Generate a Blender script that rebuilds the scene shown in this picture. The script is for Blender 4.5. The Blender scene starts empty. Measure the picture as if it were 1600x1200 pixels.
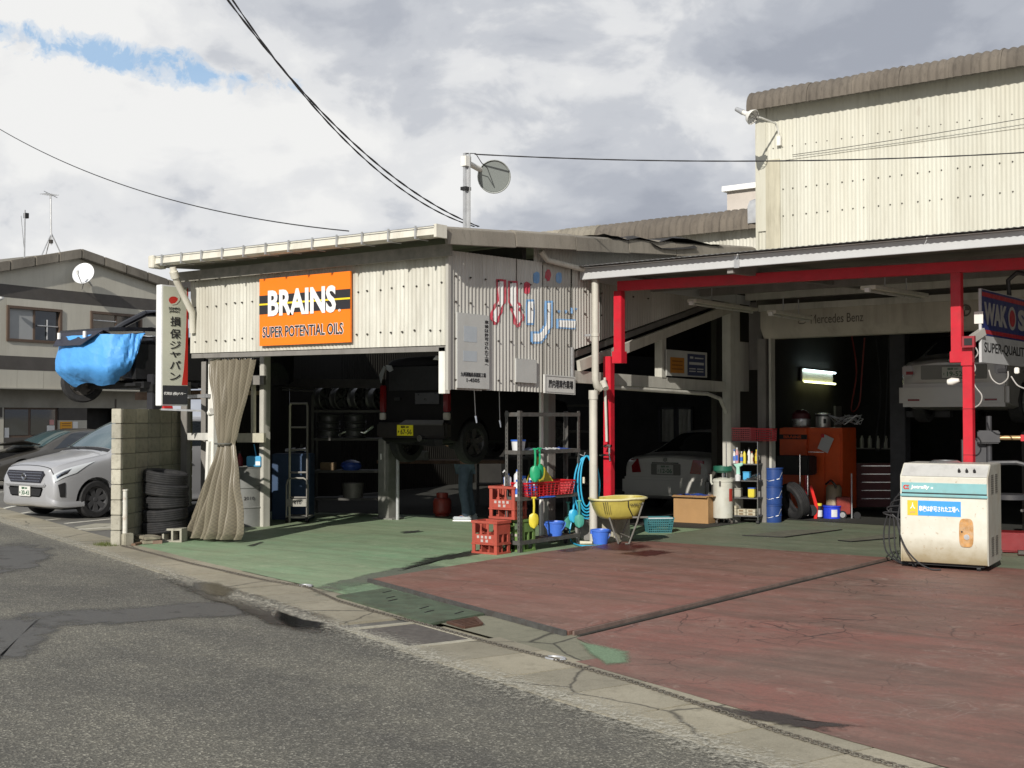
import bpy, bmesh, math, random
from mathutils import Vector, Matrix, noise
random.seed(7)
R = math.radians
SC = bpy.context.scene
COL = SC.collection

# ---------------------------------------------------------------- camera, sky, sun, exposure
YAW, FOC, EYE = R(37.8), 1950.0, 1.7
PITCH = math.atan(50 / FOC)
cam = bpy.data.cameras.new('camera')
cam.sensor_width = 36.0
cam.lens = 36.0 * FOC / 1600.0
cam.clip_start, cam.clip_end = 0.1, 2000.0
co = bpy.data.objects.new('camera', cam)
co.location = (0, 0, EYE)
co.rotation_euler = (math.pi / 2 + PITCH, 0, YAW)
COL.objects.link(co)
SC.camera = co
SC.view_settings.view_transform = 'Standard'
SC.view_settings.look = 'None'
SC.view_settings.exposure = 0.35
SC.view_settings.gamma = 1.0
SC.view_settings.use_curve_mapping = False
SC.render.resolution_x, SC.render.resolution_y = 1024, 768

AZ, EL = R(18.0), R(26.6)                       # sunlight travels (-sin AZ, cos AZ) and down
SUN_TRAVEL = Vector((-math.sin(AZ) * math.cos(EL), math.cos(AZ) * math.cos(EL), -math.sin(EL)))
sl = bpy.data.lights.new('sun', 'SUN')
sl.energy, sl.angle, sl.color = 3.6, R(0.5), (1.0, 0.95, 0.87)
so = bpy.data.objects.new('sun', sl)
so.rotation_euler = SUN_TRAVEL.to_track_quat('-Z', 'Y').to_euler()
so.location = (5, -10, 20)
COL.objects.link(so)

def ray(px, py):
    u, v = (px - 800) / FOC, (600 - py) / FOC
    fw = math.cos(PITCH) - v * math.sin(PITCH); up = math.sin(PITCH) + v * math.cos(PITCH)
    s, c = math.sin(YAW), math.cos(YAW)
    return Vector((-s * fw + c * u, c * fw + s * u, up))
def GZ(px, py, z=0.0):
    d = ray(px, py); t = (z - EYE) / d.z; return Vector((d.x * t, d.y * t, z))
def GY(px, py, Y):
    d = ray(px, py); t = Y / d.y; return Vector((d.x * t, Y, EYE + d.z * t))
def GX(px, py, X):
    d = ray(px, py); t = X / d.x; return Vector((X, d.y * t, EYE + d.z * t))
def GD(px, py, dep):
    d = ray(px, py); return Vector((d.x * dep, d.y * dep, EYE + d.z * dep))

W = bpy.data.worlds.new('World'); SC.world = W; W.use_nodes = True
nt = W.node_tree; nt.nodes.clear()
def N(t, **k):
    n = nt.nodes.new(t)
    for a, b in k.items(): setattr(n, a, b)
    return n
def L(a, b): nt.links.new(a, b)
def wmath(op, a, b=None, clamp=False):
    n = N('ShaderNodeMath', operation=op); n.use_clamp = clamp
    for i, x in enumerate((a, b)):
        if x is None: continue
        if isinstance(x, (int, float)): n.inputs[i].default_value = x
        else: L(x, n.inputs[i])
    return n.outputs[0]
def wdot(a, vec):
    n = N('ShaderNodeVectorMath', operation='DOT_PRODUCT'); L(a, n.inputs[0]); n.inputs[1].default_value = vec
    return n.outputs['Value']
def wramp(fac, stops):
    n = N('ShaderNodeValToRGB'); cr = n.color_ramp
    cr.interpolation = 'EASE'
    while len(cr.elements) < len(stops): cr.elements.new(0.5)
    for e, (p, c) in zip(cr.elements, stops): e.position = p; e.color = c if len(c) == 4 else (*c, 1)
    L(fac, n.inputs[0]); return n.outputs[0]
def wmix(f, a, b):
    n = N('ShaderNodeMix', data_type='RGBA')
    for i, x in ((0, f), (6, a), (7, b)):
        if isinstance(x, (int, float)): n.inputs[i].default_value = x
        elif isinstance(x, tuple): n.inputs[i].default_value = (*x, 1)
        else: L(x, n.inputs[i])
    return n.outputs[2]
tc = N('ShaderNodeTexCoord'); D = tc.outputs['Generated']
sky = N('ShaderNodeTexSky', sky_type='NISHITA'); sky.sun_disc = False
sky.sun_elevation = EL; sky.sun_rotation = math.atan2(math.sin(AZ), -math.cos(AZ))
sky.air_density = 1.0; sky.dust_density = 0.6; sky.ozone_density = 1.6
sep = N('ShaderNodeSeparateXYZ'); L(D, sep.inputs[0])
zz = wmath('MAXIMUM', sep.outputs[2], 0.0)
den = wmath('ADD', zz, 0.22)
cx = wmath('DIVIDE', sep.outputs[0], den); cy = wmath('DIVIDE', sep.outputs[1], den)
cv = N('ShaderNodeCombineXYZ'); L(cx, cv.inputs[0]); L(cy, cv.inputs[1])
def wnoise(vec, scale, det, rough, off=(0, 0, 0), dist=0.0):
    m = N('ShaderNodeMapping'); L(vec, m.inputs[0]); m.inputs[1].default_value = off
    n = N('ShaderNodeTexNoise'); L(m.outputs[0], n.inputs[0])
    n.inputs['Scale'].default_value = scale; n.inputs['Detail'].default_value = det
    n.inputs['Roughness'].default_value = rough; n.inputs['Distortion'].default_value = dist
    return n.outputs[0]
def flatv(k):
    m = N('ShaderNodeMapping'); L(D, m.inputs[0]); m.inputs[3].default_value = (1, 1, k); return m.outputs[0]
nA = wnoise(flatv(2.3), 2.6, 6, 0.5, (3.1, 1.7, 0.4), 0.25)
nB = wnoise(flatv(2.1), 4.6, 8, 0.52, (7.3, 4.2, 2), 0.35)
nC = wnoise(flatv(1.6), 13.0, 8, 0.56, (1, 2, 3), 0.3)
# bright cumulus bank low on the left, grey bases to the right and above
aL = ray(210, 190).normalized()
bank = wmath('MULTIPLY', wmath('MAXIMUM', wmath('SUBTRACT', wmath('MULTIPLY', wdot(D, aL), 24.0), 23.0), 0.0), 0.22)
fld = wmath('ADD', wmath('ADD', wmath('MULTIPLY', nA, 0.85), wmath('MULTIPLY', nB, 0.85)), wmath('MULTIPLY', wmath('SUBTRACT', nC, 0.5), 0.46))
fld = wmath('ADD', wmath('SUBTRACT', fld, 0.365), bank)
cl = wramp(fld, [(0.34, (4.3, 4.6, 5.3)), (0.45, (5.3, 5.6, 6.25)), (0.55, (6.7, 6.95, 7.45)), (0.64, (8.9, 9.0, 9.15)), (0.76, (10.2, 10.2, 10.1))])
g0 = ray(190, 92).normalized()
rt = Vector((math.cos(YAW), math.sin(YAW), 0)); upv = rt.cross(g0).normalized()
if upv.z < 0: upv = -upv
rt = (rt - upv * rt.dot(upv)).normalized()
gu = wmath('SUBTRACT', wdot(D, rt), g0.dot(rt)); gv = wmath('SUBTRACT', wdot(D, upv), 0.0)
gv = wmath('ADD', gv, wmath('MULTIPLY', gu, 0.17))
e1 = wmath('POWER', wmath('ABSOLUTE', wmath('DIVIDE', gu, 0.105)), 2.0); e2 = wmath('POWER', wmath('ABSOLUTE', wmath('DIVIDE', gv, 0.014)), 2.0)
gap = wmath('SUBTRACT', 0.75, wmath('MULTIPLY', wmath('ADD', e1, e2), 0.8))
fine = wnoise(D, 38.0, 8, 0.65, (4, 1, 2), 0.4)
gap = wmath('ADD', gap, wmath('ADD', wmath('MULTIPLY', wmath('SUBTRACT', nC, 0.52), 6.5), wmath('MULTIPLY', wmath('SUBTRACT', fine, 0.5), 4.0)))
gapm = wramp(gap, [(0.0, (0, 0, 0)), (0.5, (0.35, 0.35, 0.35)), (1.0, (0.85, 0.85, 0.85))])
holes = wramp(wnoise(cv.outputs[0], 0.7, 5, 0.5, (11, 5, 0)), [(0.66, (0, 0, 0)), (0.74, (1, 1, 1))])
front = wmath('GREATER_THAN', wdot(D, (-math.sin(YAW), math.cos(YAW), 0)), 0.55)
hm = wmath('MULTIPLY', holes, wmath('SUBTRACT', 1.0, front))
gsum = wmath('MAXIMUM', gapm, hm)
blue = wmix(0.7, sky.outputs[0], (4.2, 7.0, 10.5))
skyc = wmix(gsum, cl, blue)
bg = N('ShaderNodeBackground'); bg.inputs[1].default_value = 0.068; L(skyc, bg.inputs[0])
wo = N('ShaderNodeOutputWorld'); L(bg.outputs[0], wo.inputs[0])

# ---------------------------------------------------------------- materials
def srgb(h):
    h = h.lstrip('#'); o = []
    for i in (0, 2, 4):
        c = int(h[i:i + 2], 16) / 255; o.append(c / 12.92 if c <= 0.04045 else ((c + 0.055) / 1.055) ** 2.4)
    return tuple(o)
class NB:
    def __init__(s, m): s.t = m.node_tree; s.n = s.t.nodes; s.tc = s.n.new('ShaderNodeTexCoord')
    def link(s, a, b): s.t.links.new(a, b)
    def noise(s, scale, det=4, rough=0.55, stretch=(1, 1, 1), off=(0, 0, 0), dist=0.0, coord='Object'):
        m = s.n.new('ShaderNodeMapping'); s.link(s.tc.outputs[coord], m.inputs[0]); m.inputs[3].default_value = stretch; m.inputs[1].default_value = off
        n = s.n.new('ShaderNodeTexNoise'); s.link(m.outputs[0], n.inputs[0])
        n.inputs['Scale'].default_value = scale; n.inputs['Detail'].default_value = det; n.inputs['Roughness'].default_value = rough
        n.inputs['Distortion'].default_value = dist
        return n.outputs[0]
    def vor(s, scale, feature='F1', rnd=1.0, stretch=(1, 1, 1), warp=None, out='Distance'):
        m = s.n.new('ShaderNodeMapping'); m.inputs[3].default_value = stretch
        if warp is not None:
            a = s.n.new('ShaderNodeMix'); a.data_type = 'VECTOR'; a.inputs[0].default_value = warp[1]
            s.link(s.tc.outputs['Object'], a.inputs[4]); s.link(warp[0], a.inputs[5]); s.link(a.outputs[1], m.inputs[0])
        else: s.link(s.tc.outputs['Object'], m.inputs[0])
        n = s.n.new('ShaderNodeTexVoronoi'); n.feature = feature; s.link(m.outputs[0], n.inputs[0])
        n.inputs['Scale'].default_value = scale; n.inputs['Randomness'].default_value = rnd
        return n.outputs[out]
    def ncol(s, scale, det=4):
        n = s.n.new('ShaderNodeTexNoise'); s.link(s.tc.outputs['Object'], n.inputs[0]); n.inputs['Scale'].default_value = scale; n.inputs['Detail'].default_value = det
        return n.outputs['Color']
    def ramp(s, f, stops, ease=False):
        n = s.n.new('ShaderNodeValToRGB'); cr = n.color_ramp
        if ease: cr.interpolation = 'EASE'
        while len(cr.elements) < len(stops): cr.elements.new(0.5)
        for e, (p, c) in zip(cr.elements, stops):
            e.position = p
            if isinstance(c, (int, float)): c = (c, c, c)
            e.color = (*c[:3], 1)
        s.link(f, n.inputs[0]); return n.outputs[0]
    def mix(s, f, a, b, mode='MIX'):
        n = s.n.new('ShaderNodeMix'); n.data_type = 'RGBA'; n.blend_type = mode
        for i, x in ((0, f), (6, a), (7, b)):
            if isinstance(x, (int, float)): n.inputs[i].default_value = x
            elif isinstance(x, tuple): n.inputs[i].default_value = (*x[:3], 1)
            else: s.link(x, n.inputs[i])
        return n.outputs[2]
    def indiv(s, c, lo, hi):
        oi = s.n.new('ShaderNodeObjectInfo'); return s.mix(1.0, c, s.ramp(oi.outputs['Random'], [(0.0, lo), (1.0, hi)]), 'MULTIPLY')
    def math(s, op, a, b=0.0):
        n = s.n.new('ShaderNodeMath'); n.operation = op
        for i, x in enumerate((a, b)):
            if isinstance(x, (int, float)): n.inputs[i].default_value = x
            else: s.link(x, n.inputs[i])
        return n.outputs[0]
    def bump(s, h, strength, dist=0.01):
        n = s.n.new('ShaderNodeBump'); n.inputs['Strength'].default_value = strength; n.inputs['Distance'].default_value = dist
        s.link(h, n.inputs['Height']); return n.outputs[0]
def newmat(name):
    m = bpy.data.materials.new(name); m.use_nodes = True
    return m, NB(m), m.node_tree.nodes['Principled BSDF']
MATS = {}
def mat(name, col, rough=0.6, metal=0.0, var=0.12, scale=6.0, dirt=0.0, dirtcol=(0.07, 0.06, 0.045), bump=0.0, bscale=60, streak=False, coat=0.0, trans=0.0, emit=0.0, alpha=1.0, spec=None):
    if name in MATS: return MATS[name]
    m, b, p = newmat(name)
    if isinstance(col, str): col = srgb(col)
    c = None
    if var > 0:
        n = b.noise(scale, 5, 0.6)
        lo = tuple(x * (1 - var) for x in col); hi = tuple(min(1, x * (1 + var)) for x in col)
        c = b.ramp(n, [(0.3, lo), (0.7, hi)])
    if dirt > 0:
        st = (2.2, 2.2, 0.16) if streak else (1, 1, 1)
        d = b.noise(scale * 0.9, 7, 0.65, st, (3, 1, 2))
        f = b.ramp(d, [(0.48, 0.0), (0.80, dirt)])
        c = b.mix(f, c if c is not None else col, dirtcol)
    if c is not None: b.link(c, p.inputs['Base Color'])
    else: p.inputs['Base Color'].default_value = (*col, 1)
    rn = b.noise(scale * 2.2, 4, 0.6, off=(9, 0, 0))
    b.link(b.ramp(rn, [(0.3, max(0.02, rough - 0.07)), (0.7, min(1, rough + 0.1))]), p.inputs['Roughness'])
    p.inputs['Metallic'].default_value = metal
    if coat: p.inputs['Coat Weight'].default_value = coat; p.inputs['Coat Roughness'].default_value = 0.06
    if trans: p.inputs['Transmission Weight'].default_value = trans
    if emit: p.inputs['Emission Color'].default_value = (*col, 1); p.inputs['Emission Strength'].default_value = emit
    if spec is not None: p.inputs['Specular IOR Level'].default_value = spec
    if bump > 0: b.link(b.bump(b.noise(bscale, 4, 0.6), bump, 0.01), p.inputs['Normal'])
    MATS[name] = m; return m

def m_asphalt():
    m, b, p = newmat('asphalt')
    sp = b.vor(90, 'F1', out='Color'); spg = b.n.new('ShaderNodeSeparateColor'); b.link(sp, spg.inputs[0])
    n1 = b.noise(70, 5, 0.7); n2 = b.noise(0.5, 6, 0.6); n3 = b.noise(6, 5, 0.6)
    stone = b.ramp(spg.outputs[0], [(0.0, (0.038, 0.037, 0.032)), (0.5, (0.102, 0.099, 0.086)), (0.85, (0.20, 0.192, 0.165)), (1.0, (0.50, 0.485, 0.43))])
    stone = b.mix(0.45, stone, b.ramp(n1, [(0.3, (0.06, 0.058, 0.052)), (0.7, (0.215, 0.208, 0.185))]))
    n4 = b.noise(0.22, 4, 0.6, (1, 3, 1), (3, 0, 0))
    tone = b.mix(1.0, b.ramp(n2, [(0.35, (0.74, 0.74, 0.74)), (0.65, (1.12, 1.11, 1.06))]), b.ramp(n4, [(0.38, (0.78, 0.78, 0.78)), (0.62, (1.18, 1.17, 1.12))]), 'MULTIPLY')
    c = b.mix(1.0, stone, tone, 'MULTIPLY')
    c = b.mix(1.0, c, b.ramp(n3, [(0.3, (0.88, 0.88, 0.88)), (0.7, (1.1, 1.09, 1.06))]), 'MULTIPLY')
    b.link(c, p.inputs['Base Color']); p.inputs['Roughness'].default_value = 0.86
    h = b.math('ADD', b.vor(90, 'F1'), b.math('MULTIPLY', n1, 0.8))
    b.link(b.bump(h, 0.75, 0.006), p.inputs['Normal']); return m
def m_wet():
    m, b, p = newmat('wet_asphalt')
    n1 = b.noise(90, 5, 0.7)
    b.link(b.ramp(n1, [(0.3, (0.012, 0.011, 0.010)), (0.7, (0.045, 0.042, 0.037))]), p.inputs['Base Color'])
    b.link(b.ramp(b.noise(5, 4), [(0.35, 0.35), (0.65, 0.75)]), p.inputs['Roughness'])
    b.link(b.bump(n1, 0.4, 0.004), p.inputs['Normal']); return m
def m_paint_floor(name, base, dark, worn, crack=0.0, crscale=1.6, edge=0.5):
    m, b, p = newmat(name)
    n1 = b.noise(0.45, 7, 0.62, (1, 1, 1), (2, 1, 0), 0.4); n2 = b.noise(3.5, 7, 0.68); n3 = b.noise(38, 5, 0.7)
    c = b.mix(b.ramp(n1, [(0.36, 0.0), (0.66, 0.95)]), base, dark)
    c = b.mix(b.ramp(n2, [(0.50, 0.0), (0.74, edge)]), c, worn)
    c = b.mix(b.ramp(n3, [(0.35, 0.35), (0.6, 0.0)]), c, tuple(x * 0.55 for x in dark))
    nt_ = b.noise(1.3, 8, 0.72, (0.35, 2.2, 1), (7, 3, 0), 0.3); c = b.mix(b.ramp(nt_, [(0.44, 0.0), (0.66, 0.75)]), c, tuple(x * 0.62 for x in dark))
    nw_ = b.noise(3.2, 9, 0.8, (1, 1, 1), (2, 7, 0)); c = b.mix(b.ramp(nw_, [(0.58, 0.0), (0.68, 0.6)]), c, tuple(min(1, x * 1.25) for x in worn))
    ch = None
    if crack > 0:
        w = b.ncol(2.2, 5)
        e = b.vor(crscale, 'DISTANCE_TO_EDGE', 1.0, (1, 1, 0.01), (w, 0.22)); e2 = b.vor(crscale * 3.1, 'DISTANCE_TO_EDGE', 1.0, (1, 1, 0.01), (w, 0.3))
        where = b.ramp(b.noise(0.55, 4, 0.6, off=(5, 5, 0)), [(0.48, 0.0), (0.60, 1.0)])
        f = b.math('MULTIPLY', b.ramp(e, [(0.0, 0.9), (0.010, 0.0)]), b.math('MULTIPLY', where, crack))
        f2 = b.math('MULTIPLY', b.math('MULTIPLY', b.ramp(e2, [(0.0, 1.0), (0.022, 0.0)]), b.ramp(b.noise(5, 4, .6), [(0.45, 0.0), (0.55, 1.0)])), b.math('MULTIPLY', where, crack * 0.8))
        f = b.math('MAXIMUM', f, f2); c = b.mix(f, c, (0.018, 0.014, 0.012)); ch = f
        pale = b.math('MULTIPLY', b.ramp(b.math('ABSOLUTE', b.math('SUBTRACT', e2, 0.09)), [(0.0, 0.3), (0.03, 0.0)]), b.ramp(b.noise(0.8, 5, 0.6, off=(1, 8, 0)), [(0.52, 0.0), (0.66, 1.0)]))
        c = b.mix(pale, c, (0.36, 0.30, 0.27))
        spots = b.math('MULTIPLY', b.ramp(b.vor(26, 'F1'), [(0.10, 1.0), (0.2, 0.0)]), b.ramp(b.noise(1.1, 4, 0.6, off=(4, 2, 0)), [(0.55, 0.0), (0.68, 0.9)]))
        c = b.mix(spots, c, (0.02, 0.016, 0.013))
    b.link(c, p.inputs['Base Color'])
    b.link(b.ramp(n2, [(0.3, 0.5), (0.7, 0.82)]), p.inputs['Roughness'])
    h = b.math('ADD', n3, b.math('MULTIPLY', n2, 0.8))
    if ch is not None: h = b.math('SUBTRACT', h, b.math('MULTIPLY', ch, 2.0))
    b.link(b.bump(h, 0.35, 0.006), p.inputs['Normal']); return m
def m_concrete(name, base, dark, scale=3.0, crack=0.0, bump=0.4, streak=False):
    m, b, p = newmat(name)
    st = (1, 1, 0.25) if streak else (1, 1, 1)
    n1 = b.noise(scale * 0.3, 7, 0.65, st); n2 = b.noise(scale * 3, 7, 0.7, st, (1, 4, 2)); n3 = b.noise(scale * 30, 4, 0.7)
    c = b.mix(b.ramp(n1, [(0.35, 0.0), (0.68, 0.8)]), base, dark)
    c = b.mix(b.ramp(n2, [(0.52, 0.0), (0.78, 0.75)]), c, tuple(x * 0.6 for x in dark))
    c = b.mix(b.ramp(n3, [(0.35, 0.3), (0.6, 0.0)]), c, tuple(x * 0.5 for x in dark))
    if crack:
        w = b.ncol(1.5, 5); e = b.vor(0.9, 'DISTANCE_TO_EDGE', 1.0, (1, 1, 0.01), (w, 0.25))
        c = b.mix(b.math('MULTIPLY', b.ramp(e, [(0.0, 1.0), (0.012, 0.0)]), crack), c, (0.02, 0.018, 0.015))
    c = b.indiv(c, (0.84, 0.84, 0.83), (1.12, 1.11, 1.08))
    b.link(c, p.inputs['Base Color']); p.inputs['Roughness'].default_value = 0.88
    b.link(b.bump(b.math('ADD', n3, n2), bump, 0.006), p.inputs['Normal']); return m
def m_sheet(name, base, stain, amount=0.6, rough=0.62):
    m, b, p = newmat(name)
    s1 = b.noise(2.2, 7, 0.66, (1.0, 1.0, 0.10), (0, 3, 0)); s2 = b.noise(13, 5, 0.6, (1.0, 1.0, 0.10), (5, 0, 1)); s3 = b.noise(0.9, 5, 0.6, (1, 1, 1), (2, 2, 2))
    c = b.mix(b.ramp(s1, [(0.42, 0.0), (0.78, amount)]), base, stain)
    c = b.mix(b.ramp(s2, [(0.5, 0.0), (0.8, amount * 0.6)]), c, tuple(x * 0.75 for x in stain))
    c = b.mix(b.ramp(s3, [(0.35, 0.0), (0.7, amount * 0.45)]), c, tuple(x * 1.2 for x in stain))
    c = b.indiv(c, (0.87, 0.865, 0.85), (1.06, 1.06, 1.06))
    rr = b.noise(3.1, 8, 0.75, (1, 1, 0.22), (8, 1, 3)); c = b.mix(b.ramp(rr, [(0.63, 0.0), (0.74, 0.4)]), c, (0.20, 0.13, 0.075))
    b.link(c, p.inputs['Base Color']); p.inputs['Roughness'].default_value = rough
    b.link(b.bump(b.math('ADD', b.noise(55, 4, 0.6), b.math('MULTIPLY', b.noise(1.6, 3, 0.5), 6.0)), 0.16, 0.006), p.inputs['Normal']); return m
def m_glass(name, col=(0.02, 0.025, 0.03), rough=0.05):
    m, b, p = newmat(name)
    p.inputs['Base Color'].default_value = (*col, 1); p.inputs['Roughness'].default_value = rough
    p.inputs['Specular IOR Level'].default_value = 0.75; p.inputs['Coat Weight'].default_value = 0.6; p.inputs['Coat Roughness'].default_value = 0.03
    b.link(b.bump(b.noise(2.2, 3, 0.5), 0.05, 0.02), p.inputs['Normal']); return m
def m_paintcar(name, col, metal=0.0, rough=0.32, dirt=0.1):
    m, b, p = newmat(name)
    c = b.mix(b.ramp(b.noise(3, 6, 0.6), [(0.45, 0.0), (0.8, dirt)]), col, (0.2, 0.19, 0.16))
    b.link(c, p.inputs['Base Color']); p.inputs['Metallic'].default_value = metal; p.inputs['Roughness'].default_value = rough
    p.inputs['Coat Weight'].default_value = 0.7; p.inputs['Coat Roughness'].default_value = 0.07
    return m

ASPH, WET = m_asphalt(), m_wet()
GREEN = m_paint_floor('green_floor_paint', (0.22, 0.36, 0.21), (0.28, 0.335, 0.21), (0.37, 0.41, 0.28), edge=0.5)
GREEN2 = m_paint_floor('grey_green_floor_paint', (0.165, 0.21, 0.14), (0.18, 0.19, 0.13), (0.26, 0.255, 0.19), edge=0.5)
RED1 = m_paint_floor('red_floor_paint', (0.255, 0.105, 0.083), (0.215, 0.132, 0.10), (0.30, 0.20, 0.165), 0.55, 1.1, 0.35)
RED2 = m_paint_floor('cracked_red_floor_paint', (0.265, 0.105, 0.082), (0.18, 0.122, 0.095), (0.27, 0.205, 0.165), 0.95, 1.7, 0.4)
KERB = m_concrete('kerb_concrete', (0.36, 0.33, 0.255), (0.235, 0.212, 0.155), 3, 0.8)
PALEC = m_concrete('pale_concrete', (0.46, 0.44, 0.36), (0.27, 0.25, 0.19), 4, 0.5)
BLOCKM = m_concrete('block_concrete', (0.35, 0.335, 0.255), (0.18, 0.172, 0.12), 5, 0, 0.6)
BLOCKE = m_concrete('pale_block_concrete', (0.52, 0.50, 0.42), (0.26, 0.24, 0.19), 5, 0, 0.6)
RSL = m_concrete('dark_ridge_slate', (0.185, 0.16, 0.132), (0.085, 0.072, 0.06), 7, 0, 0.6, True)
SLATE = m_concrete('weathered_slate', (0.28, 0.255, 0.215), (0.15, 0.132, 0.108), 4, 0, 0.6, True)
FRONTS = m_sheet('cream_slate_sheet', (0.60, 0.595, 0.535), (0.31, 0.285, 0.225), 0.75)
SIDES = m_sheet('grey_slate_sheet', (0.50, 0.49, 0.455), (0.30, 0.285, 0.25), 0.6)
TALLS = m_sheet('ivory_slate_sheet', (0.565, 0.56, 0.485), (0.42, 0.395, 0.31), 0.6)
STAINS = m_sheet('stained_ivory_sheet', (0.52, 0.49, 0.38), (0.20, 0.18, 0.13), 0.9)
WPAINT = mat('white_steel_paint', (0.72, 0.71, 0.66), 0.5, 0, 0.06, 4, 0.35, (0.30, 0.25, 0.18), streak=True)
WDARK = mat('grey_steel_paint', (0.20, 0.19, 0.175), 0.6, 0, 0.12, 4, 0.5, (0.08, 0.07, 0.06), streak=True)
REDP = mat('red_steel_paint', (0.52, 0.012, 0.028), 0.45, 0, 0.08, 6, 0.5, (0.20, 0.035, 0.03))
GUTTER = mat('gutter_pvc', (0.62, 0.60, 0.52), 0.45, 0, 0.08, 3, 0.45, (0.28, 0.24, 0.18), streak=True)
PIPE = mat('pipe_pvc', (0.50, 0.48, 0.42), 0.5, 0, 0.1, 4, 0.5, (0.2, 0.18, 0.14), streak=True)
DARKIN = mat('sooty_interior_wall', (0.018, 0.017, 0.015), 0.9, 0, 0.3, 2, 0.5, (0.02, 0.018, 0.015))  # near-black base puts the deep indoor shade into the wall colour
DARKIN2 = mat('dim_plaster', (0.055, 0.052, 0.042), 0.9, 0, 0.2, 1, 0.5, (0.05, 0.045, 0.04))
RUBBER = mat('tyre_rubber', (0.016, 0.016, 0.017), 0.75, 0, 0.3, 14, 0.4, (0.05, 0.045, 0.04))
BLACKP = mat('black_plastic', (0.012, 0.012, 0.013), 0.55, 0, 0.2, 10)
STEEL = mat('dull_steel', (0.34, 0.34, 0.33), 0.45, 0.7, 0.15, 8, 0.3, (0.15, 0.11, 0.08))
RUSTY = mat('rusty_angle_steel', (0.10, 0.098, 0.092), 0.6, 0.4, 0.25, 14, 0.4, (0.09, 0.04, 0.02))
CHROME = mat('chrome', (0.65, 0.65, 0.66), 0.16, 1.0, 0.03, 8)
GALV = mat('galvanised_steel', (0.50, 0.51, 0.52), 0.42, 0.6, 0.12, 8, 0.25, (0.25, 0.2, 0.15))
GLASSD = m_glass('dark_glass')
GLASSB = m_glass('tinted_windscreen', (0.05, 0.09, 0.10), 0.04)
INK = mat('black_ink', (0.02, 0.02, 0.022), 0.6, 0, 0.05, 20)
WHITEI = mat('white_ink', (0.80, 0.80, 0.78), 0.5, 0, 0.03, 20)
BOLTM = mat('bolt_steel', (0.09, 0.08, 0.07), 0.6, 0.4, 0.2, 20)
WIRE = mat('cable_rubber', (0.02, 0.02, 0.022), 0.6, 0, 0.1, 20)
LAMPW = mat('lamp_housing', (0.62, 0.60, 0.52), 0.5, 0, 0.06, 8, 0.3)
PUDDLE = mat('puddle_water', (0.014, 0.013, 0.010), 0.04, 0, 0, 5)
WOOD = mat('weathered_wood', (0.16, 0.10, 0.065), 0.8, 0, 0.25, 9, 0.5, (0.05, 0.035, 0.025), 0.3, 30)

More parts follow.
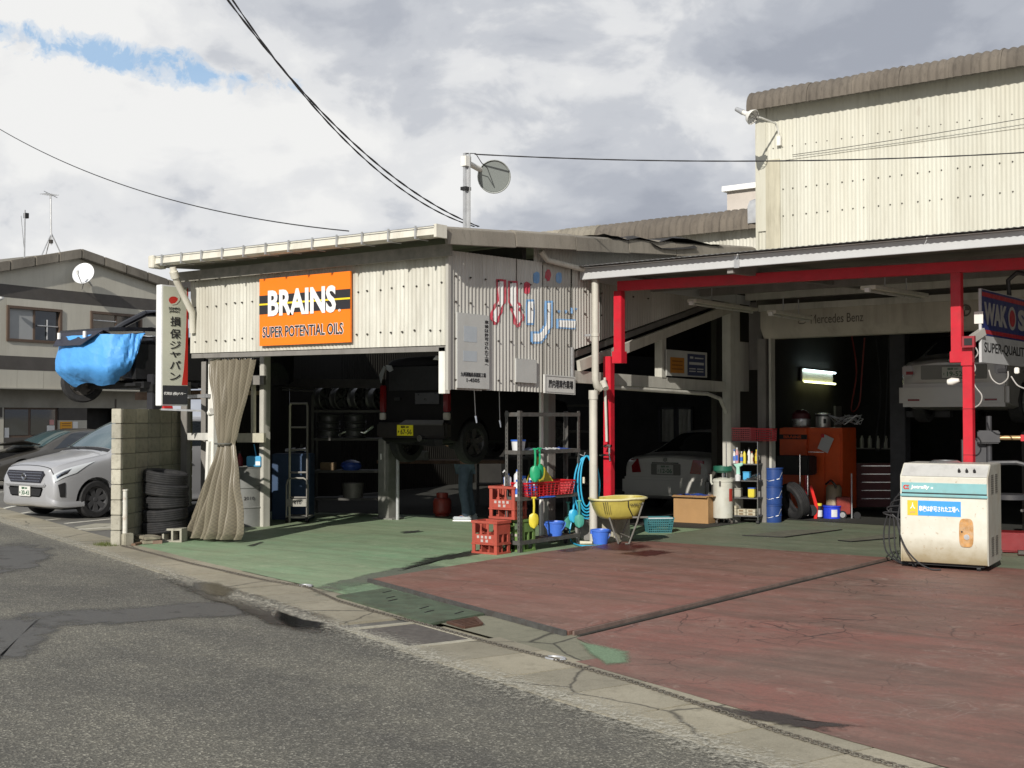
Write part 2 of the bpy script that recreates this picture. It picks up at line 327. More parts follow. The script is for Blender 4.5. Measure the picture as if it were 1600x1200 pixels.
# ---------------------------------------------------------------- mesh builder
class G:
    def __init__(s): s.v = []; s.f = []
    def add(s, vs, fs):
        o = len(s.v); s.v += [tuple(v) for v in vs]; s.f += [tuple(i + o for i in f) for f in fs]; return s
    def box(s, x0, y0, z0, x1, y1, z1):
        vs = [(x, y, z) for z in (z0, z1) for y in (y0, y1) for x in (x0, x1)]
        return s.add(vs, [(0, 2, 3, 1), (4, 5, 7, 6), (0, 1, 5, 4), (2, 6, 7, 3), (0, 4, 6, 2), (1, 3, 7, 5)])
    def cbox(s, c, d, rz=0, rx=0, ry=0):
        M = Matrix.Translation(c) @ Matrix.Rotation(rz, 4, 'Z') @ Matrix.Rotation(ry, 4, 'Y') @ Matrix.Rotation(rx, 4, 'X')
        g = G().box(-d[0] / 2, -d[1] / 2, -d[2] / 2, d[0] / 2, d[1] / 2, d[2] / 2)
        return s.add([M @ Vector(v) for v in g.v], g.f)
    def beam(s, p0, p1, w, h, up=(0, 0, 1)):
        p0, p1 = Vector(p0), Vector(p1); d = (p1 - p0).normalized(); u = Vector(up)
        a = d.cross(u)
        if a.length < 1e-4: a = d.cross(Vector((0, 1, 0)))
        a.normalize(); b = a.cross(d).normalized()
        vs = [p + a * (i * w / 2) + b * (j * h / 2) for p in (p0, p1) for j in (-1, 1) for i in (-1, 1)]
        return s.add(vs, [(0, 1, 3, 2), (4, 6, 7, 5), (0, 4, 5, 1), (2, 3, 7, 6), (0, 2, 6, 4), (1, 5, 7, 3)])
    def cyl(s, p0, p1, r0, r1=None, n=14, caps=True):
        p0, p1 = Vector(p0), Vector(p1); r1 = r0 if r1 is None else r1
        d = (p1 - p0).normalized(); a = d.cross(Vector((0, 0, 1)))
        if a.length < 1e-3: a = Vector((1, 0, 0))
        a.normalize(); b = d.cross(a)
        vs = []
        for p, r in ((p0, r0), (p1, r1)):
            for k in range(n):
                t = 2 * math.pi * k / n; vs.append(p + (a * math.cos(t) + b * math.sin(t)) * r)
        fs = [(k, k + n, (k + 1) % n + n, (k + 1) % n) for k in range(n)]
        fs = [(k, (k + 1) % n, (k + 1) % n + n, k + n) for k in range(n)]
        if caps: fs += [tuple(range(n))[::-1], tuple(range(n, 2 * n))]
        return s.add(vs, fs)
    def tube(s, pts, r, n=8, caps=True):
        pts = [Vector(p) for p in pts]; vs = []; m = len(pts); a = None
        for i, p in enumerate(pts):
            d = (pts[min(i + 1, m - 1)] - pts[max(i - 1, 0)]).normalized()
            if a is None:
                a = d.cross(Vector((0, 0, 1)))
                if a.length < 1e-3: a = d.cross(Vector((0, 1, 0)))
            a = (a - d * a.dot(d)).normalized(); b = d.cross(a)
            rr = r[i] if isinstance(r, (list, tuple)) else r
            for k in range(n):
                t = 2 * math.pi * k / n; vs.append(p + (a * math.cos(t) + b * math.sin(t)) * rr)
        fs = [(i * n + k, i * n + (k + 1) % n, (i + 1) * n + (k + 1) % n, (i + 1) * n + k) for i in range(m - 1) for k in range(n)]
        if caps: fs += [tuple(range(n))[::-1], tuple(range((m - 1) * n, m * n))]
        return s.add(vs, fs)
    def lathe(s, prof, n=20, c=(0, 0, 0), M=None, a0=0.0, a1=2 * math.pi):
        full = abs(a1 - a0 - 2 * math.pi) < 1e-6; k = n if full else n + 1; vs = []
        for r, z in prof:
            for i in range(k):
                t = a0 + (a1 - a0) * i / n; v = Vector((r * math.cos(t), r * math.sin(t), z))
                if M is not None: v = M @ v
                vs.append(v + Vector(c))
        fs = [(j * k + i, j * k + (i + 1) % k, (j + 1) * k + (i + 1) % k, (j + 1) * k + i) for j in range(len(prof) - 1) for i in range(n)]
        return s.add(vs, fs)
    def grid(s, rows, closed=False):
        n = len(rows[0]); vs = [p for r in rows for p in r]
        q = n if closed else n - 1
        fs = [(j * n + i, j * n + (i + 1) % n, (j + 1) * n + (i + 1) % n, (j + 1) * n + i) for j in range(len(rows) - 1) for i in range(q)]
        return s.add(vs, fs)
    def prism(s, pts, vec):
        n = len(pts); pts = [Vector(p) for p in pts]; vec = Vector(vec)
        vs = pts + [p + vec for p in pts]
        return s.add(vs, [tuple(range(n))[::-1], tuple(range(n, 2 * n))] + [(i, (i + 1) % n, (i + 1) % n + n, i + n) for i in range(n)])
    def xf(s, M):
        s.v = [tuple(M @ Vector(v)) for v in s.v]; return s
def link(o): COL.objects.link(o); return o
def mk(name, g, m, parent=None, smooth=False, bevel=0.0, world=False, ang=38, label=None, kind=None, fix=True):
    me = bpy.data.meshes.new(name)
    vs = g.v
    if world and parent is not None:
        inv = parent_world(parent).inverted(); vs = [tuple(inv @ Vector(v)) for v in vs]
    me.from_pydata(vs, [], g.f)
    bm = bmesh.new(); bm.from_mesh(me)
    if fix: bmesh.ops.recalc_face_normals(bm, faces=bm.faces)
    if bevel > 0:
        bmesh.ops.bevel(bm, geom=[e for e in bm.edges if e.is_manifold and e.calc_face_angle(0) > 0.5], offset=bevel, segments=2, affect='EDGES', clamp_overlap=True)
    bm.to_mesh(me); bm.free()
    me.materials.append(m)
    if smooth or bevel > 0:
        me.polygons.foreach_set('use_smooth', [True] * len(me.polygons)); me.set_sharp_from_angle(angle=R(ang))
    me.update()
    o = bpy.data.objects.new(name, me); link(o)
    if parent is not None: o.parent = parent
    if label: o['label'] = label
    if kind: o['kind'] = kind
    return o
def parent_world(o):
    M = Matrix.Translation(o.location) @ o.rotation_euler.to_matrix().to_4x4()
    return parent_world(o.parent) @ M if o.parent else M
def thing(name, label, cat, loc=(0, 0, 0), rz=0.0, group=None):
    o = bpy.data.objects.new(name, None); link(o); o.location = loc; o.rotation_euler = (0, 0, rz); o.empty_display_size = 0.2
    o['label'] = label; o['category'] = cat
    if group: o['group'] = group
    return o
def tag(o, label, cat, group=None):
    o['label'] = label; o['category'] = cat
    if group: o['group'] = group
    return o
def struct(name, g, m, **k): return mk(name, g, m, kind='structure', **k)
def dup(root, loc, rz=None, label=None):
    def cp(o, par):
        c = o.copy(); COL.objects.link(c)
        if par is not None: c.parent = par
        for ch in [x for x in KIDS.get(o, [])]: cp(ch, c)
        return c
    KIDS = {}
    for o in COL.objects:
        if o.parent is not None: KIDS.setdefault(o.parent, []).append(o)
    r = cp(root, None); r.location = loc
    if rz is not None: r.rotation_euler = (0, 0, rz)
    if label: r['label'] = label
    return r
def inst(o, name, parent, loc=(0, 0, 0), rot=(0, 0, 0), label=None, scale=None):
    c = bpy.data.objects.new(name, o.data); link(c); c.parent = parent; c.location = loc; c.rotation_euler = rot
    if scale: c.scale = scale
    if label: c['label'] = label
    return c
FONTCACHE = {}
def text(s, org, right, up, width, height, m, parent, world=False, bold=0.0, name='lettering', thick=0.002, aspect=None, vertical=False):
    """lettering fitted into width x height; org = lower left corner of the box"""
    key = (s, bold)
    if key not in FONTCACHE:
        cu = bpy.data.curves.new('t', 'FONT'); cu.body = s; cu.size = 1.0; cu.offset = bold; cu.resolution_u = 3; cu.fill_mode = 'BOTH'; cu.extrude = 0.02
        if vertical: cu.space_line = 0.8
        ob = bpy.data.objects.new('t', cu); COL.objects.link(ob)
        bpy.context.view_layer.update()
        dg = bpy.context.evaluated_depsgraph_get(); me = ob.evaluated_get(dg).to_mesh()
        FONTCACHE[key] = ([tuple(v.co) for v in me.vertices], [tuple(p.vertices) for p in me.polygons])
        ob.evaluated_get(dg).to_mesh_clear(); bpy.data.objects.remove(ob); bpy.data.curves.remove(cu)
    vs, fs = FONTCACHE[key]
    if not vs: return None
    x0, x1 = min(v[0] for v in vs), max(v[0] for v in vs); y0, y1 = min(v[1] for v in vs), max(v[1] for v in vs)
    right, up = Vector(right).normalized(), Vector(up).normalized(); n = right.cross(up); org = Vector(org)
    sx, sy = width / (x1 - x0), height / (y1 - y0)
    g = G(); g.v = [tuple(org + right * ((v[0] - x0) * sx) + up * ((v[1] - y0) * sy) + n * (v[2] / 0.02 * thick)) for v in vs]; g.f = fs
    return mk(name, g, m, parent, world=world, fix=False)
def quadtext(s, a, b, c, m, parent, bold=0.0, thick=0.003, off=0.004, name='lettering'):
    """world-space: a lower left, b lower right, c upper left"""
    a, b, c = Vector(a), Vector(b), Vector(c); r = b - a; u = c - a; n = r.cross(u).normalized()
    return text(s, a + n * off, r, u, r.length, u.length, m, parent, True, bold, name, thick)
def plate_rect(a, b, c, t, push=0.0):
    """thin slab: a lower left, b lower right, c upper left, thickness t behind, face pushed out"""
    a, b, c = Vector(a), Vector(b), Vector(c); r = b - a; u = c - a; n = r.cross(u).normalized()
    p = a + n * (push - t)
    return G().prism([p, p + r, p + r + u, p + u], n * t)
def corr(a, b, zb, zt, m, name, parent, pitch=0.065, amp=0.007, th=0.006, seg=6, zmid=None):
    """vertical corrugated sheet from a to b (xy); zb, zt = (at a, at b)"""
    a, b = Vector((a[0], a[1], 0)), Vector((b[0], b[1], 0)); d = b - a; Ln = d.length; d.normalize(); n = Vector((d.y, -d.x, 0))
    k = max(2, int(Ln / pitch * seg)); rows = [[], [], [], []]
    for i in range(k + 1):
        t = i / k; o = math.cos(t * Ln / pitch * 2 * math.pi) * amp; p = a + d * (t * Ln)
        lo, hi = zb[0] + (zb[1] - zb[0]) * t, zt[0] + (zt[1] - zt[0]) * t
        f = p + n * o; q = p + n * (o - th)
        rows[0].append((f.x, f.y, lo)); rows[1].append((f.x, f.y, hi)); rows[2].append((q.x, q.y, hi)); rows[3].append((q.x, q.y, lo))
    cols = [[rows[j][i] for j in range(4)] for i in range(k + 1)]
    g = G().grid(cols, closed=True); e = 4 * k
    g.f += [(0, 1, 2, 3), (e, e + 3, e + 2, e + 1)]
    return mk(name, g, m, parent, smooth=True, world=True, ang=50)
def jig(n=1.0): return (random.random() - 0.5) * 2 * n
def hblob(cx, cy, rx, ry, rz=0, n=28, rough=0.25, z=0.0, seed=0):
    pts = []
    for i in range(n):
        t = 2 * math.pi * i / n; k = 1 + rough * noise.noise(Vector((math.cos(t) * 1.7 + seed, math.sin(t) * 1.7, seed * 3.1))) * 2.2
        x, y = rx * k * math.cos(t), ry * k * math.sin(t)
        pts.append((cx + x * math.cos(rz) - y * math.sin(rz), cy + x * math.sin(rz) + y * math.cos(rz), z))
    return pts
def flat(pts, z=None):
    g = G(); g.add([(p[0], p[1], p[2] if z is None else z) for p in pts], [tuple(range(len(pts)))]); return g

def softmat(name, col, rough, soft=0.55, nscale=7, col2=None):
    m, b, p = newmat(name); n = b.noise(nscale, 7, 0.65); n2 = b.noise(60, 4, 0.6)
    b.link(b.ramp(n2, [(0.3, tuple(x * .7 for x in col)), (0.7, tuple(x * 1.3 for x in col))]), p.inputs['Base Color']); p.inputs['Roughness'].default_value = rough
    at = b.n.new('ShaderNodeAttribute'); at.attribute_name = 'cover'
    f = b.math('ADD', at.outputs['Fac'], b.math('MULTIPLY', b.math('SUBTRACT', n, 0.5), 2.2 * soft))
    f = b.ramp(f, [(0.25, 0.0), (0.85, 0.9)]); tr = b.n.new('ShaderNodeBsdfTransparent'); mx = b.n.new('ShaderNodeMixShader')
    out = b.n['Material Output']; b.link(f, mx.inputs[0]); b.link(tr.outputs[0], mx.inputs[1]); b.link(p.outputs[0], mx.inputs[2]); b.link(mx.outputs[0], out.inputs[0])
    b.link(b.bump(n2, 0.3, 0.004), p.inputs['Normal']); return m
# ================================================================ GROUND
KV = Vector((0.9496, -0.3135, 0)); KN = Vector((0.3135, 0.9496, 0))      # along the kerb, into the yard
def K(u, v, z=0.0): p = KV * u + KN * v; return (p.x, p.y, z)
struct('terrain', flat([(-900, -900, -0.03), (900, -900, -0.03), (900, 900, -0.03), (-900, 900, -0.03)]), PALEC)
struct('road', flat([K(-60, -9), K(60, -9), K(60, 4.62), K(1, 4.62), K(-6, 4.46), K(-14, 4.42), K(-60, 4.35)], 0.0), ASPH)
LOTM = m_concrete('parking_lot_asphalt', (0.17, 0.165, 0.15), (0.10, 0.095, 0.085), 3, 0.4)
struct('parking_lot', flat([K(-60, 5.05), K(-16.8, 5.08), (-14.35, 9.95), (-18.2, 16.5), (-22, 40), (-70, 60)], 0.0), LOTM)
# kerb: cast concrete slabs laid end to end, every one a piece
kerb = G()
ko = mk('kerb', flat([K(-60, 4.33), K(60, 4.6), K(60, 5.3), K(-60, 5.12)], -0.012), LOTM, kind='structure')
u = -26.0; i = 0
def vin(u): return 5.06 + (0.24 * math.exp(-((u + 9.5) / 4.5) ** 2) if u > -22 else 0)
def vout(u): return 4.40 if u < -6 else 4.40 + 0.2 * min(1, (u + 6) / 6)
while u < 9:
    ln = 0.62 if u < -4 else 0.9
    a, b = u + 0.010, u + ln - 0.010; z = 0.006 + random.random() * 0.005
    pts = [K(a, vout(a)), K(b, vout(b)), K(b, vin(b)), K(a, vin(a))]
    if not (-9.05 < (a + b) / 2 < -8.0):
        mk('kerb_slab', G().prism([(p[0], p[1], -0.05) for p in pts], (0, 0, 0.05 + z)), KERB, ko)
    u += ln; i += 1
# grated pit between the slabs
pg = [K(-9.0, 4.45), K(-8.0, 4.45), K(-8.0, 5.1), K(-9.0, 5.1)]
pit = thing('drain_cover', 'dark weathered drain cover set in the kerb beside the puddle', 'drain cover', K(-8.5, 4.78), math.atan2(KV.y, KV.x))
mk('cover', G().box(-0.42, -0.27, -0.03, 0.42, 0.27, 0.008), mat('stained_iron', (0.10, 0.09, 0.08), 0.75, 0.1, 0.3, 12, 0.4), pit, bevel=0.004)
fr = G()
for s_ in (-1, 1):
    fr.box(-0.5, s_ * 0.3 - 0.03, -0.03, 0.5, s_ * 0.3 + 0.03, 0.012); fr.box(s_ * 0.47 - 0.035, -0.268, -0.03, s_ * 0.47 + 0.035, 0.268, 0.0125)
mk('cover_frame', fr, PALEC, pit)
# yard floors
gf = [(-14.25, 9.95), (-9.2, 8.62), (-8.3, 8.36), (-8.55, 8.9), (-8.98, 9.23), (-9.12, 11.4), (-9.22, 14.15), (-9.2, 25), (-20.5, 25), (-18.3, 17.0), (-15.45, 12.2), (-14.9, 11.3)]
struct('green_floor', flat([(x, y) + (0,) for x, y in gf], 0.006), GREEN)
gr = [(-9.2, 14.15), (-8.7, 14.3), (-5.5, 14.42), (6, 14.5), (6, 26), (-9.2, 26)]
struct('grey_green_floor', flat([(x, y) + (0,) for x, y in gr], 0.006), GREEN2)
lipP = [(-8.98, 9.23), (-7.4, 8.62), (-6.1, 8.12), (-5.60, 7.93)]
r1 = lipP + [(-5.545, 14.36), (-8.7, 14.28), (-9.1, 13.9), (-9.1, 11.4)]
struct('red_floor_slab', G().prism([(x, y, -0.02) for x, y in r1], (0, 0, 0.055)), RED1)
r2 = [(-5.47, 7.85), (-4.85, 7.42), (-4.95, 7.1), (-3.9, 6.72), (-2.6, 6.24), (5, 3.8), (8, 3.0), (8, 14.5), (-5.47, 14.38)]
struct('red_floor', flat([(x, y, 0) for x, y in r2], 0.010), RED2)
struct('yard_apron', flat([(-9.3, 8.62, 0), (-8.0, 8.16, 0), (-6.0, 7.5, 0), (-3.9, 6.66, 0), (9, 2.4, 0), (9, 3.2, 0), (-2.6, 6.5, 0), (-4.7, 7.5, 0), (-5.4, 8.05, 0), (-8.9, 9.3, 0)], 0.003),
       m_concrete('apron_concrete', (0.30, 0.285, 0.21), (0.17, 0.17, 0.12), 3, 0.9))
# slot drain between the slabs and the steel lip along the front of the raised slab
dl = G().box(-5.535, 7.95, -0.02, -5.50, 14.4, 0.012)
struct('slot_drain', dl, mat('drain_dirt', (0.03, 0.026, 0.02), 0.9, 0, 0.3, 10))
lp = thing('steel_edge', 'thin rusty steel edging along the front of the red slab', 'edging', (-6.6, 8.3, 0))
e = G()
for a, b in zip(lipP[:-1], lipP[1:]): e.beam((a[0] - 0.01, a[1] - 0.03, 0.02), (b[0] - 0.01, b[1] - 0.03, 0.02), 0.03, 0.05)
mk('edge_bar', e, RUSTY, lp, world=True)
mk('drain_lip', G().beam((-5.565, 7.95, 0.020), (-5.525, 14.36, 0.020), 0.018, 0.036), mat('worn_edge_concrete', (0.16, 0.11, 0.09), 0.85, 0, 0.3, 8), lp, world=True)
# checker steel plates beside the kerb
pp = [GZ(525, 934), GZ(673, 978), GZ(757, 962), GZ(602, 922)]
cpt = thing('steel_plate', 'green painted steel drain cover plate beside the chain and the red slab', 'steel plate', sum(pp, Vector()) / 4)
mk('plate', G().prism([(p.x, p.y, 0.0) for p in pp], (0, 0, 0.022)), mat('green_worn_steel', (0.085, 0.115, 0.075), 0.7, 0.2, 0.25, 5, 0.6, (0.07, 0.045, 0.03), 0.5, 90), cpt, world=True, bevel=0.004)
d0 = (pp[1] - pp[0]); d1 = (pp[3] - pp[0])
for a, b in ((0.12, 0.82), (0.28, 0.6), (0.36, 0.5), (0.66, 0.55), (0.76, 0.45), (0.9, 0.75)):
    c = pp[0] + d0 * a + d1 * b
    mk('slot', G().cbox((c.x, c.y, 0.023), (0.14, 0.016, 0.006), math.atan2(KN.y, KN.x) + 0.5), BLACKP, cpt, world=True)
gg = [GZ(700, 975), GZ(725, 983), GZ(752, 978), GZ(742, 968)]
gt = thing('drain_grate', 'small rusty drain grate by the corner of the green steel plate', 'drain grate', sum(gg, Vector()) / 4)
e = G()
for k in range(6):
    a = gg[0].lerp(gg[1], k / 5); b = gg[3].lerp(gg[2], k / 5); e.beam((a.x, a.y, 0.012), (b.x, b.y, 0.012), 0.02, 0.02)
e.beam((gg[0].x, gg[0].y, 0.016), (gg[1].x, gg[1].y, 0.016), 0.03, 0.02); e.beam((gg[3].x, gg[3].y, 0.016), (gg[2].x, gg[2].y, 0.016), 0.03, 0.02)
mk('grate', e, mat('brown_rust', (0.09, 0.045, 0.03), 0.85, 0.2, 0.3, 20), gt, world=True)
# wet patches, puddles, stains and painted pole shadows
def cover_mesh(name, out, m, z):
    c = sum((Vector(p) for p in out), Vector()) / len(out); n = len(out); g = G()
    for f in (1.18, .72, .35): g.v += [(c.x + (p[0] - c.x) * f, c.y + (p[1] - c.y) * f, z) for p in out]
    g.v.append((c.x, c.y, z))
    for k in range(2): g.f += [(k * n + i, k * n + (i + 1) % n, (k + 1) * n + (i + 1) % n, (k + 1) * n + i) for i in range(n)]
    g.f += [(2 * n + i, 2 * n + (i + 1) % n, 3 * n) for i in range(n)]
    o = struct(name, g, m); a = o.data.attributes.new('cover', 'FLOAT', 'POINT')
    a.data.foreach_set('value', [0.0] * n + [.75] * n + [1.0] * (n + 1)); return o
def stain(name, pxs, m, z, rough=0.12, kind='structure', n=5):
    P = [GZ(x, y) for x, y in pxs]; out = []
    for i, p in enumerate(P):
        q = P[(i + 1) % len(P)]
        for k in range(n):
            t = k / n; c = p.lerp(q, t); w = noise.noise(Vector((c.x * 4, c.y * 4, 3))) * rough
            nn = Vector((-(q - p).y, (q - p).x, 0)).normalized(); c = c + nn * w; out.append((c.x, c.y, 0))
    return cover_mesh(name, out, m, z)
WETS = softmat('wet_dark_asphalt', (0.035, 0.032, 0.028), 0.32, .5, 5); DAMP_SHADE = softmat('damp_asphalt', (0.095, 0.092, 0.084), 0.65, .9, 3); OIL = softmat('old_oil_stain', (0.03, 0.033, 0.027), 0.5, .8, 9)  # damp tone serves the wet streak and the painted road shadows
GRW = softmat('worn_grey_floor', (0.13, 0.145, 0.11), 0.75, .8, 5); DAMPR = softmat('damp_red_floor', (0.10, 0.026, 0.022), 0.35, .7, 9); TARS = softmat('tar_stain_mat', (0.045, 0.035, 0.03), 0.7, .9, 11)
GRIT = softmat('pale_grit', (0.42, 0.40, 0.33), 0.9, .9, 30); PUDS = softmat('puddle_water_mat', (0.010, 0.009, 0.007), 0.03, .25, 4)
stain('wet_road', [(250, 890), (330, 912), (420, 935), (520, 968), (560, 992), (480, 992), (410, 975), (370, 952), (310, 935), (255, 908)], WETS, 0.0125, 0.06)
stain('wet_streak', [(0, 960), (120, 952), (250, 945), (360, 938), (440, 942), (420, 962), (300, 968), (150, 978), (0, 988)], DAMP_SHADE, 0.004, 0.08)
stain('damp_road', [(-20, 850), (60, 850), (90, 868), (50, 890), (-20, 905)], DAMP_SHADE, 0.004, 0.15)  # pole shadow on the road, painted as a dark patch
stain('damp_road', [(-20, 960), (60, 965), (90, 1000), (40, 1030), (-20, 1035)], DAMP_SHADE, 0.0045, 0.2)  # second painted pole shadow, further down the road
stain('puddle', [(296, 911), (345, 912), (370, 926), (356, 937), (326, 932), (300, 923)], PUDS, 0.0165, 0.04)
stain('puddle', [(430, 956), (475, 970), (515, 977), (508, 986), (458, 984), (428, 970)], PUDS, 0.0165, 0.03)
stain('oil_stain', [(620, 894), (690, 878), (770, 863), (755, 858), (690, 868), (640, 882)], OIL, 0.0085, 0.12)
stain('worn_floor', [(500, 932), (600, 908), (710, 885), (655, 880), (560, 900), (480, 922)], GRW, 0.0081, 0.1)
stain('oil_stain', [(385, 854), (408, 847), (414, 848), (394, 855)], OIL, 0.0085, 0.03)
stain('oil_stain', [(622, 832), (655, 829), (664, 832), (630, 835)], OIL, 0.0085, 0.03)
stain('wet_floor', [(920, 860), (960, 850), (1015, 857), (990, 866), (945, 864)], DAMPR, 0.0375, 0.12)
stain('wet_floor', [(965, 870), (1020, 863), (1060, 868), (1010, 875)], DAMPR, 0.0378, 0.1)
stain('wet_floor', [(860, 864), (920, 857), (935, 861), (885, 868)], DAMPR, 0.0381, 0.1)
stain('tar_stain', [(1090, 1102), (1180, 1112), (1270, 1128), (1360, 1140), (1290, 1146), (1180, 1132)], TARS, 0.0135, 0.1)
GSOFT = softmat('scuffed_green_paint', (.17, .25, .155), .8, .55, 5)
cover_mesh('green_apron', [(-8.45, 8.32, 0), (-7.7, 8.1, 0), (-7.0, 7.9, 0), (-6.95, 8.3, 0), (-7.6, 8.7, 0), (-8.95, 9.2, 0), (-9.25, 8.9, 0)], GSOFT, .0088)
cover_mesh('green_patch', [(-5.4, 7.75, 0), (-5.0, 7.35, 0), (-4.7, 7.1, 0), (-4.6, 7.25, 0), (-4.85, 7.65, 0)], GSOFT, .0145)
edge = []
for k in range(44): uu = -26 + k * .78; edge.append(K(uu, 4.52 + .1 * noise.noise(Vector((uu, 1, 1)))))
eg = G(); rows = [[], [], []]
for p in edge:
    for i, dv in enumerate((-.42, -.06, .22)): q = Vector(p) + KN * dv; rows[i].append((q.x, q.y, .0132))
eg.grid(rows); eo = struct('road_edge_grit', eg, GRIT); a = eo.data.attributes.new('cover', 'FLOAT', 'POINT'); a.data.foreach_set('value', [0.0] * 44 + [.62] * 44 + [0.0] * 44)
SHF = m_concrete('oil_blackened_floor', (0.035, 0.036, 0.03), (0.018, 0.018, 0.015), 3)  # near-black floor colour stands in for the shade inside both bays
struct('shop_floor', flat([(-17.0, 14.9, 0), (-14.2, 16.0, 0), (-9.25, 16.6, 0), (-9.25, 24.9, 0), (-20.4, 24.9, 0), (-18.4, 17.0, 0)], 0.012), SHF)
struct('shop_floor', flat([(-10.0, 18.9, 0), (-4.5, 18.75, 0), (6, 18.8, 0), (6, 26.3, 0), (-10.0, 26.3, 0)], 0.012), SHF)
# flush floor hatches in the shop floor
for (a, b, c, d) in (((1160, 838), (1240, 829), (1315, 829), (1225, 841)), ((1310, 846), (1400, 834), (1400, 842), (1330, 848))):
    P = [GZ(*q) for q in (a, b, c, d)]
    fh = thing('floor_hatch', 'long flush floor hatch nearer the blue drums' if a[0] < 1200 else 'flush floor hatch beside the parts washer hoses', 'floor hatch', sum(P, Vector()) / 4)
    mk('hatch', G().prism([(p.x, p.y, 0.0) for p in P], (0, 0, 0.014)), mat('hatch_steel', (0.15, 0.15, 0.115), 0.75, 0.1, 0.25, 6, 0.4), fh, world=True)
    mk('hatch_gap', G().beam((P[0].x, P[0].y, 0.016), (P[3].x, P[3].y, 0.016), 0.03, 0.008).beam((P[3].x, P[3].y, 0.016), (P[2].x, P[2].y, 0.016), 0.03, 0.008), BLACKP, fh, world=True)
# white stall lines in the neighbour's lot and wheel stop studs
LINE = mat('worn_white_line', (0.60, 0.58, 0.50), 0.8, 0, 0.2, 9, 0.6, (0.2, 0.19, 0.16))
ln = G()
for (a, b) in (((0, 796), (22, 791)), ((12, 806), (48, 800)), ((52, 815), (92, 811)), ((103, 818), (175, 811)), ((98, 829), (176, 824)), ((0, 769), (24, 767))):
    p, q = GZ(*a), GZ(*b); ln.beam((p.x, p.y, 0.003), (q.x, q.y, 0.003), 0.10, 0.003)
struct('parking_line', ln, LINE)
cp_ = [GZ(x, y) for x, y in ((115, 824), (150, 818), (176, 818), (176, 828), (135, 830))]
struct('lot_patch', flat(cp_, 0.0035), PALEC)

# chain lying along the kerb
cpts = [GZ(x, y, 0.03) for x, y in ((190, 851), (300, 879), (420, 906), (475, 914))] + [GZ(x, y, 0.03) for x, y in ((485, 917), (530, 937), (600, 957), (670, 975), (760, 1000), (868, 1028), (985, 1061), (1100, 1099), (1220, 1140), (1340, 1176), (1450, 1206))]
def resample(P, step):
    out = [P[0]]; acc = 0
    for a, b in zip(P[:-1], P[1:]):
        d = (b - a).length; t = step - acc
        while t <= d: out.append(a.lerp(b, t / d)); t += step
        acc = d - (t - step)
    return out
ch = tag(mk('chain', G(), mat('rusty_chain', (.16, .145, .12), .6, .4, .3, 40, .5, (.09, .05, .03))), 'thin rusty steel chain lying along the kerb across the yard entrance', 'chain')
cg = G(); cs = resample(cpts, 0.034)
for i in range(len(cs) - 1):
    c = (cs[i] + cs[i + 1]) / 2; d = (cs[i + 1] - cs[i]).normalized()
    up = Vector((0, 0, 1)) if i % 2 else Vector((-d.y, d.x, 0)); up = (up + Vector((0, 0, 0.5))).normalized(); up = (up - d * up.dot(d)).normalized()
    ring = [c + d * (0.024 * math.cos(t)) + up * (0.012 * math.sin(t)) for t in [k * math.pi / 3 for k in range(6)]]
    cg.tube(ring + [ring[0]], 0.0042, 4, False)
ch.data.from_pydata(cg.v, [], cg.f); ch.data.polygons.foreach_set('use_smooth', [True] * len(ch.data.polygons)); ch.location.z = -0.012
for (x, y) in ((868, 1027), (478, 914)):
    p = GZ(x, y, 0.02); t = [p + Vector((0.075 * math.cos(a), 0.05 * math.sin(a), 0.006)) for a in [k * math.pi / 8 for k in range(17)]]
    mk('ring', G().tube(t, 0.010, 6), GALV, ch, smooth=True)

# ================================================================ LEFT WORKSHOP (the one with the orange sign)
YF, XS = 10.93, -9.41
gar = thing('workshop_shed', 'low corrugated workshop shed with white sheet front and grey lettered side wall', 'workshop', (-12, 13, 0))
seam = [-14.12, -13.46, -12.94, -12.34, -11.74, -11.18, -10.61, -10.03, -9.43]
def zb_f(x): return 2.57 - 0.05 * (x + 14.12) / 4.7
for a, b in zip(seam[:-1], seam[1:]):
    corr((a + 0.003, YF), (b - 0.003, YF), (zb_f(a), zb_f(b)), (3.60, 3.61), FRONTS, 'wall_sheet', gar)
mk('cover_strip', G().beam((-14.1, YF + 0.03, 2.53), (-9.42, YF + 0.03, 2.48), 0.06, 0.06), WDARK, gar, world=True)
# side wall sheets, stepping up behind the lettering
sy = [10.95, 11.54, 12.22, 12.77, 13.40]
for a, b in zip(sy[:-1], sy[1:]): corr((XS, a + 0.003), (XS, b - 0.003), (2.01, 2.0), (3.62 + (a - 10.9) * 0.02, 3.62 + (b - 10.9) * 0.02), SIDES, 'wall_sheet', gar)
sy = [13.41, 14.1, 14.75, 15.4, 16.05, 16.7, 17.35, 18.0]
def zdiag(y): return 2.56 + (y - 13.41) * 0.245
for i, (a, b) in enumerate(zip(sy[:-1], sy[1:])): corr((XS, a + 0.003), (XS, b - 0.003), (zdiag(a), zdiag(b)), (3.67 + i * .05, 3.70 + i * .05), SIDES, 'wall_sheet', gar)
corr((XS - 0.02, 12.6), (XS - 0.02, 17.5), (3.62, 3.7), (3.90, 4.16), SIDES, 'gable_sheet', gar)
mk('corner_strip', G().box(-9.425, 10.90, 2.0, -9.385, 10.945, 3.72), SIDES, gar, world=True)
mk('end_strip', G().box(-9.43, 13.395, 1.98, -9.385, 13.43, 2.6), GALV, gar, world=True)
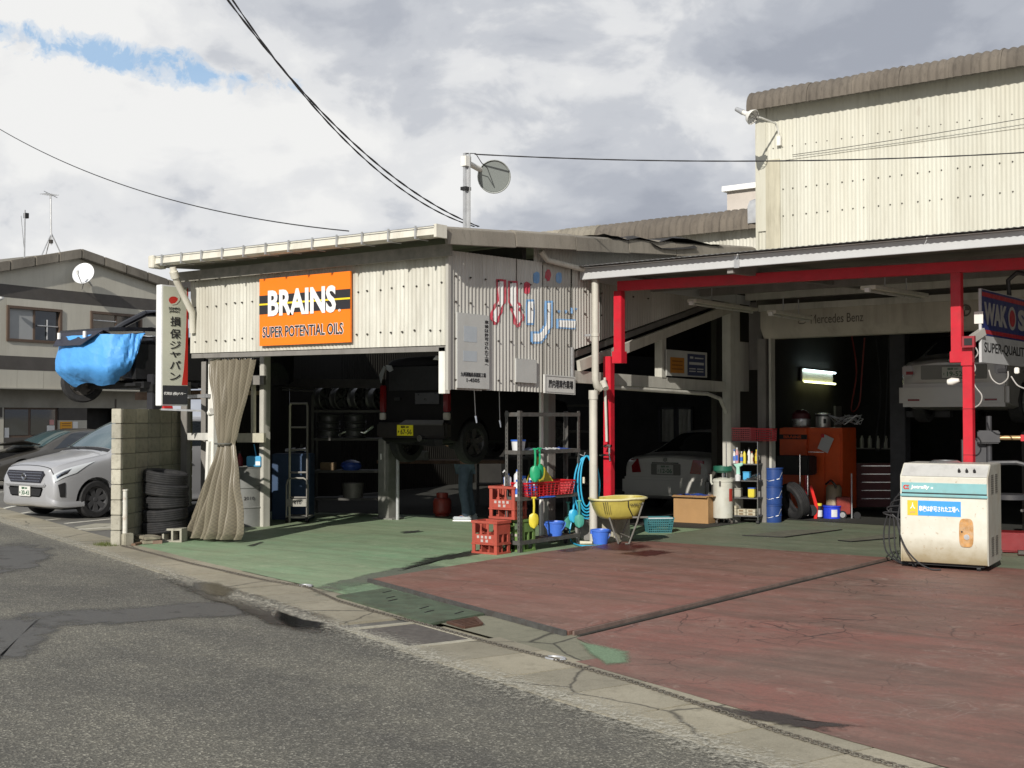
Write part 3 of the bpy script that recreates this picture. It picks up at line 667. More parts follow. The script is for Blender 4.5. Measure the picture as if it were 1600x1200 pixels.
# bolts with their washers, far too small to pick apart
bg_ = G()
for z0, z1 in ((3.20, 3.24), (2.73, 2.70), (3.57, 3.57)):
    for a, b in zip(seam[:-1], seam[1:]):
        for t in (0.2, 0.55, 0.85):
            x = a + (b - a) * t + jig(.022); z = z0 + (z1 - z0) * (x + 14.1) / 4.7 + jig(.012); bg_.cyl((x, YF - 0.028, z), (x, YF - 0.002, z), 0.007, 0.009, 6); bg_.cyl((x, YF - 0.015, z), (x, YF - 0.010, z), 0.013, n=6)
for z in (3.33, 3.03, 2.6, 2.12):
    for y in (11.05, 11.32, 11.6, 11.85, 12.1, 12.3, 12.5, 12.85, 13.05, 13.3, 13.7, 14.1, 14.5, 14.9, 15.3):
        if y > 13.4 and z < 2.7: continue
        if y > 14.2 and z < 3.1: continue
        zz_ = z + (y - 11) * 0.012; bg_.cyl((XS + 0.002, y, zz_), (XS + 0.028, y, zz_), 0.009, 0.007, 6); bg_.cyl((XS + 0.010, y, zz_), (XS + 0.015, y, zz_), 0.013, n=6)
mk('bolt_rows', bg_, BOLTM, gar, world=True, kind='stuff')
# roof slab, side barge and eaves board
def rz(y): return 3.74 + (y - 10.6) * 0.075
ROOFM = m_concrete('roof_slate', (0.24, 0.225, 0.19), (0.14, 0.13, 0.11), 3, 0, 0.6)
rp = [(-14.3, 10.55), (-9.25, 10.55), (-9.25, 24.8), (-19.5, 24.8), (-16.6, 16.5), (-14.6, 11.9)]
rg = G(); n_ = len(rp)
rg.add([(x, y, rz(y)) for x, y in rp] + [(x, y, rz(y) + 0.05) for x, y in rp], [tuple(range(n_))[::-1], tuple(range(n_, 2 * n_))] + [(i, (i + 1) % n_, (i + 1) % n_ + n_, i + n_) for i in range(n_)])
mk('roof', rg, ROOFM, gar, world=True)
for i in range(6):
    y0 = 10.62 + i * 1.27; y1 = y0 + 1.26; dz = 0.012 * (i % 2)
    if y1 > 18.3: y1 = 18.3
    q = G()
    prof = [(-9.42, 0.085), (-9.24, 0.085), (-9.17, 0.05), (-9.15, -0.13), (-9.19, -0.13), (-9.21, 0.03), (-9.42, 0.045)]
    rows = [[(x, y, rz(y) + z + dz + 0.02) for x, z in prof] for y in (y0, y1)]
    q.grid(rows, closed=True); q.f += [tuple(range(7)), tuple(range(13, 6, -1))]
    mk('barge_sheet', q, SLATE, gar, world=True, bevel=0.006)
mk('eaves_board', G().beam((-14.25, 10.80, 3.62), (-9.25, 10.80, 3.60), 0.03, 0.14), mat('eaves_timber', (0.22, 0.21, 0.18), 0.8, 0, 0.2, 8, 0.5), gar, world=True)
mk('wall_plate', G().beam((-14.1, 10.99, 3.60), (-9.45, 10.99, 3.62), 0.08, 0.10), WDARK, gar, world=True)
# box gutter with its clips
gu = G(); rows = []
for x, z in ((-14.22, 3.75), (-9.16, 3.70)):
    rows.append([(x, 10.42, z + 0.12), (x, 10.40, z + 0.02), (x, 10.44, z), (x, 10.54, z), (x, 10.56, z + 0.12), (x, 10.545, z + 0.12), (x, 10.53, z + 0.015), (x, 10.445, z + 0.015), (x, 10.425, z + 0.12)])
gu.grid(rows, closed=True); gu.f += [tuple(range(9)), tuple(range(17, 8, -1))]
gt_ = mk('gutter', gu, GUTTER, gar, world=True)
mk('gutter_end', G().box(-9.16, 10.39, 3.69, -9.12, 10.57, 3.835), GUTTER, gt_, world=True)
mk('gutter_end', G().box(-14.33, 10.37, 3.715, -14.21, 10.59, 3.885), GUTTER, gt_, world=True, bevel=0.01)
for k in range(12):
    x = -14.05 + k * 0.42; z = 3.75 - (x + 14.31) * 0.0097
    mk('gutter_clip', G().box(x - 0.008, 10.375, z - 0.012, x + 0.008, 10.398, z + 0.135).box(x - 0.008, 10.398, z - 0.014, x + 0.008, 10.60, z - 0.004), GALV, gt_, world=True)
mk('gutter_rail', G().tube([(-14.3, 10.385, 3.87), (-9.15, 10.385, 3.815)], 0.006, 5), GALV, gt_, world=True)
dp = mk('downpipe', G().tube([GY(270, 417, 10.48), GY(272, 428, 10.5), GY(276, 440, 10.55), GY(300, 488, 10.86), GY(301, 520, 10.90)], 0.045, 10), GUTTER, gar, world=True, smooth=True)
mk('pipe_collar', G().cyl(GY(271, 424, 10.48), GY(274, 434, 10.52), 0.058, n=12), GUTTER, dp, world=True, smooth=True)
# sloping pipe under the barge on the side
mk('side_pipe', G().tube([(-9.33, 12.62, 3.78), (-9.33, 12.75, 3.68), (-9.33, 14.2, 3.60)], 0.035, 8), PIPE, gar, world=True, smooth=True)
GWT = mat('grey_white_paint', (0.48, 0.47, 0.42), 0.6, 0, 0.1, 4, 0.5, (0.15, 0.13, 0.1), streak=True)
# left posts, rails and the old wall behind
def post(x, y, z0, z1, w, d, m, name='post', rz_=0): return mk(name, G().cbox((x, y, (z0 + z1) / 2), (w, d, z1 - z0), rz_), m, gar, world=True, bevel=0.006)
fp = GY(325, 840, 11.05)
post(fp.x, 11.14, 0, 2.56, 0.12, 0.12, WPAINT, 'front_post')
mk('post_foot', G().beam((fp.x - 0.06, 11.10, 0.0), (fp.x + 0.0, 11.10, 1.35), 0.14, 0.05), WPAINT, gar, world=True)
g1 = GZ(289, 832)
post(g1.x, g1.y, 0, 2.2, 0.11, 0.10, WDARK, 'post', 0.3); post(g1.x + 0.14, g1.y + 0.25, 0.0, 2.5, 0.10, 0.1, WDARK, 'post', 0.3)
mk('rail', G().beam(GY(296, 682, 11.5), GY(325, 682, 11.1), 0.06, 0.10), WPAINT, gar, world=True)
mk('rail', G().beam((g1.x, g1.y, 1.98), (fp.x, 11.05, 1.98), 0.04, 0.05), GALV, gar, world=True)
p2 = GZ(413, 823); post(p2.x, p2.y, 0, 2.75, 0.10, 0.14, GWT, 'inner_post')
a = GY(372, 594, 12.6); b = GY(414, 594, 12.7); mk('rail', G().beam(a, b, 0.06, 0.14), WDARK, gar, world=True)
a = GY(372, 684, 12.6); b = GY(414, 684, 12.7); mk('rail', G().beam(a, b, 0.06, 0.14), mat('cream_paint', (0.50, 0.48, 0.38), 0.6, 0, 0.1, 6, 0.3), gar, world=True)
mk('rail', G().beam(GY(396, 600, 12.7), GY(396, 682, 12.7), 0.05, 0.06, (1, 0, 0)), MATS['cream_paint'], gar, world=True)
mk('stub_post', G().box(-9.56, 10.93, 1.96, -9.46, 11.02, 2.50), WPAINT, gar, world=True, bevel=0.004)
# slanting left wall of sheets, rear wall, inner beams
lw = [(-15.5, 12.3), (-16.6, 14.2), (-17.6, 15.9), (-19.3, 18.9), (-20.2, 24.6)]
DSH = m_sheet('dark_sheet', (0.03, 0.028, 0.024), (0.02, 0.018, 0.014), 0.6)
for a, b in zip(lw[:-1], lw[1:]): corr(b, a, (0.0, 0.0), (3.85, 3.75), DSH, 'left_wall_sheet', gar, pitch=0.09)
rw = G()
wx0, wx1, wz0, wz1 = GY(1030, 690, 24.5).x, GY(1084, 690, 24.5).x, GY(1040, 690, 24.5).z, GY(1040, 636, 24.5).z
for (x0, x1, z0, z1) in ((-20.3, wx0, 0, 4.7), (wx1, -9.2, 0, 4.7), (wx0, wx1, 0, wz0), (wx0, wx1, wz1, 4.7)): rw.box(x0, 24.5, z0, x1, 24.6, z1)
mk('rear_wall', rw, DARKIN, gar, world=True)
wn = mk('rear_window', G().box(wx0, 24.45, wz0, wx0 + 0.05, 24.55, wz1).box(wx1 - 0.05, 24.45, wz0, wx1, 24.55, wz1).box(wx0, 24.45, wz1 - 0.05, wx1, 24.55, wz1).box((wx0 + wx1) / 2 - .04, 24.45, wz0, (wx0 + wx1) / 2 + .04, 24.55, wz1), BLACKP, gar, world=True)
corr((wx0 - 2.2, 25.5), (wx1 + .9, 25.5), (0.3, 0.3), (3.4, 3.4), mat('outer_sheet', (0.62, 0.62, 0.54), 0.6, 0, 0.1, 4), 'outer_sheet', gar, pitch=0.12, amp=0.02)
for y in (12.5, 14.6, 16.7, 18.8, 21): mk('roof_beam', G().beam((-16.5, y, rz(y) - 0.12), (-9.5, y, rz(y) - 0.12), 0.08, 0.16), mat('dark_beam', (0.03, 0.027, 0.025), 0.8, 0, 0.3, 5), gar, world=True)
mk('tie_beam', G().beam(GY(400, 598, 14.5), GY(600, 600, 14.9), 0.1, 0.15), MATS['dark_beam'], gar, world=True)
# side frame under the stepped sheets
mk('side_post', G().beam(GX(855, 842, -9.99), GX(855, 590, -9.99), 0.16, 0.16, (0, 1, 0)), WDARK, gar, world=True)
mk('side_post_edge', G().beam(GX(846, 842, -9.90), GX(846, 600, -9.90), 0.03, 0.05, (0, 1, 0)), WPAINT, gar, world=True)
mk('diagonal_brace', G().beam((-9.40, 13.55, 2.36), (-9.40, 17.8, 3.42), 0.06, 0.14), PIPE, gar, world=True)
mk('diagonal_brace', G().beam((-9.52, 13.55, 2.50), (-9.52, 17.8, 3.56), 0.06, 0.08), WDARK, gar, world=True)
GWT = mat('grey_white_paint', (0.48, 0.47, 0.42), 0.6, 0, 0.1, 4, 0.5, (0.15, 0.13, 0.1), streak=True)
mk('side_beam', G().beam((-9.45, 13.4, 2.22), (-9.45, 17.6, 2.16), 0.10, 0.16), GWT, gar, world=True)
mk('side_pipe', G().tube([(-9.33, 14.2, 2.09), (-9.33, 16.9, 2.04), (-9.33, 17.3, 1.97), (-9.33, 17.5, 1.75)], 0.03, 8), GWT, gar, world=True, smooth=True)
mk('short_post', G().beam(GX(1032, 590, -9.45), GX(1032, 527, -9.45), 0.12, 0.12, (0, 1, 0)), GWT, gar, world=True)
cpx = GX(1146, 650, -9.42)
mk('corner_post', G().box(-9.55, cpx.y - 0.13, 0, -9.40, cpx.y + 0.20, 3.6), GWT, gar, world=True, bevel=0.008)
mk('panel', G().box(-9.50, 17.95, 2.1, -9.42, 18.45, 2.9), GWT, gar, world=True)
# spray lettering on the side wall: two characters and a long bar, dots above
SPR = {'r': mat('faded_red_spray', (0.42, 0.045, 0.07), 0.7, 0, 0.2, 9, 0.35, (0.36, 0.345, 0.305)), 'w': mat('white_spray', (0.66, 0.66, 0.64), 0.7, 0, 0.08, 9, 0.25, (0.4, 0.38, 0.34)), 'b': mat('pale_blue_spray', (0.17, 0.33, 0.56), 0.7, 0, 0.15, 9, 0.45, (0.36, 0.36, 0.34))}
def shrink(P, d):
    n = len(P); area = sum(P[i][0] * P[(i + 1) % n][1] - P[(i + 1) % n][0] * P[i][1] for i in range(n)); sg = 1 if area > 0 else -1; out = []
    for i in range(n):
        p, q, r_ = Vector(P[i - 1]), Vector(P[i]), Vector(P[(i + 1) % n]); a = (q - p).normalized(); b = (r_ - q).normalized()
        n1 = Vector((-a.y, a.x)) * sg; n2 = Vector((-b.y, b.x)) * sg; m_ = (n1 + n2); m_ = m_ / max(0.5, m_.length ** 2 / 2)
        out.append(tuple(q + m_ * d))
    return out
def wob(P, a):
    out = []
    for i, p in enumerate(P):
        q = P[(i + 1) % len(P)]
        for k in range(4): t = k / 4; out.append((p[0] + (q[0] - p[0]) * t + jig(a), p[1] + (q[1] - p[1]) * t + jig(a)))
    return out
def strokes(polys, m, off, nm):
    for P in polys:
        # drape the stroke over the corrugation: dense strips that follow the wave
        ys = [GX(x, y, XS)[1] for x, y in P]; Z = [GX(x, y, XS)[2] for x, y in P]; Q = list(zip(ys, Z))
        a, b = min(ys), max(ys); n = max(4, int((b - a) / 0.0075)); g = G(); prev = None
        for i in range(n + 1):
            y = min(max(a + (b - a) * i / n, a + 1e-4), b - 1e-4); hit = []
            for (y0, z0), (y1, z1) in zip(Q, Q[1:] + Q[:1]):
                if (y0 - y) * (y1 - y) < 0: hit.append(z0 + (z1 - z0) * (y - y0) / (y1 - y0))
            hit.sort()
            base = [s_ for s_ in (10.95, 11.54, 12.22, 12.77, 13.41) if s_ + .003 <= y]
            ph = (y - (base[-1] + 0.003 if base else 10.95)); o = XS + math.cos(ph / 0.065 * 2 * math.pi) * 0.007
            cur = [((o + off, y, hit[k]), (o + off, y, hit[k + 1])) for k in range(0, len(hit) - 1, 2)]
            if prev is not None and len(prev) == len(cur):
                for p, q in zip(prev, cur): g.add([p[0], q[0], q[1], p[1]], [(0, 1, 2, 3)])
            prev = cur
        if g.v: mk(nm, g, m, gar, world=True, fix=False)
HA_L = [(775, 437), (789, 438), (789, 468), (783, 486), (776, 506), (772, 506), (766, 496), (768, 488), (776, 470)]
HA_R = [(794, 440), (808, 440), (808, 472), (814, 478), (812, 484), (818, 496), (809, 511), (804, 506), (800, 488), (794, 470)]
RI_L = [(822, 469), (834, 469), (834, 507), (822, 507)]
RI_R = [(852, 471), (863, 471), (863, 508), (852, 528), (845, 536), (829, 536), (829, 519), (842, 519), (850, 508)]
BAR = [(869, 498), (900, 499), (900, 515), (869, 513)]
strokes([wob(shrink(HA_L, -1.4), .35), wob(shrink(HA_R, -1.4), .35)], SPR['r'], 0.005, 'painted_outline'); strokes([wob(shrink(RI_L, -1), .3), wob(shrink(RI_R, -1), .3), wob(BAR, .3)], SPR['b'], 0.005, 'painted_outline')
strokes([shrink(P, 2.3) for P in (HA_L, HA_R, RI_L, RI_R, BAR)], SPR['w'], 0.009, 'painted_stroke')
def dot(cx, cy, rx, ry): return [(cx + rx * math.cos(t) + jig(.4), cy + ry * math.sin(t) + jig(.4)) for t in [k * math.pi / 7 for k in range(14)]]
strokes([dot(823, 450, 5.5, 10), dot(856, 430, 5, 9.5)], SPR['r'], 0.005, 'painted_dot')
strokes([dot(838, 434, 6, 9.5), dot(873, 434, 5, 9)] + [dot(x, 487, 2.2, 3) for x in (873, 883, 893)] + [dot(x, 483, 2.2, 2.5) for x in (892, 899)], SPR['b'], 0.005, 'painted_dot')

# signs on the shed
def framed(name, label, cat, c4, m, t=0.02, push=0.03):
    a, b, c = c4; o = thing(name, label, cat, a); mk('board', plate_rect(a, b, c, t, push), m, o, world=True); return o, push
ORG = mat('orange_board', srgb('#F07A0C'), 0.45, 0, 0.03, 3, 0.1, (0.5, 0.2, 0.03))
BLK = mat('black_vinyl', (0.022, 0.02, 0.024), 0.45, 0, 0.05, 8); YEL = mat('yellow_vinyl', (0.85, 0.62, 0.02), 0.5, 0, 0.05, 8)
A0, B0, C0 = GY(411, 541, YF), GY(553, 535, YF), GY(411, 437, YF); B0.z = A0.z + 0.0 if False else B0.z
s1, pu = framed('oil_sign', 'bright orange square sign with white and black lettering on the white front', 'sign', (A0, B0, C0), ORG, 0.025, 0.06)
def sub(a, b, c, u0, v0, u1, v1):
    r, u = b - a, c - a; return a + r * u0 + u * v0, a + r * u1 + u * v0, a + r * u0 + u * v1
a_, b_, c_ = sub(A0, B0, C0, 0, 0.47, 1, 0.75); mk('stripe', plate_rect(a_, b_, c_, 0.002, pu + 0.003), BLK, s1, world=True)
a_, b_, c_ = sub(A0, B0, C0, 0, 0.605, 1, 0.63); mk('stripe', plate_rect(a_, b_, c_, 0.002, pu + 0.006), YEL, s1, world=True)
a_, b_, c_ = sub(A0, B0, C0, 0.105, 0.43, 0.855, 0.82); quadtext('BRAINS', a_, b_, c_, WHITEI, s1, 0.035, 0.002, pu + 0.009)
a_, b_, c_ = sub(A0, B0, C0, 0.88, 0.44, 0.905, 0.475); quadtext('o', a_, b_, c_, WHITEI, s1, 0.02, 0.002, pu + 0.009)
a_, b_, c_ = sub(A0, B0, C0, 0.035, 0.115, 0.93, 0.285); quadtext('SUPER POTENTIAL OILS', a_, b_, c_, WHITEI, s1, 0.045, 0.001, pu + 0.003, 'lettering_edge'); quadtext('SUPER POTENTIAL OILS', *sub(A0, B0, C0, 0.04, 0.12, 0.925, 0.28), BLK, s1, 0.012, 0.002, pu + 0.006)
NOT = mat('grey_white_board', (0.47, 0.475, 0.455), 0.5, 0, 0.05, 4, 0.25, (0.33, 0.32, 0.28), streak=True)
def sideboard(name, label, x0, y0, x1, y1, x2, y2, m, push=0.035):
    a, b, c = GX(x0, y0, XS), GX(x1, y1, XS), GX(x2, y2, XS); return framed(name, label, 'sign', (a, b, c), m, 0.02, push) + ((a, b, c),)
s2, pu, q = sideboard('notice_board', 'tall pale notice board with vertical black writing on the grey side wall', 711, 606, 761, 608, 711, 488, NOT)
rws = ['車', '検', 'は', '許', '可', 'さ', 'れ', 'た', '工', '場', 'へ']
for k, s_ in enumerate(rws):
    v = 0.885 - k * 0.058; h = 0.047 if s_ not in 'へ' else 0.02
    a_, b_, c_ = sub(*q, 0.85, v - (0 if h > .03 else -.015), 0.97, v - (0 if h > .03 else -.015) + h); quadtext(s_, a_, b_, c_, INK, s2, 0.012, 0.002, pu + 0.002)
quadtext('九州運輸局長認証工場', *sub(*q, 0.10, 0.155, 0.88, 0.215), INK, s2, 0.012, 0.002, pu + 0.002); quadtext('1-4505', *sub(*q, 0.28, 0.085, 0.68, 0.135), INK, s2, 0.015, 0.002, pu + 0.002)
FADE = mat('faded_print', (0.42, 0.46, 0.49), 0.5, 0, 0.05, 4)
mk('faded_print', plate_rect(*sub(*q, 0.2, 0.62, 0.6, 0.83), 0.001, pu + 0.002), FADE, s2, world=True); mk('faded_print', plate_rect(*sub(*q, 0.18, 0.36, 0.6, 0.5), 0.001, pu + 0.002), FADE, s2, world=True)
s3, pu, q = sideboard('blank_board', 'small blank white board to the right of the tall notice', 803, 597, 835, 599, 803, 560, NOT)
s4, pu, q = sideboard('shed_sign', 'wide white sign with one row of black characters at the lower edge', 846, 614, 894, 617, 846, 585, mat('white_board', (0.60, 0.60, 0.57), 0.5, 0, 0.05, 4, 0.2), 0.05)
quadtext('屋内現車作業場', *sub(*q, 0.12, 0.30, 0.92, 0.75), INK, s4, 0.02, 0.002, pu + 0.002)
e = G()
for (u0, v0, u1, v1) in ((0.03, 0.05, 0.97, 0.09), (0.03, 0.91, 0.97, 0.95), (0.03, 0.09, 0.045, 0.91), (0.955, 0.09, 0.97, 0.91)): g_ = plate_rect(*sub(*q, u0, v0, u1, v1), 0.002, pu + 0.003); e.add(g_.v, g_.f)
mk('border', e, mat('grey_border', (0.3, 0.3, 0.29), 0.5, 0, 0, 4), s4, world=True)

# insurance sign box hung out over the block wall
SX = -14.28
ya, yb = GX(252, 600, SX).y, GX(294, 600, SX).y; zt_, zb_ = GX(270, 446, SX).z, GX(270, 634, SX).z
sb = thing('insurance_sign', 'upright white sign box with red edge and vertical black writing above the block wall', 'sign', (SX - 0.06, (ya + yb) / 2, zb_))
mk('box', G().box(SX - 0.13, ya - 0.0, zb_, SX - 0.004, yb, zt_), mat('white_sign_box', (0.72, 0.73, 0.73), 0.4, 0, 0.04, 4, 0.2), sb, world=True, bevel=0.006)
CREAM = mat('cream_acrylic', (0.60, 0.61, 0.50), 0.35, 0, 0.04, 3, 0.15, (0.45, 0.44, 0.34)); SRED = mat('red_vinyl', (0.55, 0.03, 0.02), 0.4, 0, 0.05, 6)
fa, fb, fc = Vector((SX, ya + .02, zb_ + .02)), Vector((SX, yb - .01, zb_ + .02)), Vector((SX, ya + .02, zt_ - .02))
mk('face', plate_rect(fa, fb, fc, 0.002, 0.0), CREAM, sb, world=True)
def S(u, v, off=0.002): p = fa + (fb - fa) * u + (fc - fa) * v; return (p.x + off, p.y, p.z)
def poly(uv, off): g = G(); P = [S(u, v, off) for u, v in uv]; g.prism(P, (0.001, 0, 0)); return g
mk('red_sweep', poly([(1, 0.165), (0.76, 0.165), (0.84, 0.30), (0.90, 0.5), (0.93, 0.7), (0.94, 0.9), (0.95, 1), (1, 1)], 0.0015), SRED, sb, world=True)
mk('base_panel', poly([(0, 0), (1, 0), (1, 0.16), (0, 0.16)], 0.0015), mat('charcoal_vinyl', (0.03, 0.032, 0.036), 0.5, 0, 0.05, 6), sb, world=True)
def circ(cu, cv_, ru, rv, a0=0, a1=360, n=20): return [(cu + ru * math.cos(R(a0 + (a1 - a0) * k / n)), cv_ + rv * math.sin(R(a0 + (a1 - a0) * k / n))) for k in range(n + (a1 - a0 < 360))]
mk('emblem', poly(circ(0.42, 0.885, 0.20, 0.034) , 0.003), SRED, sb, world=True)
mk('emblem_curve', poly([(0.30, 0.853), (0.46, 0.862), (0.56, 0.885), (0.62, 0.925), (0.70, 0.925), (0.64, 0.885), (0.52, 0.855), (0.36, 0.846)], 0.0045), CREAM, sb, world=True)
def stxt(s_, u0, v0, u1, v1, m, bold=0.0):
    a, b, c = Vector(S(u0, v0)), Vector(S(u1, v0)), Vector(S(u0, v1)); quadtext(s_, a, b, c, m, sb, bold, 0.002, 0.003)
stxt('SOMPO', 0.22, 0.805, 0.66, 0.826, INK); stxt('JAPAN', 0.24, 0.778, 0.62, 0.799, INK)
for s_, v, h in (('損', 0.665, 0.082), ('保', 0.56, 0.082), ('ジ', 0.47, 0.07), ('ャ', 0.40, 0.048), ('パ', 0.30, 0.072), ('ン', 0.205, 0.065)): stxt(s_, 0.28, v, 0.70, v + h, INK, 0.012)
stxt('代理店 (株)ハリー', 0.05, 0.075, 0.93, 0.105, WHITEI, 0.01)
mk('bracket', G().beam((SX - 0.06, yb, zb_ + 0.2), (g1.x, g1.y, zb_ + 0.2), 0.04, 0.04), GALV, sb, world=True)
mk('bracket', G().beam((SX - 0.06, yb, zt_ - 0.3), (g1.x + 0.14, g1.y + 0.25, zt_ - 0.9), 0.04, 0.04), GALV, sb, world=True)
br = GX(255, 638, SX)
t = thing('steel_bar', 'thin steel bar with red lamp lying along the top of the block wall', 'bar', (SX, br.y, br.z - .03))
mk('bar', G().beam((SX + 0.02, ya - 0.02, zb_ - 0.05), (fp.x - .1, 11.0, zb_ - 0.07), 0.03, 0.025), GALV, t, world=True)
mk('red_lamp', G().cyl((SX + 0.02, ya + 0.02, zb_ - 0.03), (SX + 0.02, ya + 0.16, zb_ - 0.03), 0.028, n=10), mat('red_lens', (0.45, 0.02, 0.02), 0.25, 0, 0, 5), t, world=True, smooth=True)

# floodlight on its mast above the shed roof
mp = GX(727, 352, -9.6)
fl = thing('floodlight_mast', 'round white floodlight on a slotted steel mast standing on the shed roof', 'floodlight', (mp.x, mp.y, mp.z))
top = GX(729, 240, -9.6); Y_ = mp.y
e = G().beam((mp.x, Y_, mp.z - 0.1), (mp.x, Y_, top.z), 0.055, 0.03, (1, 0, 0)).beam((mp.x + 0.03, Y_ + 0.02, mp.z - 0.1), (mp.x + 0.03, Y_ + 0.02, top.z), 0.012, 0.06, (1, 0, 0))
mk('mast', e, GALV, fl, world=True)
mk('band', G().box(mp.x - 0.035, Y_ - 0.05, mp.z + 0.42, mp.x + 0.05, Y_ + 0.05, mp.z + 0.46), BLACKP, fl, world=True)
hc = GX(772, 276, -9.55); ax = Vector((0.62, -0.62, -0.20)).normalized(); Mh = Matrix.Translation(hc) @ ax.to_track_quat('Z', 'Y').to_matrix().to_4x4()
prof = [(0.02, -0.30), (0.05, -0.29), (0.06, -0.22), (0.07, -0.20), (0.12, -0.15), (0.17, -0.07), (0.20, 0.0), (0.208, 0.005), (0.20, 0.012), (0.165, -0.06), (0.11, -0.14), (0.03, -0.18)]
g_ = G().lathe(prof, 28); g_.xf(Mh); mk('reflector', g_, mat('reflector_enamel', (0.42, 0.44, 0.42), 0.3, 0.2, 0.1, 6, 0.3), fl, world=True, smooth=True)
g_ = G().lathe([(0.0, -0.02), (0.10, -0.02), (0.185, -0.012), (0.185, -0.006), (0.0, -0.006)], 28); g_.xf(Mh); mk('lens', g_, m_glass('lamp_lens', (0.22, 0.24, 0.23), 0.12), fl, world=True, smooth=True)
bk = Mh @ Vector((0, 0, -0.27)); mk('arm', G().cyl((mp.x, Y_, top.z - 0.10), bk, 0.035, n=10).box(mp.x - .03, Y_ - .05, top.z - .16, mp.x + .05, Y_ + .05, top.z - .04), WPAINT, fl, world=True, smooth=True)
mk('lamp_wire', G().tube([(mp.x, Y_, top.z), (mp.x + .12, Y_ + .05, top.z - .01), (mp.x + .17, Y_ + .1, top.z - .12), bk + Vector((0, 0, .05))], 0.006, 5).tube([bk, bk + Vector((-.05, 0, -.12)), bk + Vector((.02, .05, -.2))], 0.006, 5), WIRE, fl, world=True, smooth=True)

# ================================================================ CANOPY
can = thing('canopy', 'flat canopy on red steel posts with a white front fascia', 'canopy', (-6.8, 14, 0))
FAS = mat('white_fascia', (0.50, 0.51, 0.515), 0.4, 0, 0.04, 3, 0.2, (0.4, 0.4, 0.38), streak=True)
CZ = 3.5
def cr(y): return 3.68 + (y - 13.6) * 0.09
mk('fascia', G().box(-9.36, 13.56, 3.50, -7.08, 13.60, 3.64), FAS, can, world=True, bevel=0.004)
mk('fascia', G().box(-7.076, 13.56, 3.50, 3.5, 13.60, 3.64), FAS, can, world=True, bevel=0.004)
mk('fascia_joint', G().box(-7.11, 13.548, 3.49, -7.04, 13.556, 3.65), GALV, can, world=True)
mk('fascia_end', G().box(-9.38, 13.56, 3.50, -9.362, 18.4, 3.64), FAS, can, world=True)
mk('drip_edge', G().box(-9.36, 13.535, 3.645, 3.5, 13.62, 3.655), WHITEI, can, world=True)
for k in range(5):
    x0 = -9.34 + k * 2.3; x1 = x0 + 2.29; n = 110; rows = []
    for i in range(n + 1):
        x = x0 + (x1 - x0) * i / n; o = math.cos(x / 0.076 * 2 * math.pi) * 0.005
        rows.append([(x, 13.42, cr(13.42) + o), (x, 18.45, cr(18.45) + o), (x, 18.45, cr(18.45) + o - 0.004), (x, 13.42, cr(13.42) + o - .004)])
    mk('roof_sheet', G().grid(rows, closed=True), mat('grey_roof_sheet', (0.15, 0.15, 0.148), 0.55, 0.1, 0.15, 4, 0.4), can, world=True, smooth=True, ang=60)
mk('soffit', G().add([(-9.3, 13.62, 3.60), (3.5, 13.62, 3.60), (3.5, 18.4, 3.84), (-9.3, 18.4, 3.84)], [(0, 1, 2, 3)]), mat('soffit_board', (0.20, 0.185, 0.165), 0.85, 0, 0.15, 2, 0.5), can, world=True)
for y, m_ in ((15.2, WDARK), (16.6, WDARK), (18.1, GWT)): mk('purlin', G().box(-9.3, y, 3.42 + (y - 13.6) * .03, 3.5, y + 0.10, 3.56 + (y - 13.6) * .03), m_, can, world=True)
for x in (-7.2, -2.6, 0.3): mk('rafter', G().beam((x, 13.62, 3.50), (x, 18.4, 3.66), 0.08, 0.12), WDARK, can, world=True)
b0, b1 = Vector((-9.06, 14.0, 3.43)), Vector((-4.76, 14.62, 3.43)); b2 = b0 + (b1 - b0) * 2.6
mk('beam', G().beam(b0, b2, 0.10, 0.13), REDP, can, world=True, bevel=0.006)
mk('upper_post', G().box(-9.11, 13.95, 2.44, -8.99, 14.05, 3.365), REDP, can, world=True, bevel=0.006)
mk('post_shoe', G().box(-9.125, 13.93, 2.40, -8.975, 14.07, 2.56), REDP, can, world=True, bevel=0.004)
mk('lower_post', G().box(-9.31, 14.0, 0.03, -9.19, 14.10, 2.50), REDP, can, world=True, bevel=0.006)
mk('upper_post', G().box(-4.85, 14.57, 2.35, -4.73, 14.67, 3.365), REDP, can, world=True, bevel=0.006)
mk('post_shoe', G().box(-4.86, 14.555, 2.32, -4.72, 14.685, 2.45), REDP, can, world=True, bevel=0.004)
mk('lower_post', G().box(-4.72, 14.57, 0.0, -4.61, 14.67, 2.50), REDP, can, world=True, bevel=0.006)
for z in (1.25, 1.78): mk('post_joint', G().box(-4.724, 14.566, z, -4.606, 14.674, z + 0.006), mat('dark_red', (0.15, 0.01, 0.015), 0.6, 0, 0, 5), can, world=True)
mk('post_bracket', G().box(-4.73, 14.55, 2.28, -4.60, 14.57, 2.50), REDP, can, world=True, bevel=0.003)
mk('concrete_foot', G().box(-9.40, 13.95, 0.0, -9.10, 14.35, 0.36), PALEC, can, world=True, bevel=0.02)
dpc = mk('downpipe', G().tube([(-9.22, 13.68, 3.50), (-9.22, 13.68, 2.18), (-9.22, 13.71, 2.10), (-9.20, 13.78, 2.06)], 0.048, 12), PIPE, can, world=True, smooth=True)
mk('pipe_elbow', G().tube([(-9.30, 13.82, 2.0), (-9.24, 13.8, 2.12), (-9.14, 13.76, 2.14), (-9.08, 13.72, 2.06)], 0.042, 10), PIPE, dpc, world=True, smooth=True)
mk('lower_pipe', G().tube([(-9.28, 13.72, 2.02), (-9.28, 13.72, 0.05)], 0.055, 12), PIPE, dpc, world=True, smooth=True)
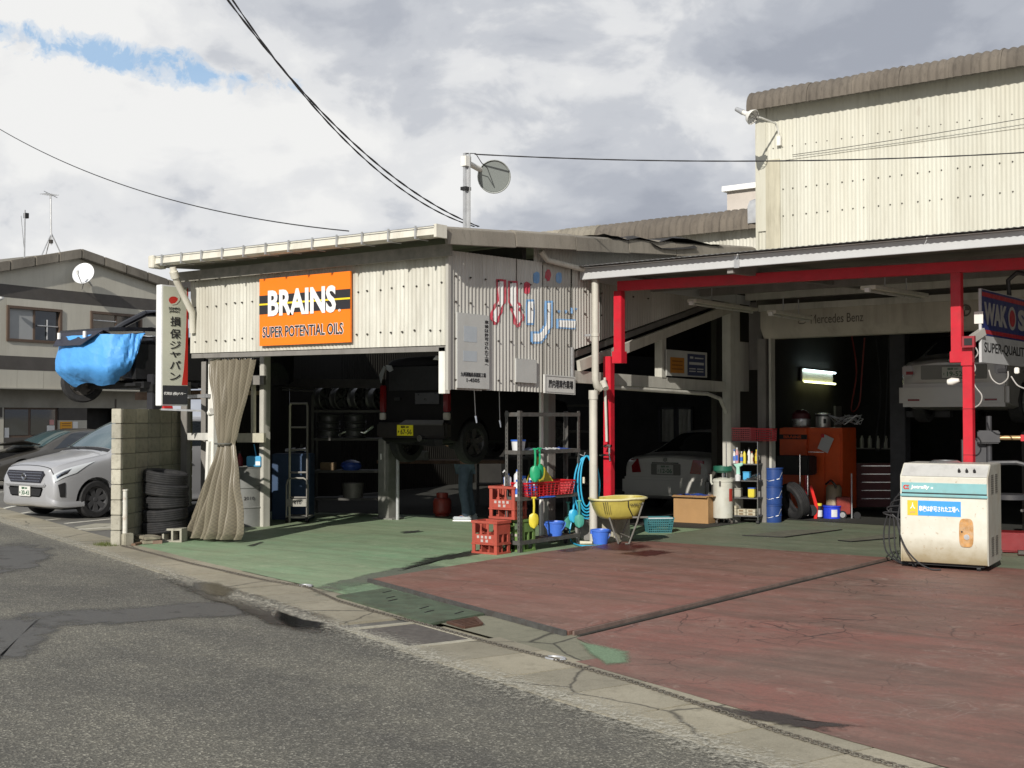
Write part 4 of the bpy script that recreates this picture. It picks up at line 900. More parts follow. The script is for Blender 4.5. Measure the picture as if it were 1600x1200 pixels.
mk('pipe_collar', G().cyl((-9.28, 13.72, 1.92), (-9.28, 13.72, 2.04), 0.064, n=12).cyl((-9.22, 13.68, 2.75), (-9.22, 13.68, 2.79), 0.056, n=12), PIPE, dpc, world=True, smooth=True)
mk('pipe_clip', G().box(-9.38, 13.66, 2.755, -9.26, 13.70, 2.785), GALV, dpc, world=True)
# water tap on its own standpipe
tp0 = GY(947, 700, 13.9)
tap = thing('water_tap', 'outdoor tap on a thin grey standpipe fixed to the red post', 'tap', (tp0.x, 13.92, 0.9))
mk('standpipe', G().tube([GY(945, 590, 13.92), GY(948, 690, 13.92)], 0.018, 8), GWT, tap, world=True, smooth=True)
tz = GY(950, 697, 13.9).z
mk('tap_body', G().cyl((tp0.x - .02, 13.9, tz), (tp0.x + 0.08, 13.9, tz), 0.022, n=10).cyl((tp0.x + .05, 13.9, tz - .02), (tp0.x + .05, 13.9, tz - .10), 0.014, n=8).cyl((tp0.x - .1, 13.9, tz - .12), (tp0.x + .05, 13.9, tz - .12), 0.014, n=8).cyl((tp0.x + .05, 13.9, tz - .10), (tp0.x + .09, 13.86, tz - .20), 0.013, n=8), CHROME, tap, world=True, smooth=True)
mk('handle', G().cyl((tp0.x - .02, 13.86, tz + .0), (tp0.x + .10, 13.86, tz + .0), 0.010, n=8), CHROME, tap, world=True)

# strip lights hung below the canopy
def strip(px0, py0, px1, py1, Y0, Y1, label, hang=0.25, w=0.14):
    a, b = GY(px0, py0, Y0), GY(px1, py1, Y1); t = thing('strip_light', label, 'strip light', (a + b) / 2, 0, 'unlit strip lights under the canopy')
    mk('housing', G().beam(a, b, w, 0.05), LAMPW, t, world=True, bevel=0.006)
    mk('tube', G().cyl(a + Vector((0, 0, -.045)) + (b - a) * .03, a + Vector((0, 0, -.045)) + (b - a) * .97, 0.016, n=8), mat('dead_tube', (0.5, 0.5, 0.46), 0.3, 0, 0, 4), t, world=True, smooth=True)
    mk('end_cap', G().cbox(a + Vector((0, -0.01, -.035)), (0.06, 0.05, 0.05)), WHITEI, t, world=True)
    for f_ in (.3, .7): mk('hanger', G().cyl(a.lerp(b, f_), a.lerp(b, f_) + Vector((0, 0, hang)), 0.008, n=6), GALV, t, world=True)
strip(1081, 470, 1178, 484, 15.2, 17.4, 'unlit strip light nearest the grey shed wall')
strip(1205, 487, 1265, 497, 16.4, 17.8, 'unlit strip light hanging before the shutter box lettering')
strip(1356, 449, 1440, 462, 14.9, 16.6, 'wide unlit strip light to the left of the second red post', 0.2, 0.2)

pa_, pb_, pc_ = GX(1040, 587, -9.36), GX(1103, 592, -9.36), GX(1040, 546, -9.36)
pb_.z = pa_.z
s5, pu = framed('poster_board', 'white board with an orange and a navy poster on the beam above the white saloon', 'sign', (pa_, pb_, pc_), mat('dim_white_board', (0.40, 0.40, 0.37), 0.5, 0, 0.05, 4, 0.2), 0.02, 0.02)
mk('orange_poster', plate_rect(*sub(pa_, pb_, pc_, .08, .12, .42, .72), .001, pu + .002), mat('dull_orange_print', (0.42, 0.17, 0.02), 0.5, 0, 0.05, 6), s5, world=True)
mk('navy_poster', plate_rect(*sub(pa_, pb_, pc_, .50, .05, .95, .90), .001, pu + .002), mat('navy_print', (0.035, 0.045, 0.10), 0.5, 0, 0.05, 6), s5, world=True)
for v0, v1, u0, u1 in ((.72, .80, .56, .64), (.72, .77, .68, .90), (.48, .58, .54, .91), (.30, .34, .54, .70), (.30, .34, .74, .90), (.20, .24, .54, .70), (.20, .24, .74, .90)): mk('print_line', plate_rect(*sub(pa_, pb_, pc_, u0, v0, u1, v1), .001, pu + .004), NOT, s5, world=True)
for v0 in (.55, .40, .25): mk('print_line', plate_rect(*sub(pa_, pb_, pc_, .12, v0, .38, v0 + .05), .001, pu + .004), mat('brown_print', (0.20, 0.07, 0.01), 0.5, 0, 0.05, 6), s5, world=True)
# ================================================================ TALL BUILDING
YT = 18.5
tb = thing('tall_workshop', 'tall ivory corrugated workshop building behind the canopy', 'building', (-4, 22, 0))
tx = [GY(x, 300, YT).x for x in (1186, 1196, 1246, 1302, 1358, 1419, 1481, 1546)]
st_ = tx[-1] - tx[-2]
while tx[-1] < 3.5: tx.append(tx[-1] + st_)
ZM = GY(1238, 243, YT).z
for i, (a, b) in enumerate(zip(tx[:-1], tx[1:])):
    m_ = STAINS if False else TALLS
    corr((a + 0.002, YT), (b - 0.002, YT), (3.55, 3.55), (ZM - 0.02, ZM - 0.02), m_, 'wall_sheet', tb, amp=0.0035, pitch=0.063)
    corr((a + 0.002, YT - 0.012), (b - 0.002, YT - 0.012), (ZM - 0.06, ZM - 0.06), (6.75, 6.75), m_, 'wall_sheet', tb, amp=0.0035, pitch=0.063)
# rain-stained corner casing
mk('corner_casing', G().box(tx[1] + 0.02, YT - 0.035, 3.62, GY(1220, 300, YT).x, YT - 0.02, 5.85), STAINS, tb, world=True, bevel=0.003)
mk('corner_trim', G().box(tx[0] - 0.02, YT - 0.03, 4.7, tx[0] + 0.14, YT - 0.018, 6.7), TALLS, tb, world=True, bevel=0.003)
mk('corner_flashing', G().box(tx[0] - 0.05, YT - 0.025, 3.55, tx[0] - 0.002, YT + 0.06, 6.72), TALLS, tb, world=True)
bb = G()
for z in (GY(1238, 294, YT).z, GY(1238, 336, YT).z, GY(1238, 228, YT).z):
    for a, b in zip(tx[1:-1], tx[2:]):
        for t in (0.05, 0.35, 0.65): x = a + (b - a) * t + 0.12; bb.cyl((x, YT - 0.022, z), (x, YT - 0.002, z), 0.009, 0.012, 6)
mk('bolt_rows', bb, BOLTM, tb, world=True, kind='stuff')
# curved ridge sheets
def ridge(x0, x1, yf, ztop, zbot, parent, m, rr=0.24, pitch=0.125, amp=0.016, n_cap=0, back=0.5):
    k = max(3, int((x1 - x0) / pitch * 8)); rows = []
    for i in range(k + 1):
        x = x0 + (x1 - x0) * i / k; o = abs(math.sin((x) / pitch * math.pi)) * amp * 1.6
        f = []
        for (y, z, ny, nz) in [(yf, zbot, -1, 0), (yf, ztop - rr, -1, 0)] + [(yf + rr - rr * math.cos(t), ztop - rr + rr * math.sin(t), -math.cos(t), math.sin(t)) for t in [j * math.pi / 2 / 5 for j in range(1, 6)]] + [(yf + rr + back, ztop - back * 0.12, 0, 1)]:
            f.append((x, y + ny * o, z + nz * o))
        bk_ = [(x, min(p[1] + 0.02, yf + rr + back), p[2] - (0.02 if j > 1 else 0)) for j, p in enumerate(f)][::-1]
        rows.append(f + bk_)
    g = G().grid(rows, closed=True); L_ = len(rows[0]); e = k * L_; g.f += [tuple(range(L_)), tuple(range(e + L_ - 1, e - 1, -1))]
    return mk('roof_sheet', g, m, parent, smooth=True, world=True, ang=60)
zr1, zr0 = GY(1200, 137, YT - .3).z, GY(1185, 171, YT - .3).z
x = GY(1167, 160, YT - .3).x; i = 0
while x < 3.6:
    w_ = 0.30 if i == 0 else 0.74
    ridge(x, x + w_ - 0.004, YT - 0.30 - 0.006 * (i % 2), zr1 + 0.008 * (i % 2), zr0, tb, RSL); x += w_; i += 1
mk('under_eave', G().box(tx[0] - 0.04, YT - 0.28, 6.70, 3.5, YT - 0.03, 6.74), mat('eave_shade_board', (0.25, 0.22, 0.18), 0.85, 0, 0.2, 4), tb, world=True)
mk('roof', G().add([(tx[0] - .3, YT + .2, zr1 - 0.05), (3.6, YT + .2, zr1 - 0.05), (3.6, 27, zr1 - .9), (tx[0] - .3, 27, zr1 - .9)], [(0, 1, 2, 3)]), ROOFM, tb, world=True)
mk('side_wall', G().box(tx[0] - 0.03, YT + 0.06, 4.31, tx[0] + 0.04, 26.5, 6.5), mat('side_wall_sheet', (0.30, 0.29, 0.25), 0.8, 0, 0.2, 2, 0.5), tb, world=True)
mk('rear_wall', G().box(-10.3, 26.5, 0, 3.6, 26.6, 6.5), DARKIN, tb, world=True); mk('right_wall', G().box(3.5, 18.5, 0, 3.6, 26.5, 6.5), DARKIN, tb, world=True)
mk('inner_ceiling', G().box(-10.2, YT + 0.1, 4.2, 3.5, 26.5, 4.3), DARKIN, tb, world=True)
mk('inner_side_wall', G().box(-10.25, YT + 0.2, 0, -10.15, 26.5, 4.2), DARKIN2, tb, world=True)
# shutter box, jambs and doorway panel
sx0 = GY(1188, 500, YT - .4).x; zt1, zt0, zt2 = GY(1205, 486, YT - .4).z, GY(1205, 528, YT - .4).z, GY(1205, 512, YT - .4).z
SHB = mat('shutter_box_paint', (0.42, 0.39, 0.33), 0.7, 0, 0.1, 2, 0.6, (0.16, 0.14, 0.11), streak=True)
g_ = G().prism([(sx0, YT - 0.40, zt1), (sx0, YT - 0.40, zt2), (sx0, YT - 0.28, zt0), (sx0, YT - 0.03, zt0), (sx0, YT - 0.03, zt1)], (7.2, 0, 0)); mk('shutter_box', g_, SHB, tb, world=True, bevel=0.004)
mk('shutter_box_rim', G().box(sx0 - 0.02, YT - 0.43, zt1, sx0 + 7.2, YT - 0.2, zt1 + 0.10), GWT, tb, world=True)
mk('header_panel', G().box(sx0 - 0.2, YT - 0.12, zt1 + 0.10, 3.4, YT - 0.06, 3.75), mat('header_board', (0.15, 0.14, 0.12), 0.85, 0, 0.2, 2), tb, world=True)
a, b, c = GY(1267, 506, YT - .4), GY(1349, 500, YT - .4), GY(1267, 492, YT - .4)
b.z = a.z; c.x = a.x
FADEI = mat('faded_black_letters', (0.13, 0.12, 0.10), 0.7, 0, 0.3, 40)
quadtext('Mercedes Benz', a, b, c, FADEI, tb, 0.0, 0.002, 0.004)
ec = GY(1253, 503, YT - .4); e = G().tube([(ec.x + .06 * math.cos(t), YT - .405, ec.z + .03 * math.sin(t)) for t in [k * math.pi / 8 for k in range(17)]], 0.006, 4)
mk('emblem', e, FADEI, tb, world=True)
ec = GY(1508, 485, YT - .4); e = G().tube([(ec.x + .075 * math.cos(t), YT - .405, ec.z + .075 * math.sin(t)) for t in [k * math.pi / 10 for k in range(21)]], 0.014, 5); mk('emblem_ring', e, FADEI, tb, world=True)
e = G()
for q_ in (0, 2):
    P = [(ec.x, YT - .404, ec.z)] + [(ec.x + .06 * math.cos(q_ * math.pi / 2 + t), YT - .404, ec.z + .06 * math.sin(q_ * math.pi / 2 + t)) for t in [k * math.pi / 12 for k in range(7)]]; e.prism(P, (0, 0.003, 0))
mk('emblem_quarters', e, FADEI, tb, world=True)
j0 = GZ(1196, 812); jx = GY(1195, 600, YT - .2).x
mk('jamb', G().box(jx - 0.08, YT - 0.30, 0, jx + 0.06, YT - 0.05, zt0), WDARK, tb, world=True, bevel=0.005)
mk('jamb', G().box(jx + 0.10, YT - 0.26, 0, jx + 0.14, YT - 0.12, zt0), GWT, tb, world=True)
mk('door_head', G().box(-9.40, 18.42, 2.45, jx - .1, 18.47, 3.55), WDARK, tb, world=True)
# double tube lamp inside, lit
la, lb = GX(1257, 578, -10.02), GX(1305, 583, -10.02)
TUBEW = mat('lit_cool_tube', (0.75, 0.95, 1.0), 0.3, 0, 0, 4, emit=5.0); TUBEY = mat('lit_warm_tube', (0.95, 0.95, 0.45), 0.3, 0, 0, 4, emit=3.5)
lt = thing('tube_lamp', 'lit double tube lamp on the inner wall of the shutter bay', 'tube lamp', la)
la, lb = GX(1257, 578, -10.02), GX(1305, 583, -10.02)
mk('housing', G().beam(la + Vector((-.06, 0, -.09)), lb + Vector((-.06, 0, -.09)), 0.03, 0.24), LAMPW, lt, world=True)
mk('tube', G().cyl(la, lb, 0.018, n=8), TUBEW, lt, world=True, smooth=True)
la2, lb2 = GX(1257, 596, -10.02), GX(1305, 600, -10.02); mk('tube', G().cyl(la2, lb2, 0.018, n=8), TUBEY, lt, world=True, smooth=True)
# wall lamp on a bent arm
wb = GY(1219, 217, YT - .02); hd = GY(1172, 181, YT - 1.0)
wl = thing('wall_lamp', 'white bell lamp on a bent arm at the corner of the tall wall', 'lamp', wb)
mk('arm', G().tube([wb + Vector((0, -.03, -.06)), wb + Vector((0, -.06, 0.12)), wb + Vector((0, -.16, .22)), hd + (wb - hd) * .35 + Vector((0, 0, .10)), hd], 0.016, 8), WPAINT, wl, world=True, smooth=True)
mk('bracket', G().cbox(wb + Vector((0, -.04, -.04)), (0.07, 0.05, 0.16)), WPAINT, wl, world=True, bevel=.005)
axl = (Vector((-.75, .1, .45))).normalized(); Ml = Matrix.Translation(hd) @ (-axl).to_track_quat('Z', 'Y').to_matrix().to_4x4()
g_ = G().lathe([(0.02, -0.16), (0.035, -0.15), (0.04, -0.06), (0.10, 0.0), (0.125, 0.06), (0.12, 0.065), (0.09, 0.0), (0.03, -0.05)], 18); g_.xf(Ml); mk('bell', g_, WPAINT, wl, world=True, smooth=True)
g_ = G().cyl((0, 0, -0.3), (0, 0, -0.15), 0.035, 0.045, 10); g_.xf(Ml); mk('socket', g_, GALV, wl, world=True, smooth=True)
g_ = G()
for k in range(5):
    t = k * math.pi / 5; g_.tube([(.11 * math.cos(t), .11 * math.sin(t), .06), (0.06 * math.cos(t), .06 * math.sin(t), .12), (0, 0, .14), (-.06 * math.cos(t), -.06 * math.sin(t), .12), (-.11 * math.cos(t), -.11 * math.sin(t), .06)], 0.004, 4)
g_.xf(Ml); mk('guard', g_, BOLTM, wl, world=True)

# ---------------------------------------------------------------- lower building with the curved ridge, and the pale block beyond
mb = thing('middle_workshop', 'lower corrugated building with a curved slate ridge behind the shed', 'building', (-12, 19, 0))
YM = 18.9
zt3, zb3 = GY(1185, 322, YM).z, GY(1185, 356, YM).z; xr, xl = GY(1193, 340, YM).x, GY(812, 365, YM).x
x = xl; i = 0
R2 = m_concrete('pale_weathered_slate', (0.33, 0.30, 0.245), (0.19, 0.17, 0.135), 4, 0, 0.6, True)
while x < xr - 0.3:
    w_ = min(0.86, xr - x); ridge(x, x + w_ - 0.005, YM + 0.006 * (i % 2), zt3 + 0.008 * (i % 2), zb3, mb, R2 if x < GY(905, 350, YM).x else RSL, pitch=0.14, amp=0.018, rr=0.26); x += w_; i += 1
x = xl
while x < xr: corr((x, YM + 0.22), (min(x + .9, xr) - .004, YM + 0.22), (3.9, 3.9), (zb3 + .1, zb3 + .1), FRONTS, 'wall_sheet', mb, amp=0.008); x += .9
mk('roof', G().add([(xl, YM + .3, zt3 - .02), (xr - .2, YM + .3, zt3 - .02), (xr - .2, 24.4, zt3 - .7), (xl, 24.4, zt3 - .7)], [(0, 1, 2, 3)]), ROOFM, mb, world=True)
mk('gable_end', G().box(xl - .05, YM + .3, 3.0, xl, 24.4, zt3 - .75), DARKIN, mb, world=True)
sc = GY(1176, 325, YM - .04); e = G()
e.grid([[(sc.x - .09, YM - .045, sc.z - .25), (sc.x + .09, YM - .045, sc.z - .25)], [(sc.x - .09, YM - .05, sc.z + .03), (sc.x + .10, YM - .05, sc.z + .03)], [(sc.x - .07, YM - .01, sc.z + .13), (sc.x + .12, YM - .01, sc.z + .14)], [(sc.x - .05, YM + .1, sc.z + .17), (sc.x + .14, YM + .1, sc.z + .17)]])
mk('patch_sheet', e, GALV, mb, world=True, smooth=True)
# loose dark felt blown over the shed roof edge
ft = thing('roofing_felt', 'crumpled black roofing felt lying on the edge of the shed roof', 'roofing felt', (-9.25, 15.5, 4.15))
def felt(P, w, seed):
    rows = []
    for i in range(len(P)):
        r_ = []
        for j in range(9):
            t = j / 8; p = Vector(P[i]) + Vector((-w * t, 0, 0.0)); p.z += 0.05 + 0.05 * noise.noise(Vector((i * .6, j * .5, seed))) + 0.04 * math.sin(t * 3); r_.append(tuple(p))
        rows.append(r_)
    return G().grid(rows)
P = [GX(x, y, -9.14) for x, y in ((955, 374), (966, 377), (980, 380), (1000, 376), (1015, 380), (1030, 384), (1050, 379), (1075, 377), (1095, 382), (1110, 389), (1130, 388))]
mk('felt_sheet', felt(P, 0.9, 3), mat('black_felt', (0.02, 0.018, 0.018), 0.9, 0, 0.3, 9, 0, bump=0.5, bscale=25), ft, world=True, smooth=True)
P = [GX(x, y + 7, -9.12) for x, y in ((1020, 379), (1035, 386), (1055, 388), (1075, 386), (1090, 387))]
mk('felt_flap', felt(P, 0.2, 8), MATS['black_felt'], ft, world=True, smooth=True)
# far block
fb_ = thing('far_block', 'small pale flat-roofed block rising beyond the curved slate ridge', 'building', (-17, 34, 0))
a, b = GY(1136, 300, 34), GY(1260, 300, 34)
for k in range(3):
    x0 = a.x + (b.x - a.x) * k / 3 if k else a.x
    mk('wall_panel', G().box(a.x + k * 1.1, 34, 0, a.x + (k + 1) * 1.1 - 0.02, 34.3, a.z), mat('pink_grey_panel', (0.52, 0.47, 0.42), 0.7, 0, 0.06, 2, 0.2), fb_, world=True)
mk('roof_edge', G().box(a.x - 0.1, 33.85, a.z, b.x, 36, a.z + 0.16), WHITEI, fb_, world=True)
mk('body', G().box(a.x, 34.31, 0, b.x, 36, a.z - .01), MATS['pink_grey_panel'], fb_, world=True)

# ================================================================ NEIGHBOUR'S GABLE BUILDING
NO = GD(130, 560, 34); NO.z = 0
nd = Vector((-math.sin(R(6)), math.cos(R(6)), 0)); nn_ = Vector((nd.y, -nd.x, 0))          # along the wall, and out of it
def NW(px, py, off=0.0):
    """point of the gable wall plane seen at a pixel of the photo"""
    d = ray(px, py); o = Vector((0, 0, EYE)); p0 = NO + nn_ * off
    t = (p0 - o).dot(nn_) / d.dot(nn_); return o + d * t
nb = thing('gable_building', 'grey two storey building with a slate gable and dark bands at the left', 'building', NO)
NWALL = m_sheet('grey_rendered_panel', (0.50, 0.48, 0.41), (0.33, 0.31, 0.26), 0.35); NBAND = mat('dark_band_panel', (0.075, 0.068, 0.062), 0.7, 0, 0.12, 3, 0.3)
def wall_poly(pts, m, name, parent=None, off=0.0, th=0.12, **k):
    g = G().prism([NW(x, y, off) for x, y in pts], -nn_ * th); return mk(name, g, m, parent or nb, world=True, **k)
def s_of(p): return (p - NO).dot(nd)
PL, PR, PK = NW(-60, 430), NW(268, 447), NW(122, 398)
sL, sR, sK = s_of(PL), s_of(PR), s_of(PK)
zE, zK = PR.z, PK.z
def NP(s, z, off=0.0): return NO + nd * s + nn_ * off + Vector((0, 0, z))
# level courses of the wall
zb1, zb0 = (NW(0, 440).z + NW(245, 471).z) / 2, (NW(0, 460).z + NW(245, 489).z) / 2
zc1, zc0 = NW(60, 558).z, NW(60, 579).z; za1 = NW(60, 607).z
mk('gable_wall', G().prism([NP(sL, zb1, 0), NP(sR + .4, zb1, 0), NP(sR + .4, zE - .1, 0), NP(sK, zK - .02, 0), NP(sL, PL.z - .1, 0)], -nn_ * .15), NWALL, nb, world=True)
mk('upper_band', G().prism([NP(sL, zb0, .004), NP(sR + .4, zb0, .004), NP(sR + .4, zb1, .004), NP(sL, zb1, .004)], -nn_ * .15), NBAND, nb, world=True)
s0, s1_ = s_of(NW(-60, 500)), sR + .4
def wbx(sa, sb_, z0, z1, m, name, off=0.0, th=.15, parent=None, **k): return mk(name, G().prism([NP(sa, z0, off), NP(sb_, z0, off), NP(sb_, z1, off), NP(sa, z1, off)], -nn_ * th), m, parent or nb, world=True, **k)
# upper storey panels round the two windows
w1 = [s_of(NW(10, 510)), s_of(NW(96, 510))]; z1b, z1t = NW(50, 535).z, NW(50, 480).z
w2 = [s_of(NW(141, 510)), s_of(NW(221, 520))]; z2t = NW(180, 489).z; z2b = z1b
gsx = s0; edges = []
k = 0
for (a, b) in ((s0, w1[0]), (w1[1], w2[0]), (w2[1], s1_)):
    n_ = max(1, round((b - a) / 0.95))
    for j in range(n_): wbx(a + (b - a) * j / n_ + .004, a + (b - a) * (j + 1) / n_ - .004, zc1, zb0, NWALL, 'wall_panel')
for w_, zt_w in ((w1, z1t), (w2, z2t)):
    wbx(w_[0], w_[1], zc1, z1b, NWALL, 'wall_panel'); wbx(w_[0], w_[1], zt_w, zb0, NWALL, 'wall_panel')
wbx(s0, s1_, zc0, zc1, NBAND, 'lower_band', .004)
n_ = 9
for j in range(n_): wbx(s0 + (s1_ - s0) * j / n_ + .004, s0 + (s1_ - s0) * (j + 1) / n_ - .004, za1, zc0, NWALL, 'wall_panel')
BRN = mat('brown_window_frame', (0.10, 0.065, 0.045), 0.5, 0, 0.1, 8, 0.2)
BLIND = mat('grey_roller_blind', (0.33, 0.34, 0.34), 0.6, 0, 0.05, 3)
def window(w_, z0, z1, blind, label=None):
    f = G(); t = .07
    for (a, b, c, d) in ((w_[0], w_[0] + t, z0, z1), (w_[1] - t, w_[1], z0, z1), (w_[0] + t, w_[1] - t, z0, z0 + t), (w_[0] + t, w_[1] - t, z1 - t, z1)): g_ = G().prism([NP(a, c, .04), NP(b, c, .04), NP(b, d, .04), NP(a, d, .04)], -nn_ * .12); f.add(g_.v, g_.f)
    fo = mk('window', f, BRN, nb, world=True)
    m_ = (w_[0] + w_[1]) / 2
    mk('pane', G().prism([NP(w_[0] + t, z0 + t, -.03), NP(m_, z0 + t, -.03), NP(m_, z1 - t, -.03), NP(w_[0] + t, z1 - t, -.03)], -nn_ * .01), BLIND if blind else GLASSD, fo, world=True)
    mk('pane', G().prism([NP(m_, z0 + t, -.05), NP(w_[1] - t, z0 + t, -.05), NP(w_[1] - t, z1 - t, -.05), NP(m_, z1 - t, -.05)], -nn_ * .01), GLASSD, fo, world=True)
    mk('mullion', G().prism([NP(m_ - .03, z0 + t, -.01), NP(m_ + .03, z0 + t, -.01), NP(m_ + .03, z1 - t, -.01), NP(m_ - .03, z1 - t, -.01)], -nn_ * .05), BRN, fo, world=True)
    return fo
fo = window(w1, z1b, z1t, True)
sm = w1[0] + (w1[1] - w1[0]) * .74
mk('rail', G().tube([NP(sm, z1b + .1, -.02), NP(sm, z1t - .3, -.02)], .02, 6).tube([NP(sm - .3, z1b + .45, -.02), NP(w1[1] - .1, z1b + .45, -.02)], .02, 6), GALV, fo, world=True)
fo = window(w2, z2b, z2t, False)
mk('rail', G().tube([NP(w2[0] + .08, z2t - .25, -.02), NP((w2[0] + w2[1]) / 2, z2t - .25, -.02)], .02, 6), GALV, fo, world=True)
# gable roof edges of slate
for (sa, za, sb_, zb__) in ((sL - .2, PL.z, sK, zK + .02), (sK, zK + .02, sR + .5, zE - .10)):
    n_ = 5
    for j in range(n_):
        t0, t1 = j / n_, (j + 1) / n_ - .004; a = NP(sa + (sb_ - sa) * t0, za + (zb__ - za) * t0, .18); b = NP(sa + (sb_ - sa) * t1, za + (zb__ - za) * t1, .18)
        mk('barge_sheet', G().prism([a + Vector((0, 0, -.13)), b + Vector((0, 0, -.13)), b + Vector((0, 0, .13)), a + Vector((0, 0, .13))], -nn_ * .25), SLATE, nb, world=True, bevel=.02)
for (sa, za, sb_, zb__) in ((sL, PL.z, sK, zK), (sK, zK, sR + .5, zE - .1)):
    mk('roof', G().prism([NP(sa, za, -.1), NP(sb_, zb__, -.1), NP(sb_, zb__ + .1, -.1), NP(sa, za + .1, -.1)], -nn_ * 9), ROOFM, nb, world=True)
# ground floor, set back under the canopy ledge
OFG = -.35
wbx(s0, s1_, za1 - .03, za1 + .0, mat('soffit_grey', (0.28, 0.27, 0.23), 0.8, 0, .1, 3), 'ledge', .12, .7)
def gx_(px, y=640): return s_of(NW(px, y, OFG))
zg = lambda y, px=60: NW(px, y, OFG).z
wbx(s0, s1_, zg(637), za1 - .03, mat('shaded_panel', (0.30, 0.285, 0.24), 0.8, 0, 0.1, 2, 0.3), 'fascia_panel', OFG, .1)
wbx(s0, gx_(6), 0, zg(637), NWALL, 'pier', OFG); wbx(gx_(-6), gx_(3), zg(652), zg(637) , NBAND, 'pier_cap', OFG + .02, .05)
z_s, z_w = zg(683), zg(640)
wbx(gx_(6), gx_(92), 0, z_s, NBAND, 'stall_riser', OFG); 
fo = wbx(gx_(6), gx_(92), z_s, zg(637), BRN, 'shop_window', OFG - .06, .04)
mk('pane', G().prism([NP(gx_(9), z_s + .06, OFG - .05), NP(gx_(46), z_s + .06, OFG - .05), NP(gx_(46), z_w, OFG - .05), NP(gx_(9), z_w, OFG - .05)], -nn_ * .006), GLASSD, fo, world=True)
mk('pane', G().prism([NP(gx_(50), z_s + .06, OFG - .05), NP(gx_(88), z_s + .06, OFG - .05), NP(gx_(88), z_w, OFG - .05), NP(gx_(50), z_w, OFG - .05)], -nn_ * .006), GLASSD, fo, world=True)
for k, (x0, x1, y0, y1, c_) in enumerate(((9, 16, 684, 668, WHITEI), (75, 87, 681, 665, WHITEI), (79, 86, 664, 656, mat('pale_red_poster', (0.6, 0.3, 0.28), 0.6, 0, 0.1, 8)))):
    mk('window_sticker', G().prism([NP(gx_(x0), zg(y0), OFG - .04), NP(gx_(x1), zg(y0), OFG - .04), NP(gx_(x1), zg(y1), OFG - .04), NP(gx_(x0), zg(y1), OFG - .04)], -nn_ * .004), c_, fo, world=True)
wbx(gx_(92), gx_(136), zg(657), zg(637), NBAND, 'dark_panel', OFG, .1); wbx(gx_(92), gx_(136), 0, zg(657), NWALL, 'low_wall', OFG, .1)
ys = thing('yellow_notice', 'small yellow notice on the ground floor wall of the gable building', 'notice', NP(gx_(104), zg(668), OFG))
mk('board', G().prism([NP(gx_(94), zg(673), OFG + .02), NP(gx_(112), zg(673), OFG + .02), NP(gx_(112), zg(659), OFG + .02), NP(gx_(94), zg(659), OFG + .02)], -nn_ * .02), mat('amber_board', (0.75, 0.36, 0.02), 0.5, 0, 0.05, 6), ys, world=True)
for v in (661.5, 665, 669.5): mk('print_line', G().prism([NP(gx_(96), zg(v + 1.2), OFG + .024), NP(gx_(110), zg(v + 1.2), OFG + .024), NP(gx_(110), zg(v), OFG + .024), NP(gx_(96), zg(v), OFG + .024)], -nn_ * .003), mat('brown_ink', (0.3, 0.12, 0.03), 0.6, 0, 0, 4), ys, world=True)
ws = thing('white_notice', 'narrow white notice to the right of the yellow one', 'notice', NP(gx_(118), zg(668), OFG))
mk('board', G().prism([NP(gx_(113.5), zg(677), OFG + .02), NP(gx_(121), zg(677), OFG + .02), NP(gx_(121), zg(659), OFG + .02), NP(gx_(113.5), zg(659), OFG + .02)], -nn_ * .02), WHITEI, ws, world=True)
wbx(gx_(138), gx_(180), 0, zg(622), DARKIN, 'doorway', OFG - .3, .1); wbx(gx_(179), gx_(182), 0, zg(622), BRN, 'door_post', OFG, .1)
wbx(gx_(182), gx_(216), zg(640), zg(622), BLIND, 'small_window', OFG - .02, .04); wbx(gx_(216), s1_, 0, za1 - .04, NWALL, 'wall_panel', OFG - .01, .1); wbx(gx_(182), gx_(216), 0, zg(640), NWALL, 'wall_panel', OFG - .01, .1)
mk('body', G().prism([NP(s0, 0, -.75), NP(s1_, 0, -.75), NP(s1_, zE - .3, -.75), NP(sK, zK - .3, -.75), NP(s0, PL.z - .3, -.75)], -nn_ * 8), DARKIN, nb, world=True)
# satellite dish with its feed arm and mount
dc = NW(130, 427, .42); sd = thing('satellite_dish', 'white satellite dish mounted below the gable peak', 'satellite dish', NW(140, 450))
az_ = (Vector((0.55, -0.72, 0.42))).normalized(); Md = Matrix.Translation(dc) @ az_.to_track_quat('Z', 'Y').to_matrix().to_4x4()
g_ = G().lathe([(0.0, -.06), (.10, -.055), (.2, -.035), (.29, 0.0), (.305, .005), (.305, -.01), (.2, -.05), (.1, -.07), (0, -.075)], 28); g_.xf(Md @ Matrix.Diagonal((0.95, 1.05, 1, 1))); mk('reflector', g_, mat('dish_enamel', (0.72, 0.73, 0.74), .35, 0, .03, 5), sd, world=True, smooth=True)
mk('feed_arm', G().tube([Md @ Vector((0.0, -.3, 0)), Md @ Vector((0, -.22, .38))], .012, 6), GALV, sd, world=True); mk('feed_horn', G().cyl(Md @ Vector((0, -.23, .34)), Md @ Vector((0, -.16, .42)), .035, n=10), WHITEI, sd, world=True)
mk('mount', G().tube([Md @ Vector((0, 0, -.07)), NW(143, 446, .02)], .025, 8).tube([Md @ Vector((.05, -.2, -.05)), NW(128, 452, .02)], .015, 6), GALV, sd, world=True)
